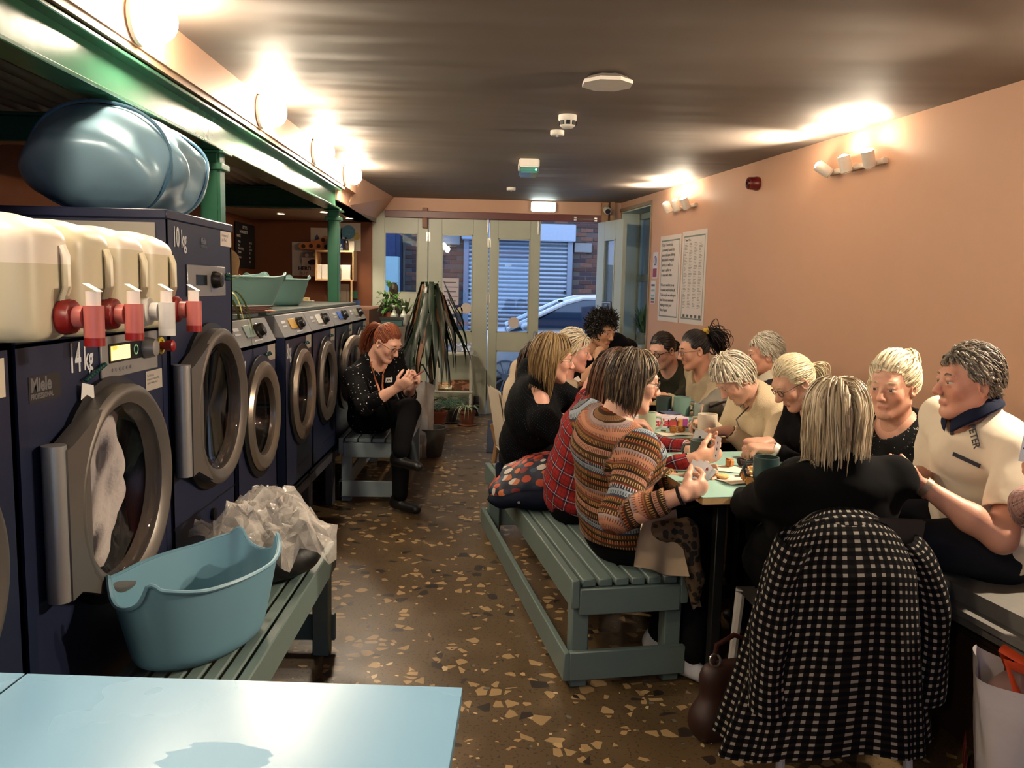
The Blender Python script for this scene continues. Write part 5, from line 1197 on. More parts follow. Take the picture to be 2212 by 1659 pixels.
for i, (l, px, py, sz, c_) in enumerate((('golden flapjack at the back left of the napkin', 1576, 1008, (.028, .028, .032), '#a9703a'), ('dark brownie at the back of the napkin, left one', 1601, 1005, (.032, .028, .028), '#2e1a12'), ('dark brownie in the middle of the back row', 1618, 1010, (.028, .03, .026), '#331d14'), ('dark brownie at the back right', 1628, 1002, (.026, .026, .026), '#2a1710'), ('dark brownie above the golden pieces', 1608, 1029, (.045, .028, .026), '#3a2218'), ('golden cake cube in the front row, upper one', 1610, 1038, (.026, .026, .028), '#b07a3c'), ('golden cake cube nearest the table edge', 1618, 1046, (.028, .028, .024), '#a8733a'), ('pale shortbread finger behind the brownies', 1625, 1016, (.05, .02, .014), '#d9b27a'), ('pale shortbread finger near the dark teal mug', 1620, 1024, (.045, .018, .012), '#dcb880'))):
    rock(l, 'cake_piece', px, py, sz, c_, i, z=TT+.004)
for i, (l, px, py, sz, c_) in enumerate((('lumpy golden cake on the middle table, left part', 1454, 934, (.035, .03, .03), '#a06a30'), ('lumpy golden cake on the middle table, right part', 1472, 932, (.03, .03, .024), '#ad7838'))): rock(l, 'cake_piece', px, py, sz, c_, 40+i, z=TT+.004)
for l, px, py in (('round pale biscuit near the playing cards', 1560, 1031), ('round biscuit on the napkin of the middle table', 1506, 927)):
    p = PG(px, py, TT+.004); mb = MB().lathe([(.001, 0), (.022, 0), (.026, .004), (.024, .009), (.001, .011)], 20, cap=False); tag(mb.build('biscuit', M('#d9ae72', .75, 0, .2, 60), None), l, 'biscuit', 'biscuits on the tables', (p.x, p.y, TT+.004))
p = PG(1428, 931, TT); tag(MB().cyl((0, 0, .004), (.02, -.014, .004), .004, n=6).build('crumb', M('#7a5a34', .8)), 'small wooden peg lying left of the cake on the middle table', 'peg', loc=(p.x, p.y, TT))
p = PG(1446, 908, TT); r = thing('small_bottle', 'tiny clear bottle with blue cap in front of the dark mug', 'bottle', (p.x, p.y, TT)); MB().lathe([(.010, 0), (.010, .035), (.006, .04)], 12).build('body', glass((.8, .85, .9), 0, .15), r); MB().lathe([(.008, .04), (.008, .055)], 12).build('cap', M('#3a5fb0', .4), r)
# ------------------------------------------------------------------ people
def V3(*a): return np.array(a, float)
def nrm(v): v = np.asarray(v, float); return v/(np.linalg.norm(v)+1e-9)
def hdir(deg): a = math.radians(deg); return V3(math.cos(a), math.sin(a), 0)
def frame(yaw, pitch=0, roll=0):
    """columns: right, forward, up; yaw in degrees of the facing direction, pitch > 0 looks down"""
    f = hdir(yaw); r = V3(f[1], -f[0], 0); u = V3(0, 0, 1); p = math.radians(pitch); f2 = f*math.cos(p)-u*math.sin(p); u2 = u*math.cos(p)+f*math.sin(p)
    q = math.radians(roll); r2 = r*math.cos(q)+u2*math.sin(q); u3 = u2*math.cos(q)-r*math.sin(q); return np.stack([r2, f2, u3], 1)
def pd(px, py, dep): return np.array(PD(px, py, dep))
def ik(a, t, l1, l2, pole):
    d = t-a; L = np.linalg.norm(d)
    if L > (l1+l2)*.985: f = (l1+l2)*.985/L; t = a+d*f; d = t-a; L = np.linalg.norm(d)
    u = d/L; x = (l1*l1-l2*l2+L*L)/(2*L); h = math.sqrt(max(0, l1*l1-x*x)); p = pole-u*(pole@u); p = nrm(p); return a+u*x+p*h, t
def mat_skin(c, lip='#a5594f', rough=.5):
    g = NT('skin'); a = g.sep(g.attr('tint')); v = g.obj(); cc = np.array(lin(c))
    base = g.mix(g.noise(v, 28, 2), tuple(cc*.93), tuple(np.minimum(1, cc*1.05)))
    base = g.mix(a[1], base, tuple(np.minimum(1, cc*np.array([1.05, .78, .75])))); base = g.mix(a[0], base, lin(lip)); base = g.mix(a[2], base, tuple(cc*.55))
    g.bump(g.noise(v, 220, 1), .12, .002)
    return g.done(base, rough, 0, Subsurface_Weight=.12, Subsurface_Radius=(.012, .005, .003), Subsurface_Scale=.6)
def mat_hair(c1, c2, c3=None):
    g = NT('hair'); h = g.sep(g.attr('hv'))
    col = g.mix(h[0], lin(c1), lin(c2))
    if c3: col = g.mix(h[1], col, lin(c3))
    w = g.noise(g.attr('hu'), 3.0, 1); g.bump(w, .5, .003)
    return g.done(col, .42, 0, Specular_IOR_Level=.4)
def cloth(c, rough=.85, var=.08, knit=0.0, folds=.4):
    g = NT('cloth'); v = g.obj(); cc = np.array(lin(c)); h = g.noise(v, 9, 2)
    if knit: h = g.math('ADD', g.math('MULTIPLY', h, .6), g.math('MULTIPLY', g.noise(g.attr('pat'), knit, 1), .25))
    g.bump(h, folds, .02)
    return g.done(g.mix(g.noise(v, 14, 1), tuple(cc*(1-var)), tuple(np.minimum(1, cc*(1+var)))), rough, 0, Specular_IOR_Level=.12)
def cloth_dots(base='#060608', dot='#cfcac4', sc=62, size=.12, rnd=.25, mask=None):
    g = NT('dotted cloth'); p = g.sep(g.attr('pat')); v = g.comb(p[0], p[1], 0.0)
    d = g.vor(v, sc, rnd=rnd); f = g.math('LESS_THAN', d, size); g.bump(g.noise(g.obj(), 9, 2), .4, .02)
    return g.done(g.mix(f, lin(base), lin(dot)), .85, 0, Specular_IOR_Level=.12)
def cloth_plaid(a='#8e2420', b='#1d1c30', w='#b9a9a4', sc=.055):
    g = NT('plaid cloth'); p = g.sep(g.attr('pat')); u = g.math('FRACT', g.math('DIVIDE', p[0], sc)); v = g.math('FRACT', g.math('DIVIDE', p[1], sc))
    def band(x, lo, hi): return g.math('MULTIPLY', g.math('GREATER_THAN', x, lo), g.math('LESS_THAN', x, hi))
    bu, bv = band(u, .1, .45), band(v, .1, .45); dk = g.math('MULTIPLY', g.math('ADD', bu, bv), .5)
    lt = g.math('MAXIMUM', band(u, .26, .30), band(v, .26, .30)); lt2 = g.math('MAXIMUM', band(u, .74, .77), band(v, .74, .77))
    c = g.mix(dk, lin(a), lin(b)); c = g.mix(g.math('MULTIPLY', lt, .8), c, lin(w)); c = g.mix(g.math('MULTIPLY', lt2, .7), c, lin(b)); g.bump(g.noise(g.obj(), 9, 2), .4, .02)
    return g.done(c, .85, 0, Specular_IOR_Level=.15)
def cloth_stripes():
    g = NT('striped knit'); p = g.sep(g.attr('pat')); wob = g.math('MULTIPLY', g.noise(g.comb(p[0], p[1], 0.0), 5, 2), .02)
    t = g.math('FRACT', g.math('DIVIDE', g.math('ADD', p[1], wob), .235))
    bands = [(0, '#ad7a60'), (.115, '#94807c'), (.165, '#3a2b1e'), (.27, '#5b2a1a'), (.31, '#241a14'), (.36, '#4a3a22'), (.41, '#6b3020'), (.45, '#37404c'), (.49, '#8d979f'), (.57, '#2a2a30'), (.62, '#6a2f1d'), (.66, '#3c2d1c'), (.78, '#a47660'), (.85, '#2b2018'), (.91, '#4e3a26'), (.96, '#7c4a34')]
    base = g.ramp(t, bands, 'CONSTANT')
    # vertical ticks and small diamonds knitted over the bands
    u = g.math('FRACT', g.math('DIVIDE', p[0], .0085)); tick = g.math('LESS_THAN', g.math('ABSOLUTE', g.math('SUBTRACT', u, .5)), .2)
    row = g.math('FRACT', g.math('DIVIDE', p[1], .0235)); rt = g.math('GREATER_THAN', row, .42)
    tk = g.math('MULTIPLY', g.math('MULTIPLY', tick, rt), .75)
    alt = g.ramp(t, [(0, '#1f1a22'), (.115, '#4a4048'), (.165, '#b98a62'), (.27, '#a8673f'), (.31, '#a98450'), (.45, '#c9ccd0'), (.49, '#20242c'), (.57, '#b3b6ba'), (.66, '#c09a70'), (.78, '#2a2026'), (.85, '#b5854f'), (.96, '#1f1816')], 'CONSTANT')
    g.bump(g.math('ADD', g.math('MULTIPLY', tick, .25), g.noise(g.obj(), 8, 2)), .5, .015)
    return g.done(g.mix(tk, base, alt), .9, 0, Specular_IOR_Level=.1)
def cloth_bands(a, b, sc=.05, f=.5):
    g = NT('banded cloth'); p = g.sep(g.attr('pat')); t = g.math('FRACT', g.math('DIVIDE', p[1], sc)); return g.done(g.mix(g.math('GREATER_THAN', t, f), lin(a), lin(b)), .85)
def cloth_sequin():
    g = NT('sequinned cloth'); p = g.sep(g.attr('pat')); v = g.comb(p[0], p[1], 0.0); d = g.vor(v, 95, rnd=.8); z = g.sep(g.obj())[2]
    thr = g.math('MULTIPLY', g.math('SUBTRACT', z, .60), .75); f = g.math('LESS_THAN', d, g.math('MAXIMUM', g.math('MINIMUM', thr, .21), .03))
    return g.done(g.mix(f, lin('#050506'), lin('#8f8b88')), g.math('SUBTRACT', .9, g.math('MULTIPLY', f, .5)), 0, Specular_IOR_Level=.2)

HSC = V3(.97, .89, 1.03)
SK = dict(cr=V3(.073, .093, .086), cc=V3(0, -.012, .030))
def head_sdf(s, Hc, R, hs, male=False, old=False):
    def P(x, y, z): return Hc+R@(V3(x, y, z)*hs*HSC)
    e = lambda x, y, z, r, k=.012, sub=False: s.ell(P(x, y, z), np.array(r)*hs*HSC, k*hs, R, sub)
    c = lambda a, b, ra, rb, k=.012, sub=False: s.cone(P(*a), P(*b), ra*hs, rb*hs, k*hs, sub)
    e(*SK['cc'], SK['cr']); e(0, .028, -.022, (.060, .064, .080), .03)
    jw = 1.1 if male else 1.0
    for q in (-1, 1):
        c((q*.050*jw, .0, -.052), (q*.018*jw, .060, -.090), .022, .018, .022); e(q*.036, .062, -.020, (.024, .022, .024), .02)
        e(q*.0765, -.010, -.004, (.008, .019, .030), .006); e(q*.078, -.006, -.004, (.006, .010, .018), .004, True)
    e(0, .066, -.092, (.023*jw, .022, .019), .018)
    c((-.034, .078, .026), (.034, .078, .026), .012, .012, .02)
    for q in (-1, 1): e(q*.031, .098, .007, (.0175, .016, .0115), .010, True)
    c((0, .086, .014), (0, .113, -.026), .0075, .0125, .010); 
    for q in (-1, 1): e(q*.0115, .104, -.031, (.0085, .010, .008), .006)
    for q in (-1, 1): e(q*.031, .0865, .0115, (.0165, .0105, .0062), .004); e(q*.031, .0855, -.0035, (.0155, .010, .0045), .004)
    c((-.018, .0868, -.0560), (.018, .0868, -.0560), .0045, .0045, .006); c((-.015, .0868, -.0648), (.015, .0868, -.0648), .0050, .0050, .006)
    c((-.021, .0975, -.0605), (.021, .0975, -.0605), .0018, .0018, .003, True)
    if male or old:
        for q in (-1, 1): c((q*.020, .093, -.030), (q*.029, .083, -.060), .003, .003, .006, True)
def hand_sdf(s, Wp, d, n, side, curl=(.5, .6, .7, .8), hs=1.0, thumb=(.6, .4), spread=.06):
    """hand at wrist Wp; d = towards the fingers, n = palm normal (the way fingers curl), side = +1/-1 which way the thumb lies"""
    d = nrm(d); n = nrm(n-d*(n@d)); t = nrm(np.cross(d, n))*side
    s.cone(Wp, Wp+d*.045*hs, .026*hs, .034*hs, .02, flat=(n, 1.5)); s.cone(Wp+d*.035*hs, Wp+d*.082*hs, .036*hs, .037*hs, .015, flat=(n, 2.0))
    L = [(.042, .027, .021), (.047, .031, .022), (.043, .028, .021), (.034, .022, .018)]
    for i in range(4):
        off = (.030-.020*i); b = Wp+d*(.082-.006*(i == 3)-.003*(i == 0))*hs+t*off*hs
        dd = nrm(d+t*spread*(1.5-i)); ang = 0; p = b
        for j, l in enumerate(L[i]):
            ang += curl[i]*(1.0, 1.15, .7)[j]; q = dd*math.cos(ang)+n*math.sin(ang); p2 = p+q*l*hs
            s.cone(p, p2, (.0098-.0008*j)*hs, (.0092-.0010*j)*hs, .005); p = p2
    b = Wp+d*.028*hs+t*.024*hs+n*.008*hs; q = nrm(t*.75+d*.75+n*thumb[0]); p2 = b+q*.040*hs; s.cone(b, p2, .0155*hs, .0115*hs, .012)
    q = nrm(t*(.35-.5*thumb[1])+d*.95+n*(thumb[0]+thumb[1]*.5)); p3 = p2+q*.030*hs; s.cone(p2, p3, .0112*hs, .0100*hs, .006); s.cone(p3, p3+nrm(q+n*.2)*.024*hs, .0098*hs, .0078*hs, .006)
def bbox(pts, pad): a = np.array(pts); return a.min(0)-pad, a.max(0)+pad
def merge(parts):
    V, Q, o = [], [], 0
    for v, q in parts:
        if len(v): V.append(v); Q.append(q+o); o += len(v)
    return np.concatenate(V), np.concatenate(Q)
def hair_mesh(sty, Hc, R, hs, n, L, seed, thick=.0034, coll=(), crown=(0, -.03, 1), part=0.0, tie=None, wave=.002, vol=.010, bang=0.0, fy=.030, curl_in=0.0, zmin=-.05):
    """many thin flat locks that leave the scalp, follow it and then fall; all in one array pass"""
    rs = np.random.RandomState(seed); gl = R.T@V3(0, 0, -1); C, r0 = SK['cc'], SK['cr']; NS = 8
    v = rs.normal(size=(n*9, 3)); v /= np.linalg.norm(v, axis=1)[:, None]; p = C+v*(r0+.001)
    x, y, z = p.T; fl = .066-.35*np.maximum(0, np.abs(x)-.035)
    ok = ~((y > .045) & (z < fl)) & ~((z < -.035) & (y > -.045)) & ~((y > .012) & (z < .014)) & (z > zmin)
    if sty == 'short': ok &= ~((z < .018) & (np.abs(x) > .055) & (y > -.025))
    p = p[ok][:n]; n = len(p); cw = C+nrm(V3(*crown))*r0
    tone = np.clip(.5+.42*fbm(p*1.0, 9.0, seed, 2)+rs.normal(0, .16, n), 0, 1); hv = np.stack([tone, np.clip(rs.uniform(-1.4, 1, n), 0, 1), np.zeros(n)], 1)
    ln = L*(rs.uniform(.80, 1.06, n) if sty != 'short' else rs.uniform(.5, 1.12, n)); off = vol*rs.uniform(.15, 1.15, n)
    if sty == 'short': ln = np.where(p[:, 1] > .02, ln*.75, ln); ln = np.where((p[:, 2] < .045) & (np.abs(p[:, 0]) > .045) & (p[:, 1] > -.05), ln*.55, ln)
    def vnorm(q): w = (q-C)/r0/r0; return w/(np.linalg.norm(w, axis=1)[:, None]+1e-9)
    def push(q, o_):
        w = (q-C)/(r0+o_[:, None]); l = np.linalg.norm(w, axis=1)[:, None]; return np.where(l < 1, C+w/l*(r0+o_[:, None]), q)
    def unit(q): return q/(np.linalg.norm(q, axis=1)[:, None]+1e-9)
    path = np.zeros((n, NS+1, 3)); path[:, 0] = p; cur = p.copy()
    colw = [(R.T@(np.array(c)-Hc)/hs/HSC, rr/hs) for c, rr in coll]
    if sty == 'tie':
        tp = V3(*tie)
        for i in range(1, NS+1):
            t = i/NS; q = p*(1-t)+(tp+rs.normal(size=(n, 3))*.004)*t; q = push(q, off*.6*math.sin(PI*t)+.003); path[:, i] = q
    else:
        vn = vnorm(p); flow = p-cw+np.stack([np.sign(p[:, 0]-(part or 0))*(.05 if part is not None else 0), np.zeros(n), np.zeros(n)], 1)
        if bang: fr = p[:, 1] > .02; flow[fr] += V3(bang*.1, .06, 0)
        dv = unit(flow-vn*(flow*vn).sum(1)[:, None]); dv = unit(dv+vn*(.30 if sty != 'curly' else .8)); st = (ln/NS)[:, None]
        for i in range(1, NS+1):
            vn = vnorm(cur); near = (np.linalg.norm((cur-C)/(r0+off[:, None]+.004), axis=1) < 1.12)[:, None]
            if sty == 'curly': dv = unit(dv+.95*rs.normal(size=(n, 3))+vn*.22)
            else:
                fl_ = cur-cw; fl_ = unit(fl_-vn*(fl_*vn).sum(1)[:, None]); g_ = .42 if sty != 'short' else .12
                dn = unit(dv*.5+fl_*.35+gl*g_); df = unit(dv*.6+gl*.5-np.where(cur[:, 2:3] < -.06, vn*curl_in, 0)); dv = np.where(near, dn, df)
            nx = cur+dv*st; nx = push(nx, off+.008*math.sin(PI*i/NS)); nx = nx+rs.normal(size=(n, 3))*wave*.5
            for c_, rr_ in colw:
                w = nx-c_; l = np.linalg.norm(w, axis=1)[:, None]; nx = np.where(l < rr_, c_+w/l*rr_, nx)
            if sty != 'curly':
                lim = fy+np.maximum(0, nx[:, 2]-.02)*(1.6 if not bang else 3.2); m = (nx[:, 1] > lim) & (nx[:, 2] < .060); nx[m, 1] = lim[m]; nx = push(nx, off*.8)
            path[:, i] = nx; cur = nx
    VV, FF, HV, HU = [], [], [], []; cnt = [0]
    def locks(path, rad, hv):
        """path (n, m, 3) in head space -> flat four-sided locks"""
        n, m = path.shape[:2]; d = np.empty_like(path); d[:, 1:-1] = path[:, 2:]-path[:, :-2]; d[:, 0] = path[:, 1]-path[:, 0]; d[:, -1] = path[:, -1]-path[:, -2]
        d /= np.linalg.norm(d, axis=2)[..., None]+1e-9; out = path-(C+V3(0, 0, -.03)); out = out-d*(out*d).sum(2)[..., None]; out /= np.linalg.norm(out, axis=2)[..., None]+1e-9; sd = np.cross(d, out)
        t = np.linspace(0, 1, m); prof = (.7+.5*np.sin(PI*np.minimum(1, t*1.2)))*(1-.88*t**4); rr = (rad[:, None]*prof[None])[..., None]
        ring = np.stack([path+sd*rr, path+out*rr*.45, path-sd*rr, path-out*rr*.45], 2).reshape(-1, 3)
        idx = np.arange(n*m*4).reshape(n, m, 4); A = idx[:, :-1]; B_ = idx[:, 1:]
        f = np.stack([A, np.roll(A, -1, 2), np.roll(B_, -1, 2), B_], -1).reshape(-1, 4)
        VV.append(Hc+(ring*hs*HSC)@R.T); FF.append(f+cnt[0]); cnt[0] += len(ring); HV.append(np.repeat(hv, m*4, 0)); HU.append(np.stack([np.tile(np.repeat(t, 4), n), np.repeat(hv[:, 0]*40, m*4), np.zeros(n*m*4)], 1))
    locks(path, thick*rs.uniform(.6, 1.3, n), hv)
    m_, k_ = 34, 52; th = PI*np.arange(m_+1)/m_; a = 2*PI*np.arange(k_)/k_
    cap = C+np.stack([np.sin(th)[:, None]*np.cos(a), np.sin(th)[:, None]*np.sin(a), np.cos(th)[:, None]*np.ones(k_)], -1).reshape(-1, 3)*(r0+.003); f = []
    for j in range(m_):
        for i in range(k_):
            q = [j*k_+i, (j+1)*k_+i, (j+1)*k_+(i+1) % k_, j*k_+(i+1) % k_]; c = cap[q].mean(0); flc = .068-.35*max(0, abs(c[0])-.035)
            if (c[1] > .045 and c[2] < flc) or (c[2] < -.03 and c[1] > -.045) or c[2] < -.045 or (c[1] > .010 and c[2] < .014): continue
            f.append(q)
    VV.append(Hc+(cap*hs*HSC)@R.T); FF.append(np.array(f)+cnt[0]); cnt[0] += len(cap); HV.append(np.tile([.3, 0, 0], (len(cap), 1))); HU.append(np.zeros((len(cap), 3)))
    return VV, FF, HV, HU, locks, rs
class Person: pass
def person(label, head, yaw, pitch, roll, hip, body, hands, top, skin='#c98e74', hair=None, bottom=None, hs=1.0, male=False, old=False, girth=1.0, bust=.0, sleeve=1.0, neck=.075,
           knees=None, feet=None, shoe=None, res=.0085, sh=.165, seed=1, neckoff=(0, 0, 0), wr=.006, hem=.0, eyes='#3a2c22', brow='#5a4636', seam=PI, legs=True, arml=(.275, .245), neckcut=(0, .03), top_name='top', handsize=.93, hemcut=None):
    """builds one seated figure; all positions are in the room, hands = [(wrist, finger dir, palm normal, thumb side, curl, pole) left, right]"""
    o = Person(); Hc = np.array(head, float); R = frame(yaw, pitch, roll); B = frame(body); hip = np.array(hip, float)
    r = thing('person', label, 'person', (hip[0], hip[1], 0)); org = V3(hip[0], hip[1], 0); o.root, o.Hc, o.R, o.hs, o.org = r, Hc, R, hs, org
    def H(x, y, z): return Hc+R@(V3(x, y, z)*hs*HSC)
    N = H(0, -.045, -.115)+V3(0, 0, -.030*hs)-B[:, 1]*.012+np.array(neckoff)
    ch = hip*.30+N*.70+B[:, 1]*-.015; wa = hip*.68+N*.32-B[:, 1]*.02
    sp = nrm(N-hip); bs = nrm(B[:, 0]-sp*(B[:, 0]@sp)); bf = np.cross(sp, bs); TR = np.stack([bs, bf, sp], 1)
    S_ = [N-sp*.055+bs*q*sh*hs for q in (-1, 1)]; hips = [hip+B[:, 0]*q*.085*girth for q in (-1, 1)]
    arms = []
    for q in (0, 1):
        w_, fd, pn, ts, cu, pole = hands[q]; el, w2 = ik(S_[q], np.array(w_, float), arml[0]*hs, arml[1]*hs, nrm(pole)); arms.append((S_[q], el, w2, nrm(fd if fd is not None else w2-el), np.array(pn, float), ts, cu))
    if knees is None: knees = [h+B[:, 1]*.40+B[:, 0]*q*.04+V3(0, 0, .03) for h, q in zip(hips, (-1, 1))]
    if feet is None: feet = [V3(k_[0], k_[1], .075)+B[:, 1]*.02 for k_ in knees]
    knees = [np.array(k_, float) for k_ in knees]; feet = [np.array(f_, float) for f_ in feet]
    # ---- skin
    parts = []
    lo, hi = bbox([H(x, y, z) for x in (-.09, .09) for y in (-.11, .125) for z in (-.12, .12)]+[N, N-sp*.07+bs*.1, N-sp*.07-bs*.1], .02)
    near_ = np.linalg.norm(Hc-CAMP) < 3.3; s = SDF(lo, hi, .0047 if near_ else .0058); head_sdf(s, Hc, R, hs, male, old)
    s.cone(H(0, -.028, -.045), N+bf*.005, .050*hs*(1.1 if male else 1), .056*hs*(1.12 if male else 1), .03); s.cone(N-sp*.03-bs*.09, N-sp*.03+bs*.09, .035, .035, .05); s.cone(N-sp*.09-bs*.06, N-sp*.09+bs*.06, .07, .07, .05)
    parts.append(s.mesh()); nh = len(parts[0][0])
    for q in (0, 1):
        a, e_, w_, fd, pn, ts, cu = arms[q]; fr = max(0.0, min(.9, sleeve-.25)); 
        if sleeve >= .95: a0 = e_*.45+w_*.55; pts = [a0, w_, w_+fd*.20, w_+pn*.08, w_-pn*.03]
        else: a0 = a*.6+e_*.4; pts = [a0, e_, w_, w_+fd*.20, w_+pn*.08]
        s = SDF(*bbox(pts, .06), .0050 if near_ else .0062)
        if sleeve < .95: s.cone(a0, e_, .047, .040, .02); s.cone(e_, e_*.6+w_*.4, .040, .041, .02); s.cone(e_*.6+w_*.4, w_, .041, .025, .02)
        else: s.cone(a0, w_, .034, .025, .02)
        hand_sdf(s, w_, fd, pn, ts, cu, handsize); parts.append(s.mesh())
    s = SDF(*bbox([hip, N, *S_, *knees, *feet, *[a_[1] for a_ in arms]], .16), .024)   # body under the clothes
    s.ell(hip, V3(.14, .10, .10)*girth, .03, TR).ell(wa, V3(.115, .085, .13)*girth, .04, TR).ell(ch, V3(.13, .085, .14)*girth, .04, TR).cone(S_[0], S_[1], .042, .042, .04)
    for q in (0, 1):
        s.cone(arms[q][0], arms[q][1], .042, .034, .03); s.cone(arms[q][1], arms[q][2], .034, .024, .02)
        if legs: s.cone(hips[q], knees[q], .07, .045, .03); s.cone(knees[q], feet[q], .045, .03, .02)
    parts.append(s.mesh()); V, Q = merge(parts)
    lv = (V-Hc)@R/hs/HSC; tint = np.zeros((len(V), 3))
    dl = np.maximum(0, np.abs(lv[:, 0])-.012); tint[:, 0] = np.exp(-((lv[:, 1]-.092)/.012)**2-((lv[:, 2]+.0605)/.0062)**2-(dl/.009)**2)*.75
    for q in (-1, 1): tint[:, 1] += .55*np.exp(-(((lv-V3(q*.042, .07, -.025))/V3(.022, .03, .022))**2).sum(1))
    tint[:, 1] += .5*np.exp(-(((lv-V3(0, .115, -.028))/V3(.014, .014, .014))**2).sum(1)); tint[:, 2] = np.exp(-(((np.abs(lv)-V3(.031, .092, .007))/V3(.015, .012, .010))**2).sum(1))*.5
    tint[nh:] = 0
    np_mesh('body', V-org, Q, mat_skin(skin), r, {'tint': tint}, relax=0)
    # ---- eyes, brows
    mE = M('#cfc6bd', .2)
    for q in (-1, 1):
        mb = MB(); c = H(q*.031, .0785, .004)-org; X = Matrix(((*R[0],), (*R[1],), (*R[2],))).to_4x4()
        ey = MB().ell((0, 0, 0), .0125*hs, T(*c) @ X, 12, 8).build('eye', mE, r)
        MB().ell((0, .0098*hs, -.001*hs), (.0062*hs, .0040*hs, .0062*hs), T(*c) @ X, 10, 6).build('iris', M(eyes, .15), ey)
        pts = [H(q*x, y, z)-org for x, y, z in ((.014, .0935, .0255), (.026, .0965, .0300), (.040, .0885, .0290), (.049, .0770, .0245))]
        MB().tube(pts, [.0022*hs, .0034*hs, .003*hs, .0012*hs], 5).build('eyebrow', M(brow, .8), r)
    # ---- top
    k = .03; s = SDF(*bbox([hip-sp*.12, N, *S_, *[a_[1] for a_ in arms], *[a_[2] for a_ in arms]], .19*girth), res if near_ or seed in (1, 2) else .0105)
    s.ell(hip+sp*.03, V3(.178, .135, .13)*girth, k, TR).ell(wa, V3(.155, .125, .16)*girth, .05, TR).ell(ch, V3(.165, .118, .165)*V3(girth, girth, 1), .05, TR)
    s.cone(S_[0]-bs*.0, S_[1], .060, .060, .05).cone(N-sp*.06, N+(Hc-N)*(.20 if neck < .069 else -.06), .078, .064, .04)
    if bust:
        for q in (-1, 1): s.ell(ch+bf*(.085*girth)+bs*q*.075+sp*-.02, V3(.075, .07, .08)*bust, .05, TR)
    if hem: s.ell(hip-sp*hem+bf*.03, V3(.185, .16, .10)*girth, .05, TR)
    for q in (0, 1):
        a, e_, w_, *_ = arms[q]
        if sleeve > .5:
            s.cone(a, e_, .064, .053, .03); end = e_+(w_-e_)*(min(1, sleeve)-.5)*2*.97; s.cone(e_, end, .052, .052-.014*(sleeve-.5)*2, .025)
        else: s.cone(a, a+(e_-a)*sleeve*2, .066, .070, .03)
    P = np.stack(s.pts(), -1)
    s.d = s.d+(wr*fbm(P, 2.2, seed)+wr*.5*np.sin((P@(sp*60+bf*25).astype(np.float32))+4*fbm(P, 1.2, seed+9, 1))).astype(np.float32)
    s.ell(N+(Hc-N)*(.30+neckcut[0])+bf*neckcut[1], V3(neck, neck*1.05, .10), .008, TR, True)
    for q in (0, 1):   # clean sleeve ends
        a, e_, w_, *_ = arms[q]
        if sleeve > .5: end = e_+(w_-e_)*(min(1, sleeve)-.5)*2*.97; dr = nrm(w_-e_); s.cone(end+dr*.042, end+dr*.14, .06, .06, .0, True)
        else: end = a+(e_-a)*sleeve*2; dr = nrm(e_-a); s.cone(end+dr*.075, end+dr*.17, .10, .10, .0, True)
    if hemcut: s.plane_cut((0, 0, hemcut), (0, 0, -1), .01)
    V, Q = s.mesh()
    bones = [(hip, N, bf, .15)]+[(arms[q][0], arms[q][1], bf, .055) for q in (0, 1)]+[(arms[q][1], arms[q][2], bf, .045) for q in (0, 1)]
    best = np.full(len(V), 9.0); pat = np.zeros((len(V), 3)); base_al = [0, .30, .30, .30+arml[0], .30+arml[0]]
    for i, (a, b, rf, rad) in enumerate(bones):
        ba = b-a; L = np.linalg.norm(ba); u = ba/L; t = (V-a)@u; tc = np.clip(t, 0, L); dv = V-a-tc[:, None]*u; dist = np.sqrt((dv**2).sum(1))-rad-(.04 if i else 0)
        x = nrm(rf-u*(rf@u)); y = np.cross(u, x); ang = np.arctan2(dv@y, dv@x); ang = np.mod(ang-seam, 2*PI); m = dist < best; best[m] = dist[m]
        pat[m] = np.stack([ang*rad, (t if i == 0 else base_al[i]-t), np.full(len(V), i*.37)], 1)[m]
    o.top = np_mesh(top_name, V-org, Q, top, r, {'pat': pat}, relax=1); o.tv = V
    # ---- trousers and shoes
    if legs:
        s = SDF(*bbox([hip, *knees, *feet], .15), .012 if seed in (1, 13, 14) else .017)
        s.ell(hip, V3(.165, .125, .115)*girth, .03, TR)
        for q in (0, 1): s.cone(hips[q], knees[q], .092*girth, .066, .03); s.cone(knees[q], feet[q]+V3(0, 0, .03), .066, .048, .03)
        P = np.stack(s.pts(), -1); s.d = s.d+(.005*fbm(P, 3, seed+3)).astype(np.float32)
        V, Q = s.mesh(); np_mesh('trousers', V-org, Q, bottom or cloth('#07070a', .9), r, relax=1)
        for q in (0, 1):
            f = feet[q]; fd = nrm(B[:, 1]+.0) if shoe is None or 'dir' not in shoe else nrm(shoe['dir'][q]); zz = f[2]-.04
            s = SDF(*bbox([f, f+fd*.2, f-fd*.08], .07), .007 if seed in (1, 14) else .012); s.cone(f+V3(0, 0, -.01)-fd*.03, f+V3(0, 0, .03), .040, .040, .02); s.cone(f-fd*.035+V3(0, 0, -.035), f+fd*.13+V3(0, 0, -.045), .036, .032, .025, flat=((0, 0, 1), 1.15))
            s.plane_cut((0, 0, f[2]-.073), (0, 0, -1)); V, Q = s.mesh(); np_mesh('shoe', V-org, Q, (shoe or {}).get('mat', mBlack), r)
    o.sho, o.N, o.TR, o.bf, o.bs, o.sp, o.arms, o.ch = S_, N, TR, bf, bs, sp, arms, ch
    o.coll = [(N-sp*.01, .066), (S_[0], .070), (S_[1], .070), (ch+sp*.02, .128*girth)]+[(N-sp*.04+bs*q*.09, .070) for q in (-1, 1)]
    if hair: add_hair(o, seed=seed, **hair)
    return o
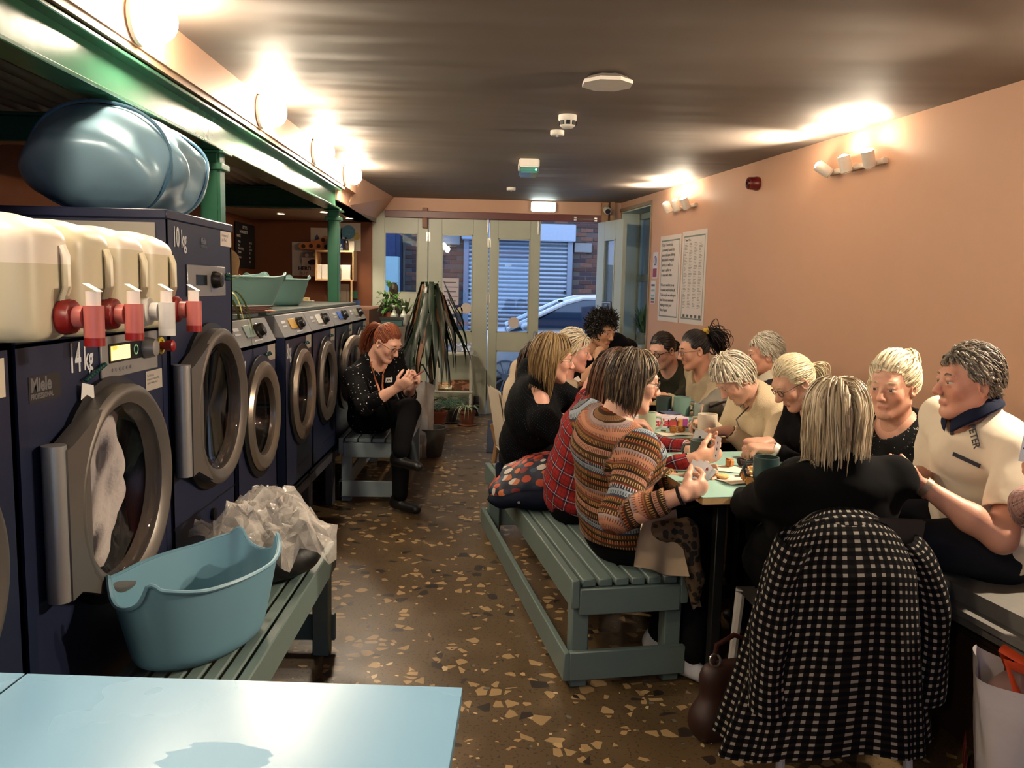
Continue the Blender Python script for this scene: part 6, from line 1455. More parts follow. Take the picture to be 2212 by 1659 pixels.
def add_hair(o, sty='short', n=240, L=.10, cols=('#888888', '#bbbbbb'), seed=1, tail=None, bun=None, c3=None, **kw):
    VV, FF, HV, HU, lock, rs = hair_mesh(sty, o.Hc, o.R, o.hs, n, L, seed, coll=o.coll if L > .14 else (), **kw)
    if tail:      # (tie point, length, start direction, spread radius, count), all in head space
        tp, tl, td, tr, tn = tail; gl = o.R.T@V3(0, 0, -1); pth = np.zeros((tn, 10, 3)); p = V3(*tp)+rs.normal(size=(tn, 3))*.005; d = V3(*td)+rs.normal(size=(tn, 3))*.10; fan = rs.normal(size=(tn, 3))*tr; pth[:, 0] = p; sc = rs.uniform(.75, 1.1, (tn, 1))
        for j in range(1, 10): d = d*.72+gl*.30; d /= np.linalg.norm(d, axis=1)[:, None]; p = p+d*(tl/9)*sc+fan*(math.sin(PI*j/10)-math.sin(PI*(j-1)/10))*1.0; pth[:, j] = p
        lock(pth, np.full(tn, .0042), np.stack([np.clip(rs.normal(.5, .25, tn), 0, 1), np.clip(rs.uniform(-1.4, 1, tn), 0, 1), np.zeros(tn)], 1))
    if bun:
        bc, br = V3(*bun[0]), bun[1]; k_ = 150; ax = rs.normal(size=(k_, 3)); ax /= np.linalg.norm(ax, axis=1)[:, None]; b_ = np.cross(ax, rs.normal(size=(k_, 3))); b_ /= np.linalg.norm(b_, axis=1)[:, None]; c_ = np.cross(ax, b_); rr = br*rs.uniform(.5, 1.03, (k_, 1)); tt = np.linspace(0, 3.6, 10)
        pth = bc+(b_[:, None]*np.cos(tt)[None, :, None]+c_[:, None]*np.sin(tt)[None, :, None])*rr[:, None]; lock(pth, np.full(k_, .005), np.stack([np.clip(rs.normal(.5, .25, k_), 0, 1), np.zeros(k_), np.zeros(k_)], 1))
    V = np.concatenate(VV); Q = np.concatenate(FF)
    np_mesh('hair', V-o.org, Q, mat_hair(cols[0], cols[1], c3), o.root, {'hv': np.concatenate(HV), 'hu': np.concatenate(HU)})
def glasses(o, col='#1c1a1a', r_=.019, dy=.0, thick=.0016, up=False, name='glasses'):
    def H(x, y, z):
        if up: y, z = y-.028, z+.072+.02*(y-.05)
        return Vector(o.Hc+o.R@(V3(x, y, z)*o.hs*HSC)-o.org)
    mb = MB()
    for q in (-1, 1):
        mb.tube([H(q*.033+r_*math.cos(a), .1015-.25*max(0, abs(q*.033+r_*math.cos(a))-.03), .003+r_*.85*math.sin(a)) for a in np.linspace(0, 2*PI, 20)[:-1]], thick*o.hs, 5, closed=True)
        mb.tube([H(q*.052, .094, .006), H(q*.070, .078, .008), H(q*.078, .03, .008), H(q*.080, -.015, .004)], thick*o.hs, 5)
    mb.tube([H(-.014, .102, .008), H(0, .106, .010), H(.014, .102, .008)], thick*o.hs, 5); gl_ = mb.build(name, M(col, .3, .3), o.root)
    for q in (-1, 1): MB().add([H(q*.033+r_*.94*math.cos(a), .1013-.25*max(0, abs(q*.033+r_*math.cos(a))-.03), .003+r_*.8*math.sin(a)) for a in np.linspace(0, 2*PI, 15)[:-1]], [tuple(range(14))]).build('lens', glass((.95, .95, .95), 0, .06), gl_, smooth=False)
def surf_at(o, px, py):
    """nearest point of the garment seen at a picture position, with its outward normal"""
    V = o.tv-CAMP; z = V@FW; sx = CX+F*(V@RT)/z; sy = CY-F*(V@UP)/z; d2 = (sx-px)**2+(sy-py)**2; c = np.where(d2 < max(64, d2.min()*2))[0]; i = c[np.argmin(z[c])]
    me = o.top.data; n = np.array(me.vertices[int(i)].normal); near = np.where(((o.tv-o.tv[i])**2).sum(1) < .03**2)[0]
    n = nrm(sum(np.array(me.vertices[int(j)].normal) for j in near[::max(1, len(near)//30)])); return o.tv[i], n
def badge(o, px, py, w, h, body, size=.022, plate='#d9d6d2', ink='#2a2a2e', rot=0.0, name='name_badge'):
    p, n = surf_at(o, px, py); up = V3(0, 0, 1); x = nrm(np.cross(up, n)); y = np.cross(n, x); p = p-o.org+n*.006
    X = Matrix(((x[0], y[0], n[0], p[0]), (x[1], y[1], n[1], p[1]), (x[2], y[2], n[2], p[2]), (0, 0, 0, 1))) @ Rz(rot)
    if plate: b = MB().box((-w/2, -h/2, -.002), (w/2, h/2, .001), X).build(name, M(plate, .5), o.root, smooth=False)
    else: b = o.root
    if body: text(body, size, M(ink, .7), b, X @ T(-w*.42, -size*.33, .0018), bold=.0006, name='lettering' if plate else 'name_lettering')
UPV = V3(0, 0, 1)
RELAX = (.35, .4, .45, .5); FIST = (1.0, 1.1, 1.15, 1.2); HOLD = (.6, .75, .85, .9); FLATH = (.12, .15, .18, .2)
mJeans = cloth('#16161c', .85); mBlackC = cloth('#050506', .95); mSneak = M('#b9bcc6', .7, 0, .1, 40)
# 1 woman with the phone
h = pd(836, 741, 5.15); f = hdir(-35)
p1 = person('woman with auburn ponytail in a black spotted blouse looking at her phone', h, -30, 30, 0, (-.80, 5.50, .53), -35,
    [(pd(887, 838, 5.10), nrm(f*.6+UPV*.7), V3(-.3, -.5, .3), -1, HOLD, V3(.2, .5, -1)), (pd(858, 838, 4.90), nrm(f*.8+UPV*.45), V3(.2, .6, .5), 1, HOLD, V3(-.4, -.5, -1))],
    cloth_dots(sc=38, size=.13), '#d0a08a', dict(sty='tie', tie=(0, -.112, .062), n=900, L=.16, cols=('#5a2a17', '#8f4a28'), tail=((0, -.112, .062), .25, (0, -.8, .15), .011, 170)),
    knees=[pd(868, 905, 5.22), pd(884, 884, 5.0)], feet=[np.array(PG(864, 1078, .08)), pd(866, 985, 4.86)], girth=1.08, bust=1.0, sleeve=.80, neck=.085, neckcut=(0, .07), seed=1, brow='#5a3520', shoe={'mat': mBlack})
glasses(p1, '#2a2a2e')
def lanyard(o, pts, col_a='#a8633c', col_b='#d8c29a'):
    mb = MB().tube([Vector(np.array(q)-o.org) for q in pts], .006, 6, flat=.3); return mb.build('lanyard', M(col_a, .6, 0, .5, 40), o.root)
a_, n_ = surf_at(p1, 846, 860); 
for px0, px1, dx in ((800, 826, -1), (832, 832, 1)):
    pts = []
    for t in np.linspace(0, 1, 9):
        px, py = (px0+(px1-px0)*t), 770+75*t; q, nn = surf_at(p1, px, py) if t > .12 else (p1.N+p1.bs*.05*dx+p1.bf*.03, p1.bf); pts.append(q+nn*.008)
    lanyard(p1, pts)
badge(p1, 832, 893, .085, .055, '', plate='#aeb4ba', rot=-.3, name='id_card'); badge(p1, 846, 823, .05, .03, 'JEN', .024)
ph = MB().cbox((0, 0, 0), (.075, .15, .009), None, .004); o = ph.build('phone', M('#6e2226', .35)); tag(o, 'dark red phone held by the woman with the ponytail', 'phone', loc=pd(891, 816, 4.97)); o.rotation_euler = (.55, .15, -.9-PI/2+.6)
# 2 blonde woman in black
p2 = person('woman with shoulder length blonde hair and glasses in a black pin dotted jumper', pd(1194, 774, 3.80), 2, 8, 0, (.18, 4.13, .50), 8,
    [((.62, 4.02, .80), V3(1, 0, .1), V3(0, 0, -1), -1, RELAX, V3(-.2, .6, -1)), ((.60, 3.72, .79), V3(1, .2, .1), V3(0, 0, -1), 1, RELAX, V3(-.3, -.7, -1))],
    cloth_dots('#050609', '#4b5058', 95, .10, .1), '#cf9a84', dict(sty='long', n=1300, L=.215, cols=('#7a5f3c', '#ab8f62'), c3='#5a452c', vol=.016, crown=(0, .0, 1), fy=.018, curl_in=.2), girth=1.06, bust=1.05, neck=.062, hs=.96, seed=2, brow='#7a5a38')
glasses(p2, '#8a7a5a', .018, thick=.0012)
# 3 white haired woman, badge
p3 = person('woman with short white hair smiling in a black jacket with a badge', pd(1240, 760, 5.0), -12, 6, 0, (.33, 5.48, .50), -10,
    [(pd(1268, 842, 4.95), V3(.8, 0, .5), V3(0, -.6, .6), -1, HOLD, V3(-.2, .6, -1)), (pd(1256, 852, 4.82), V3(.9, .1, .4), V3(0, .6, .4), 1, HOLD, V3(-.3, -.5, -1))],
    cloth('#070709', .9), '#d49b88', dict(sty='short', n=900, L=.10, cols=('#c9b48c', '#efe6d2'), vol=.020, crown=(.5, .9, .8)), girth=1.05, bust=.9, seed=3, brow='#c9b48c', old=True, hs=1.04)
badge(p3, 1252, 824, .05, .035, 'Jo', .02, rot=.5)
# 4 long brown hair, beige jumper (mostly hidden)
p4 = person('person with long brown hair in a beige jumper on the cream chair', pd(1166, 782, 4.55), 20, 6, 0, (.22, 4.87, .53), 5,
    [((.55, 5.05, .80), V3(1, 0, .1), V3(0, 0, -1), -1, RELAX, V3(-.2, .6, -1)), ((.55, 4.75, .80), V3(1, 0, .1), V3(0, 0, -1), 1, RELAX, V3(-.3, -.6, -1))],
    cloth('#b3a48e', .9, knit=150), '#c48f76', dict(sty='long', n=900, L=.36, cols=('#2c1b12', '#4a3020'), vol=.02, crown=(0, .0, 1)), girth=1.12, neck=.06, seed=4)
# 5 curly haired man
p5 = person('young man with dark curly hair in a black T-shirt resting his chin on his hand', pd(1300, 714, 5.72), -48, 16, 0, (.84, 6.22, .56), -60,
    [((1.10, 5.82, .80), V3(.3, -1, .1), V3(0, 0, -1), -1, RELAX, V3(1, .3, -.8)), (pd(1294, 782, 5.58), V3(.1, .25, 1.0), V3(.3, .8, .3), 1, FIST, V3(-.6, -.5, -1))],
    cloth('#090b12', .9), '#bb8a6a', dict(sty='curly', n=1500, L=.085, cols=('#0c0908', '#1d1512'), vol=.010, thick=.004), girth=1.05, male=True, sleeve=.32, neck=.066, seed=5, brow='#140e0b', hs=1.02, sh=.18)
badge(p5, 1303, 792, .07, .022, '', plate='#cfcac2')
# stubble beard
# 6 dark haired girl with black glasses
p6 = person('young woman with dark tied hair and black glasses in a dark green cardigan', pd(1432, 757, 5.45), 212, 20, 0, (1.33, 5.67, .60), 205,
    [(pd(1392, 852, 5.15), V3(-1, -.2, 0), V3(0, 0, -1), -1, RELAX, V3(.2, -.8, -.8)), ((1.02, 5.55, .80), V3(-1, -.2, 0), V3(0, 0, -1), 1, RELAX, V3(.2, .6, -1))],
    cloth('#2c2b22', .9), '#d0a08c', dict(sty='tie', tie=(0, -.115, -.01), n=700, L=.16, cols=('#0f0a09', '#241611'), bun=((0, -.13, -.012), .034)), seed=6, bust=.8, brow='#1a110d')
glasses(p6, '#141214', .021, thick=.0026)
# 7 woman with yellow scrunchie
p7 = person('woman with a dark high ponytail and yellow scrunchie in a beige top', pd(1500, 757, 4.98), 186, 12, 0, (1.42, 5.07, .60), 186,
    [(pd(1432, 856, 4.72), V3(-1, -.05, 0), V3(0, 0, -1), -1, FLATH, V3(.1, -.6, -1)), (pd(1480, 880, 5.0), V3(-1, -.2, -.2), V3(0, .2, -1), 1, HOLD, V3(.4, .7, -1))],
    cloth('#a1937a', .9, knit=120), '#c08c72', dict(sty='tie', tie=(0, -.105, .075), n=800, L=.18, cols=('#0d0807', '#1f130f'), tail=((0, -.112, .075), .17, (0, -1, .5), .034, 260)), seed=7, bust=.9, old=True, brow='#1f1511')
glasses(p7, '#6a5548', .018, thick=.0012)
q = p7.Hc+p7.R@V3(0, -.085, .098)-p7.org; mb = MB()
for i in range(9): a = i*.7; mb.ell((q[0]+.014*math.cos(a), q[1]+.014*math.sin(a), q[2]+.014*math.sin(a*1.7)), (.012, .012, .014), None, 8, 6)
mb.build('scrunchie', M('#c9a63c', .7), p7.root)
# 8 woman writing
p8 = person('woman with short white hair in a cream jumper leaning over to write', pd(1588, 818, 3.98), 188, 44, 0, (1.45, 4.08, .60), 190,
    [(pd(1572, 930, 3.72), V3(-1, .1, -.15), V3(0, 0, -1), -1, FLATH, V3(.1, -.7, -1)), (pd(1532, 908, 3.95), V3(-1, -.1, -.25), V3(.1, -.5, -.8), 1, HOLD, V3(.3, .6, -1))],
    cloth('#c7b596', .9, knit=130), '#cf9f88', dict(sty='short', n=1000, L=.085, cols=('#b5a88e', '#efe7d6'), vol=.020, crown=(0, -.02, 1)), seed=8, bust=.9, old=True, brow='#a89a84', neck=.062)
badge(p8, 1592, 878, .06, .03, 'PAT', .026, None, rot=-.25)
# 9 old man by the wall
p9 = person('elderly man with white hair in a navy jumper over a striped shirt', pd(1652, 768, 4.60), 172, 2, 0, (1.46, 4.63, .60), 180,
    [((1.32, 4.45, .74), V3(-1, 0, -.1), V3(0, 0, -1), -1, RELAX, V3(.2, -.7, -1)), ((1.32, 4.85, .74), V3(-1, 0, -.1), V3(0, 0, -1), 1, RELAX, V3(.2, .7, -1))],
    cloth_bands('#10141f', '#10141f'), '#c99076', dict(sty='short', n=900, L=.07, cols=('#a89c82', '#efe8d8'), vol=.012, crown=(0, .9, .7)), male=True, old=True, girth=1.1, seed=9, brow='#cfc6b4', sh=.18)
# 10 white ponytail woman
p10 = person('woman with a white ponytail and glasses in a black cardigan', pd(1716, 826, 3.52), 187, 33, 0, (1.56, 3.57, .60), 188,
    [(pd(1672, 972, 3.30), V3(-1, .1, .1), V3(0, 0, -1), -1, HOLD, V3(.3, -.6, -1)), (pd(1660, 955, 3.55), V3(-1, 0, 0), V3(0, 0, -1), 1, HOLD, V3(.3, .7, -1))],
    cloth('#070609', .9), '#c99880', dict(sty='tie', tie=(0, -.112, .015), n=900, L=.16, cols=('#b3a17c', '#efe3c2'), tail=((0, -.118, .012), .11, (0, -1, -.1), .014, 110)), seed=10, bust=.9, old=True, brow='#b8a884')
glasses(p10, '#3a3532', .018, thick=.0016)
# 12 white haired woman in sequinned top
p12 = person('smiling woman with white tied up hair in a black sequinned top', pd(1928, 836, 3.08), 220, 6, 0, (1.62, 3.14, .60), 200,
    [((1.30, 3.00, .77), V3(-1, -.1, 0), V3(0, 0, -1), -1, RELAX, V3(.3, -.7, -1)), ((1.32, 3.30, .72), V3(-1, .1, 0), V3(0, 0, -1), 1, RELAX, V3(.3, .7, -1))],
    cloth_sequin(), '#cf9a82', dict(sty='tie', tie=(-.02, -.085, .075), n=1400, L=.16, cols=('#d8c69c', '#f5ecd4'), vol=.034, bun=((-.02, -.10, .085), .045), thick=.0042, tail=((.072, .02, .02), .13, (.1, 0, -1), .010, 60)), girth=1.16, bust=1.15, neck=.085, seed=12, old=True, brow='#b8a888')
glasses(p12, '#b3a894', .019, thick=.0012, up=True); badge(p12, 1912, 911, .085, .04, 'RITA', .026, rot=-.15)
# 13 man in the white polo shirt
p13 = person('older man with grey hair in a white polo shirt holding cards', pd(2092, 828, 2.62), 178, 0, 0, (1.66, 2.66, .60), 184,
    [(pd(1998, 1052, 2.44), V3(-1, .25, .15), V3(0, .6, .8), -1, HOLD, V3(.5, -.6, -1)), (pd(1985, 1022, 2.72), V3(-1, -.15, .1), V3(0, -.3, -1), 1, HOLD, V3(.6, .8, -1))],
    cloth('#d6cab6', .85, .03), '#c48e76', dict(sty='short', n=1300, L=.052, cols=('#5f5648', '#a3988a'), vol=.010, crown=(.3, .95, .75), c3='#3f382e', thick=.003), male=True, old=True, girth=1.20, sleeve=.36, neck=.068, seed=13, brow='#6f6250', sh=.19, bottom=cloth('#1a1d24', .9), hs=1.0, top_name='polo_shirt', neckoff=(-.012, 0, .035))
# 14 striped jumper
p14 = person('woman with a grey brown bob in a striped peach and brown jumper holding cards', pd(1368, 824, 2.92), 6, 10, 0, (.50, 3.03, .50), 26,
    [(pd(1478, 1042, 2.98), V3(.95, .1, .25), V3(.1, -.8, .2), -1, HOLD, V3(-.1, .6, -1)), (pd(1470, 1070, 2.66), V3(.85, .35, .22), V3(-.1, .85, .3), 1, HOLD, V3(-.2, -.7, -1))],
    cloth_stripes(), '#c79880', dict(sty='long', n=1500, L=.155, cols=('#1d1612', '#5a4a3a'), c3='#95805f', vol=.011, crown=(0, -.03, 1), fy=.026, curl_in=.4), girth=1.10, bust=1.0, sleeve=.93, hs=.95, neck=.082, seed=14, hemcut=.475, res=.0075, seam=0.0, shoe={'mat': mSneak, 'dir': [(.7, -.75, 0), (.7, -.75, 0)]}, old=True, wr=.007,
    knees=[(.83, 3.30, .51), (.81, 3.08, .51)], feet=[(.66, 3.02, .075), (.74, 2.84, .075)])
glasses(p14, '#4a4038', .019, thick=.0014)
MB().torus((0, 0, 0), .030, .006, T(*(p14.arms[1][2]-nrm(p14.arms[1][2]-p14.arms[1][1])*.0-p14.org)) @ Vector(p14.arms[1][2]-p14.arms[1][1]).to_track_quat('Z', 'Y').to_matrix().to_4x4(), 24, 6).build('bracelet', M('#101014', .2), p14.root)
# 15 plaid shirt
p15 = person('person with long brown hair in a red plaid shirt holding cards', pd(1334, 812, 3.46), 8, 14, 0, (.36, 3.56, .49), 4,
    [(pd(1490, 970, 3.42), V3(1, .05, .2), V3(0, -.7, .4), -1, HOLD, V3(-.1, .6, -1)), (pd(1500, 992, 3.10), V3(1, .1, .22), V3(0, .7, .4), 1, HOLD, V3(-.2, -.7, -1))],
    cloth_plaid(), '#cf9a80', dict(sty='long', n=900, L=.40, cols=('#33201a', '#6b452c'), vol=.012), girth=1.0, sh=.155, neck=.062, seed=15, res=.0085)
# 11 woman seen from behind
p11 = person('woman with long grey blonde hair in black seen from behind', pd(1802, 905, 2.40), 96, 2, 0, (1.04, 2.59, .53), 96,
    [((.88, 2.95, .66), V3(.5, .8, .2), V3(0, 0, -1), -1, RELAX, V3(-.5, -.3, -1)), ((1.24, 2.92, .66), V3(-.5, .8, .2), V3(0, 0, -1), 1, RELAX, V3(.5, -.3, -1))],
    mBlackC, '#c48f78', dict(sty='long', n=1900, L=.195, cols=('#6e5d47', '#b09c7c'), c3='#d6c7aa', vol=.014, crown=(.01, .02, 1), thick=.0036), girth=1.18, bust=1.0, neck=.066, seed=11, wr=.007, sh=.172, knees=[(1.02, 2.97, .55), (1.21, 2.97, .55)])
# ------------------------------------------------------------------ details of the people
def ring_band(o, name, mat, r0, r1, h0, h1, point=.0, front=0.0, N_=40):
    """collar: a band round the neck that opens at the front into two points"""
    ax = nrm(o.Hc-o.N); x = nrm(o.bs-ax*(o.bs@ax)); y = np.cross(ax, x); c = o.N+ax*.03+o.bf*.012-o.org; mb = MB()
    def f(u, v):
        a = PI/2+.16+(2*PI-.32)*u; t = v; rr = r0+(r1-r0)*t; fr = max(0, math.sin(a)); h = h0+(h1-h0)*t-front*fr-point*fr**6*t
        return tuple(c+x*math.cos(a)*rr+y*math.sin(a)*rr*1.08+ax*h)
    mb.grid(f, N_, 6); mb.grid(lambda u, v: tuple(np.array(f(1-u, v))-ax*.006), N_, 6); return mb.build(name, mat, o.root, ang=70)
ring_band(p13, 'collar', cloth_dots('#141a2e', '#6f7690', 130, .12), .062, .090, .048, .008, .022, .022)
for px, py in ((2064, 914), (2050, 936)):
    q, nn = surf_at(p13, px, py); MB().lathe([(.006, -.002), (.006, .002), (.004, .003)], 12, T(*(q-p13.org+nn*.003)) @ Vector(nn).to_track_quat('Z', 'Y').to_matrix().to_4x4()).build('button', M('#4a4038', .3), p13.root)
badge(p13, 2084, 990, .095, .012, '', plate='#1c2030', rot=-.22, name='pocket_trim'); badge(p13, 2100, 945, .09, .03, 'PETER', .030, None, rot=-1.05)
def cuff_ring(o, q, name, mat, r_, w_, back=.0, tube_r=.004):
    a, e_, w2 = o.arms[q][:3]; d = nrm(w2-e_); c = w2-d*back-o.org
    MB().lathe([(r_, -w_/2), (r_+tube_r, -w_/2), (r_+tube_r, w_/2), (r_, w_/2)], 24, T(*c) @ Vector(d).to_track_quat('Z', 'Y').to_matrix().to_4x4(), cap=False).build(name, mat, o.root)
cuff_ring(p13, 0, 'watch_strap', M('#8f7a62', .4, .4), .027, .018); cuff_ring(p10, 0, 'watch_strap', M('#d8d2c6', .4), .027, .022); cuff_ring(p8, 0, 'watch_strap', M('#4a3220', .5), .028, .014, .02)
ring_band(p9, 'shirt_collar', cloth_bands('#cfc6b0', '#8d8672', .012), .062, .092, .045, .0, .03, .02)
badge(p9, 1662, 806, .03, .025, '', plate='#aab4c8', name='jumper_crest')
for i, z in enumerate((0, .035, .07)):   # pale stripes low on the navy jumper
    pass
p8n = p8.N-p8.org
MB().tube([Vector(p8n+p8.bf*.05+V3(0, 0, -.02)), Vector(p8n+p8.bf*.10+V3(-.02, 0, -.06)), Vector(p8n+p8.bf*.10+V3(-.01, -.03, -.10))], .004, 5).build('drawstring', M('#3a3630', .7), p8.root)
# person beyond the right picture edge whose sleeve shows
p16 = person('person at the right picture edge with a pink plaid sleeve', (1.80, 2.10, 1.17), 225, 0, 0, (1.84, 2.12, .60), 225,
    [((1.55, 1.75, .90), V3(-.5, .1, .9), V3(-.7, .3, 0), -1, HOLD, V3(.4, -.6, -1)), (pd(2275, 1060, 2.05), V3(-.45, 0, .9), V3(-.5, -.5, 0), 1, HOLD, V3(-.8, .5, -1))],
    cloth_plaid('#b08a84', '#5a4448', '#cdb9ae', .035), '#c48a70', dict(sty='short', n=500, L=.06, cols=('#4a4038', '#6f6252')), girth=1.05, seed=16, knees=[(1.86, 1.66, .62), (1.66, 1.68, .62)], feet=[(1.86, 1.60, .08), (1.64, 1.62, .08)])
# ------------------------------------------------------------------ playing cards and pencil
mCard = M('#d8d3d6', .4, 0, .02); mPip = M('#141416', .5); mRedPip = M('#a8343a', .5)
def spade(mb, x, y, s_, X):
    pts = [(0, 1), (.35, .45), (.75, .05), (.72, -.35), (.35, -.45), (.08, -.25), (.18, -.8), (-.18, -.8), (-.08, -.25), (-.35, -.45), (-.72, -.35), (-.75, .05), (-.35, .45)]
    mb.prism([(x+a*s_, y+b*s_) for a, b in pts], .00035, .0006, X)
def card(label, p, face, up, rot=0.0, pips=((0, .02), (0, -.004), (0, -.028)), red=False, mt=None):
    z = nrm(face); y = nrm(np.array(up)-z*(np.array(up)@z)); x = np.cross(y, z)
    r = thing('playing_card', label, 'playing card', group='playing cards in hands'); r.matrix_world = Matrix(((x[0], y[0], z[0], p[0]), (x[1], y[1], z[1], p[1]), (x[2], y[2], z[2], p[2]), (0, 0, 0, 1))) @ Rz(rot)
    MB().box((-.029, -.044, -.00025), (.029, .044, .00025)).build('card_sheet', mt or mCard, r, smooth=False)
    for a, b in pips: mb = MB(); spade(mb, a, b, .0085, Matrix.Identity(4)); mb.build('pip', mRedPip if red else mPip, r, smooth=False)
tocam = lambda p: nrm(CAMP-np.array(p))
c0 = pd(1500, 1024, 2.86); fc = nrm(tocam(c0)+V3(-.5, 0, .15)); upc = V3(.45, .1, .9)
card('spade card at the front of the hand held by the striped jumper woman', c0, fc, upc, 0)
card('red pip card behind the spade card in the striped jumper woman\'s hand', c0-fc*.002+V3(.016, .004, .0), fc, upc, -.16, ((.014, .030), (.014, -.01)), True)
card('rear card of the hand held by the striped jumper woman', c0-fc*.004+V3(.030, .008, -.004), fc, upc, -.32, ((.0, .02),), True)
c1 = pd(1509, 955, 3.34); f1 = nrm(tocam(c1)+V3(-.4, .1, 0))
card('fanned spade card held in the far hand of the plaid shirt person', c1, f1, V3(.25, 0, 1), 0); card('second fanned card in the far hand of the plaid shirt person', c1-f1*.002+V3(.012, 0, 0), f1, V3(.25, 0, 1), -.22)
c2 = pd(1549, 968, 3.02); card('single card held up in the near hand of the plaid shirt person', c2, nrm(V3(-1, -.05, .1)), V3(.2, 0, 1), 0)
c3 = pd(1944, 1036, 2.55); card('dark edge-on card held by the man in the polo shirt', c3, nrm(V3(-.9, -.2, .5)), V3(-.3, .2, 1), 0, (), False, M('#2a2626', .4))
c4 = p16.arms[1][2]+p16.arms[1][3]*.125; card('pale card with blue spots at the right picture edge', c4, nrm(tocam(c4)+V3(-.2, 0, 0)), V3(.1, 0, 1), 0, ((-.018, .02), (-.018, -.01), (.0, .0)), False, M('#c3c8d8', .4))
q = pd(1512, 905, 3.93); mb = MB().cyl((0, 0, 0), (.018, .0, .13), .0035, n=6); tag(mb.build('pencil', M('#d3a38e', .5)), 'pale pencil in the writing woman\'s hand', 'pencil', loc=(q[0]-.008, q[1], q[2]-.06))
# ------------------------------------------------------------------ gingham coat over the chair
g = NT('gingham'); p = g.sep(g.attr('pat')); sc = .0225
bu = g.math('GREATER_THAN', g.math('FRACT', g.math('DIVIDE', p[0], sc)), .6); bv = g.math('GREATER_THAN', g.math('FRACT', g.math('DIVIDE', p[1], sc)), .6)
cg = g.mix(g.math('MULTIPLY', g.math('ADD', bu, bv), .5), lin('#060506'), lin('#221f1e')); cg = g.mix(g.math('MULTIPLY', bu, bv), cg, lin('#8f887f')); g.bump(g.noise(g.obj(), 70, 1), .3, .004); mGing = g.done(cg, .95, 0, Specular_IOR_Level=.1)
def pgrid(name, fn, nu, nv, mat, parent, closed, per):
    """grid mesh that carries the cloth pattern coordinates"""
    u, v = np.meshgrid(np.arange(nu)/(nu if closed else nu-1), np.arange(nv)/(nv-1)); P = np.array([fn(a, b) for a, b in zip(u.ravel(), v.ravel())]); i = np.arange(nu*nv).reshape(nv, nu)
    A = i[:-1]; B_ = i[1:]
    if closed: Q = np.stack([A, np.roll(A, -1, 1), np.roll(B_, -1, 1), B_], -1).reshape(-1, 4)
    else: Q = np.stack([A[:, :-1], A[:, 1:], B_[:, 1:], B_[:, :-1]], -1).reshape(-1, 4)
    seg = np.linalg.norm(np.diff(P.reshape(nv, nu, 3), axis=0), axis=2); al = np.concatenate([np.zeros((1, nu)), np.cumsum(seg, 0)]).mean(1); pat = np.stack([u.ravel()*per, np.repeat(al, nu), np.zeros(nu*nv)], 1)
    return np_mesh(name, P, Q, mat, parent, {'pat': pat})
r = thing('coat', 'black and white gingham coat hung over the chair back', 'coat', (.985, 2.245, 0), .06)
def coat(u, v):
    a = 2*PI*u; top = .815-.035*abs(math.cos(a))**2.5; t = v; w_ = (.135+.06*min(1, t*5)+.065*t); dd = .045+.05*min(1, t*4)+.035*t
    fold = 1+.05*math.sin(7*a+2*t)*t+.05*math.sin(11*a+1.3)*t
    if t < .08: k_ = (t/.08)**.5; w_ *= .75+.25*k_; dd *= k_
    z = top-(top-.13)*t+.02*math.sin(3*a)*t*t; x = math.copysign(abs(math.cos(a))**.8, math.cos(a))*w_*fold+.05*t*t*math.cos(a)-.02*t; y = -.02+math.copysign(abs(math.sin(a))**.9, math.sin(a))*dd*fold-.06*t*(1-t)
    return (x, y, max(.012, z))
pgrid('coat_body', coat, 120, 60, mGing, r, True, 1.10)
def tub_(p0, p1, p2, r0, r1):
    p0, p1, p2 = map(Vector, (p0, p1, p2))
    def f(u, v):
        c = p0*(1-v)**2+p1*2*v*(1-v)+p2*v*v; a = 2*PI*u; rr = (r0+(r1-r0)*v)*(1+.07*math.sin(3*a+9*v)+.05*math.sin(14*v)); return (c.x+rr*math.cos(a), c.y+rr*.8*math.sin(a), c.z+.02*math.sin(a))
    return f
pgrid('sleeve', tub_((.16, -.02, .74), (.31, -.04, .62), (.27, -.02, .26), .05, .06), 40, 30, mGing, r, True, .34)
pgrid('sleeve', tub_((-.15, -.06, .74), (-.24, -.10, .55), (-.22, -.10, .28), .05, .055), 40, 30, mGing, r, True, .34)
pgrid('collar', lambda u, v: (.11*(2*u-1), -.075+.05*v-.012*math.sin(PI*u), .745+.055*math.sin(PI*v*.7)-.02*(2*u-1)**2), 24, 8, mGing, r, False, .2)
mb = MB(); [mb.ell((.08, -.13+.004*i, .075-.009*i), (.005, .004, .005), None, 8, 5) for i in range(8)]; mb.build('zip_chain', M('#c9c9cc', .15, .9), r)
# brown leather handbag beside the chair
s = SDF((-.16, -.10, -.02), (.16, .10, .34), .009); s.cone((-.07, 0, .07), (.07, 0, .07), .075, .075, .02, flat=((0, 1, 0), 1.3)).cone((-.05, 0, .20), (.05, 0, .20), .065, .065, .06, flat=((0, 1, 0), 1.6)); s.plane_cut((0, 0, .002), (0, 0, -1)); s.plane_cut((0, 0, .25), (0, 0, 1), .01); V, Q = s.mesh()
r = thing('handbag', 'brown leather handbag on the floor left of the gingham coat', 'handbag', (.77, 2.46, 0), .3); np_mesh('body', V, Q, M('#2c150d', .55, 0, .2, 20), r)
MB().tube([(-.07, 0, .25), (-.06, 0, .31), (0, 0, .335), (.06, 0, .31), (.07, 0, .25)], .008, 8).build('handle', M('#32160e', .4), r); MB().torus((0, 0, 0), .018, .004, T(-.07, -.01, .265) @ Rx(1.2), 20, 6).build('buckle', M('#c9c4ba', .15, .9), r); MB().torus((0, 0, 0), .014, .003, T(-.06, -.075, .10) @ Rx(1.3), 20, 6).build('buckle', M('#c9c4ba', .15, .9), r)
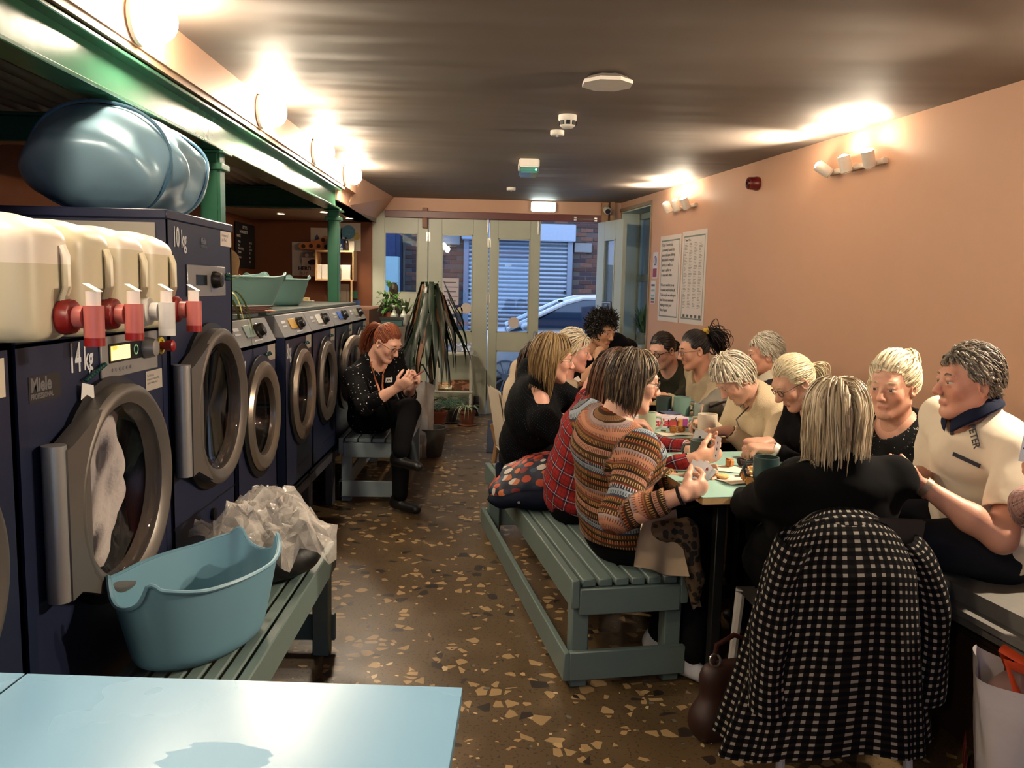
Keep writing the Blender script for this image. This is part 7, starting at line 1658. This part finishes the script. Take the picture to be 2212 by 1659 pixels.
# white shopping bag with orange handles
r = thing('shopping_bag', 'white shopping bag with orange red handles at the right bottom corner', 'bag', (1.575, 2.14, 0), -.45)
g = NT('bag sheet'); v = g.obj(); g.bump(g.noise(v, 7, 3), .6, .03); mBag = g.done('#cfc6c6', .45)
mb = MB()
def bagf(u, v):
    a = 2*PI*u; c, s_ = math.cos(a), math.sin(a); q = (abs(c)**5+abs(s_)**5)**(-.2); w_ = .165+.035*v; d_ = .095+.02*v; z = .36*v; sag = .05*v**3*math.cos(2*a)+.03*v*v*math.sin(3*a)
    return (c*q*w_*(1+.03*math.sin(9*a+6*v)), s_*q*d_*(1+.04*math.sin(7*a-5*v)), z+sag*.6)
mb.grid(bagf, 72, 24, True); mb.add([bagf(i/72, 0) for i in range(72)], [tuple(range(71, -1, -1))]); mb.build('body', mBag, r)
text('BABY', .12, M('#8e2a2a', .6), r, T(-.20, .0, .05) @ Rz(-PI/2) @ T(-.10, 0, -.008) @ Rx(PI/2) @ Rz(-.3), bold=.004)
for y0 in (-.10, .09): MB().tube([(-.10, y0, .33), (-.13, y0*.6, .40), (-.05, y0*.2, .37), (.03, y0*.4, .42), (.10, y0, .34)], .016, 6, flat=.25).build('handle', M('#d24a22', .5), r)
s = SDF((-.19, -.12, .18), (.19, .12, .40), .010); s.ell((-.06, 0, .28), (.11, .09, .08), .03).ell((.07, .01, .29), (.10, .08, .08), .03); P = np.stack(s.pts(), -1); s.d = s.d+(.012*fbm(P, 6, 3)).astype(np.float32); V, Q = s.mesh(); o = np_mesh('bundled_cloth', V, Q, M('#8a6a64', .8, 0, .35, 16)); tag(o, 'mauve bundled cloth inside the white shopping bag', 'cloth', loc=(1.575, 2.14, 0), rz=-.45)
# ------------------------------------------------------------------ bench clutter: floral jacket, cardigan, leopard scarf
g = NT('floral cloth'); v = g.obj(); vv = g.map(v, sc=(.8, 1.9, 1.2), rot=(.3, .5, .9)); cell = g.sep(g.vor(vv, 24, out=1)); d = g.vor(vv, 24); leafm = g.math('LESS_THAN', d, .52)
cf = g.ramp(cell[0], [(0, '#b8472a'), (.28, '#1a2438'), (.45, '#c8bfb4'), (.6, '#7a2a26'), (.75, '#c06a3c'), (.9, '#2f4258')], 'CONSTANT'); g.bump(g.noise(v, 10, 2), .5, .02); mFloral = g.done(g.mix(leafm, lin('#121a2c'), cf), .6)
b0 = np.array(PG(1150, 1085, .405)); r = thing('jacket', 'navy floral jacket heaped on the bench behind the striped jumper woman', 'jacket', (b0[0], b0[1], .402), BA)
s = SDF((-.24, -.30, -.02), (.24, .32, .26), .010); s.ell((.02, .03, .10), (.19, .13, .10), .04).ell((.06, .0, .15), (.14, .09, .09), .04).ell((-.13, .0, .06), (.08, .10, .06), .03); P = np.stack(s.pts(), -1); s.d = s.d+(.012*fbm(P, 5, 8)+.004*fbm(P, 11, 2)).astype(np.float32); s.plane_cut((0, 0, 0), (0, 0, -1)); V, Q = s.mesh(); np_mesh('floral_body', V, Q, mFloral, r, relax=1)
s = SDF((-.26, -.30, -.02), (.26, .2, .2), .010); s.ell((.02, -.10, .045), (.17, .09, .045), .03).ell((-.14, -.04, .03), (.08, .08, .03), .03).cone((-.16, -.08, .02), (-.15, .06, .17), .022, .018, .02); P = np.stack(s.pts(), -1); s.d = s.d+(.008*fbm(P, 6, 18)).astype(np.float32); s.plane_cut((0, 0, 0), (0, 0, -1)); V, Q = s.mesh(); np_mesh('navy_lining', V, Q, cloth('#0b1120', .9), r, relax=1)
MB().lathe([(.006, 0), (.006, .003)], 10, T(-.10, -.17, .05) @ Rx(PI/2)).build('snap', M('#b9b3a8', .3, .8), r)
def drape(name, label, cat, c4_, mat, amp, freq, nu=30, nv=30, sag=.02):
    TL, TR_, BL, BR = [np.array(q, float) for q in c4_]; n_ = nrm(np.cross(TR_-TL, BL-TL))
    def f(u, v, o_=0.0): return TL*(1-u)*(1-v)+TR_*u*(1-v)+BL*(1-u)*v+BR*u*v+n_*(amp*math.sin(freq*u*6.28+2*v)*(.3+.7*v)+sag*math.sin(PI*u)+o_)
    mb = MB().grid(lambda u, v: tuple(f(u, v)), nu, nv).grid(lambda u, v: tuple(f(1-u, v, .005)), nu, nv); return tag(mb.build(name, mat, None, ang=80), label, cat)
drape('cardigan', 'cream cardigan draped over the bench end beside the striped jumper woman', 'cardigan', (pd(1388, 1112, 2.80), pd(1462, 1100, 2.90), pd(1376, 1222, 2.71), pd(1486, 1246, 2.78)), cloth('#a8957c', .9), .012, 1.3)
drape('cardigan_tail', 'hanging cream cardigan corner below the bench edge', 'cardigan', (pd(1462, 1180, 2.84), pd(1490, 1215, 2.88), pd(1500, 1320, 2.92), pd(1518, 1312, 2.92)), cloth('#9d8b74', .9), .006, 1.0, 14, 18)
g = NT('leopard cloth'); v = g.obj(); d = g.vor(v, 42); mLeo = g.done(g.mix(g.math('GREATER_THAN', g.math('ADD', d, g.math('MULTIPLY', g.noise(v, 60, 2), .3)), .62), lin('#140f0b'), lin('#5a4630')), .8)
s = SDF((-.12, -.12, -.32), (.14, .12, .1), .009); s.cone((-.07, 0, .0), (.03, .02, .01), .035, .04, .02).cone((.03, .02, .0), (.065, 0, -.16), .042, .03, .02).cone((.065, 0, -.16), (.07, 0, -.24), .03, .02, .02); P = np.stack(s.pts(), -1); s.d = s.d+(.010*fbm(P, 9, 8)).astype(np.float32); V, Q = s.mesh(); o = np_mesh('scarf', V, Q, mLeo, relax=1); q = pd(1465, 1150, 2.84); tag(o, 'dark leopard print scarf hanging over the cardigan', 'scarf', loc=q)
s = SDF((-.12, -.1, -.02), (.12, .1, .26), .009); s.ell((0, 0, .11), (.085, .06, .11), .02); P = np.stack(s.pts(), -1); s.d = s.d+(.012*fbm(P, 7, 28)).astype(np.float32); s.plane_cut((0, 0, 0), (0, 0, -1)); V, Q = s.mesh(); o = np_mesh('glossy_bag', V, Q, M('#08080a', .12, 0, .1, 20, .5, 30)); tag(o, 'black glossy bag on the floor beside the white trainers', 'bag', loc=np.array(PG(1500, 1440, 0))+V3(.03, .08, 0))
s = SDF((-.16, -.10, -.02), (.16, .10, .2), .010); s.ell((0, 0, .06), (.13, .07, .06), .03).ell((.03, 0, .09), (.08, .06, .06), .03); P = np.stack(s.pts(), -1); s.d = s.d+(.012*fbm(P, 7, 38)).astype(np.float32); s.plane_cut((0, 0, 0), (0, 0, -1)); V, Q = s.mesh(); q = PG(1538, 900, TT); r = thing('grey_bag', 'grey handbag lying between the mugs and the writing woman', 'handbag', (q.x+.04, q.y+.03, TT), .5); np_mesh('body', V, Q, M('#6b675e', .7, 0, .25, 14), r, relax=1); MB().tube([(-.11, -.05, .06), (-.03, -.07, .09), (.08, -.06, .08)], .006, 6).build('zip', M('#1d1c1b', .4), r)
# ------------------------------------------------------------------ terrazzo chips: the largest visible ones as pieces of the floor
rs_ = np.random.RandomState(21); chip_m = [M(c, .35, 0, .08) for c in ('#c2a274', '#b4946a', '#d0b68a', '#8f7a5c', '#2c2622', '#6e6a60')]; metas = []
for i in range(24):
    n_ = rs_.randint(4, 7); a = np.sort(rs_.uniform(0, 2*PI, n_))
    if np.max(np.diff(np.concatenate([a, [a[0]+2*PI]]))) > 2.8: a = np.linspace(0, 2*PI, n_, endpoint=False)+rs_.uniform(-.3, .3, n_)
    rr = rs_.uniform(.65, 1.15, n_); mb = MB().prism([(math.cos(t)*q, math.sin(t)*q*.75) for t, q in zip(a, rr)], 0, 1); me = bpy.data.meshes.new('stone_chip'); me.from_pydata(mb.v, [], mb.f); me.materials.append(chip_m[[0, 0, 1, 2, 2, 3, 0, 4, 1, 5][i % 10]]); metas.append(me)
cnt_ = 0; placed = []
while cnt_ < 300:
    px, py = rs_.uniform(560, 1700), rs_.uniform(1050, 1680); q = PG(px, py, 0)
    if px > 1330 and py < 1450: continue
    if q.x < -1.0 or q.y < .9: continue
    sz = rs_.choice([.008, .011, .015, .02], p=[.3, .35, .25, .1])
    if any((q.x-a)**2+(q.y-b)**2 < (sz+c)**2 for a, b, c in placed[-300:]): continue
    placed.append((q.x, q.y, sz)); o = link('stone_chip', metas[rs_.randint(24)], floor); o.location = (q.x, q.y, -.0005); o.scale = (sz, sz, .0011); o.rotation_euler[2] = rs_.uniform(0, 6.28); cnt_ += 1
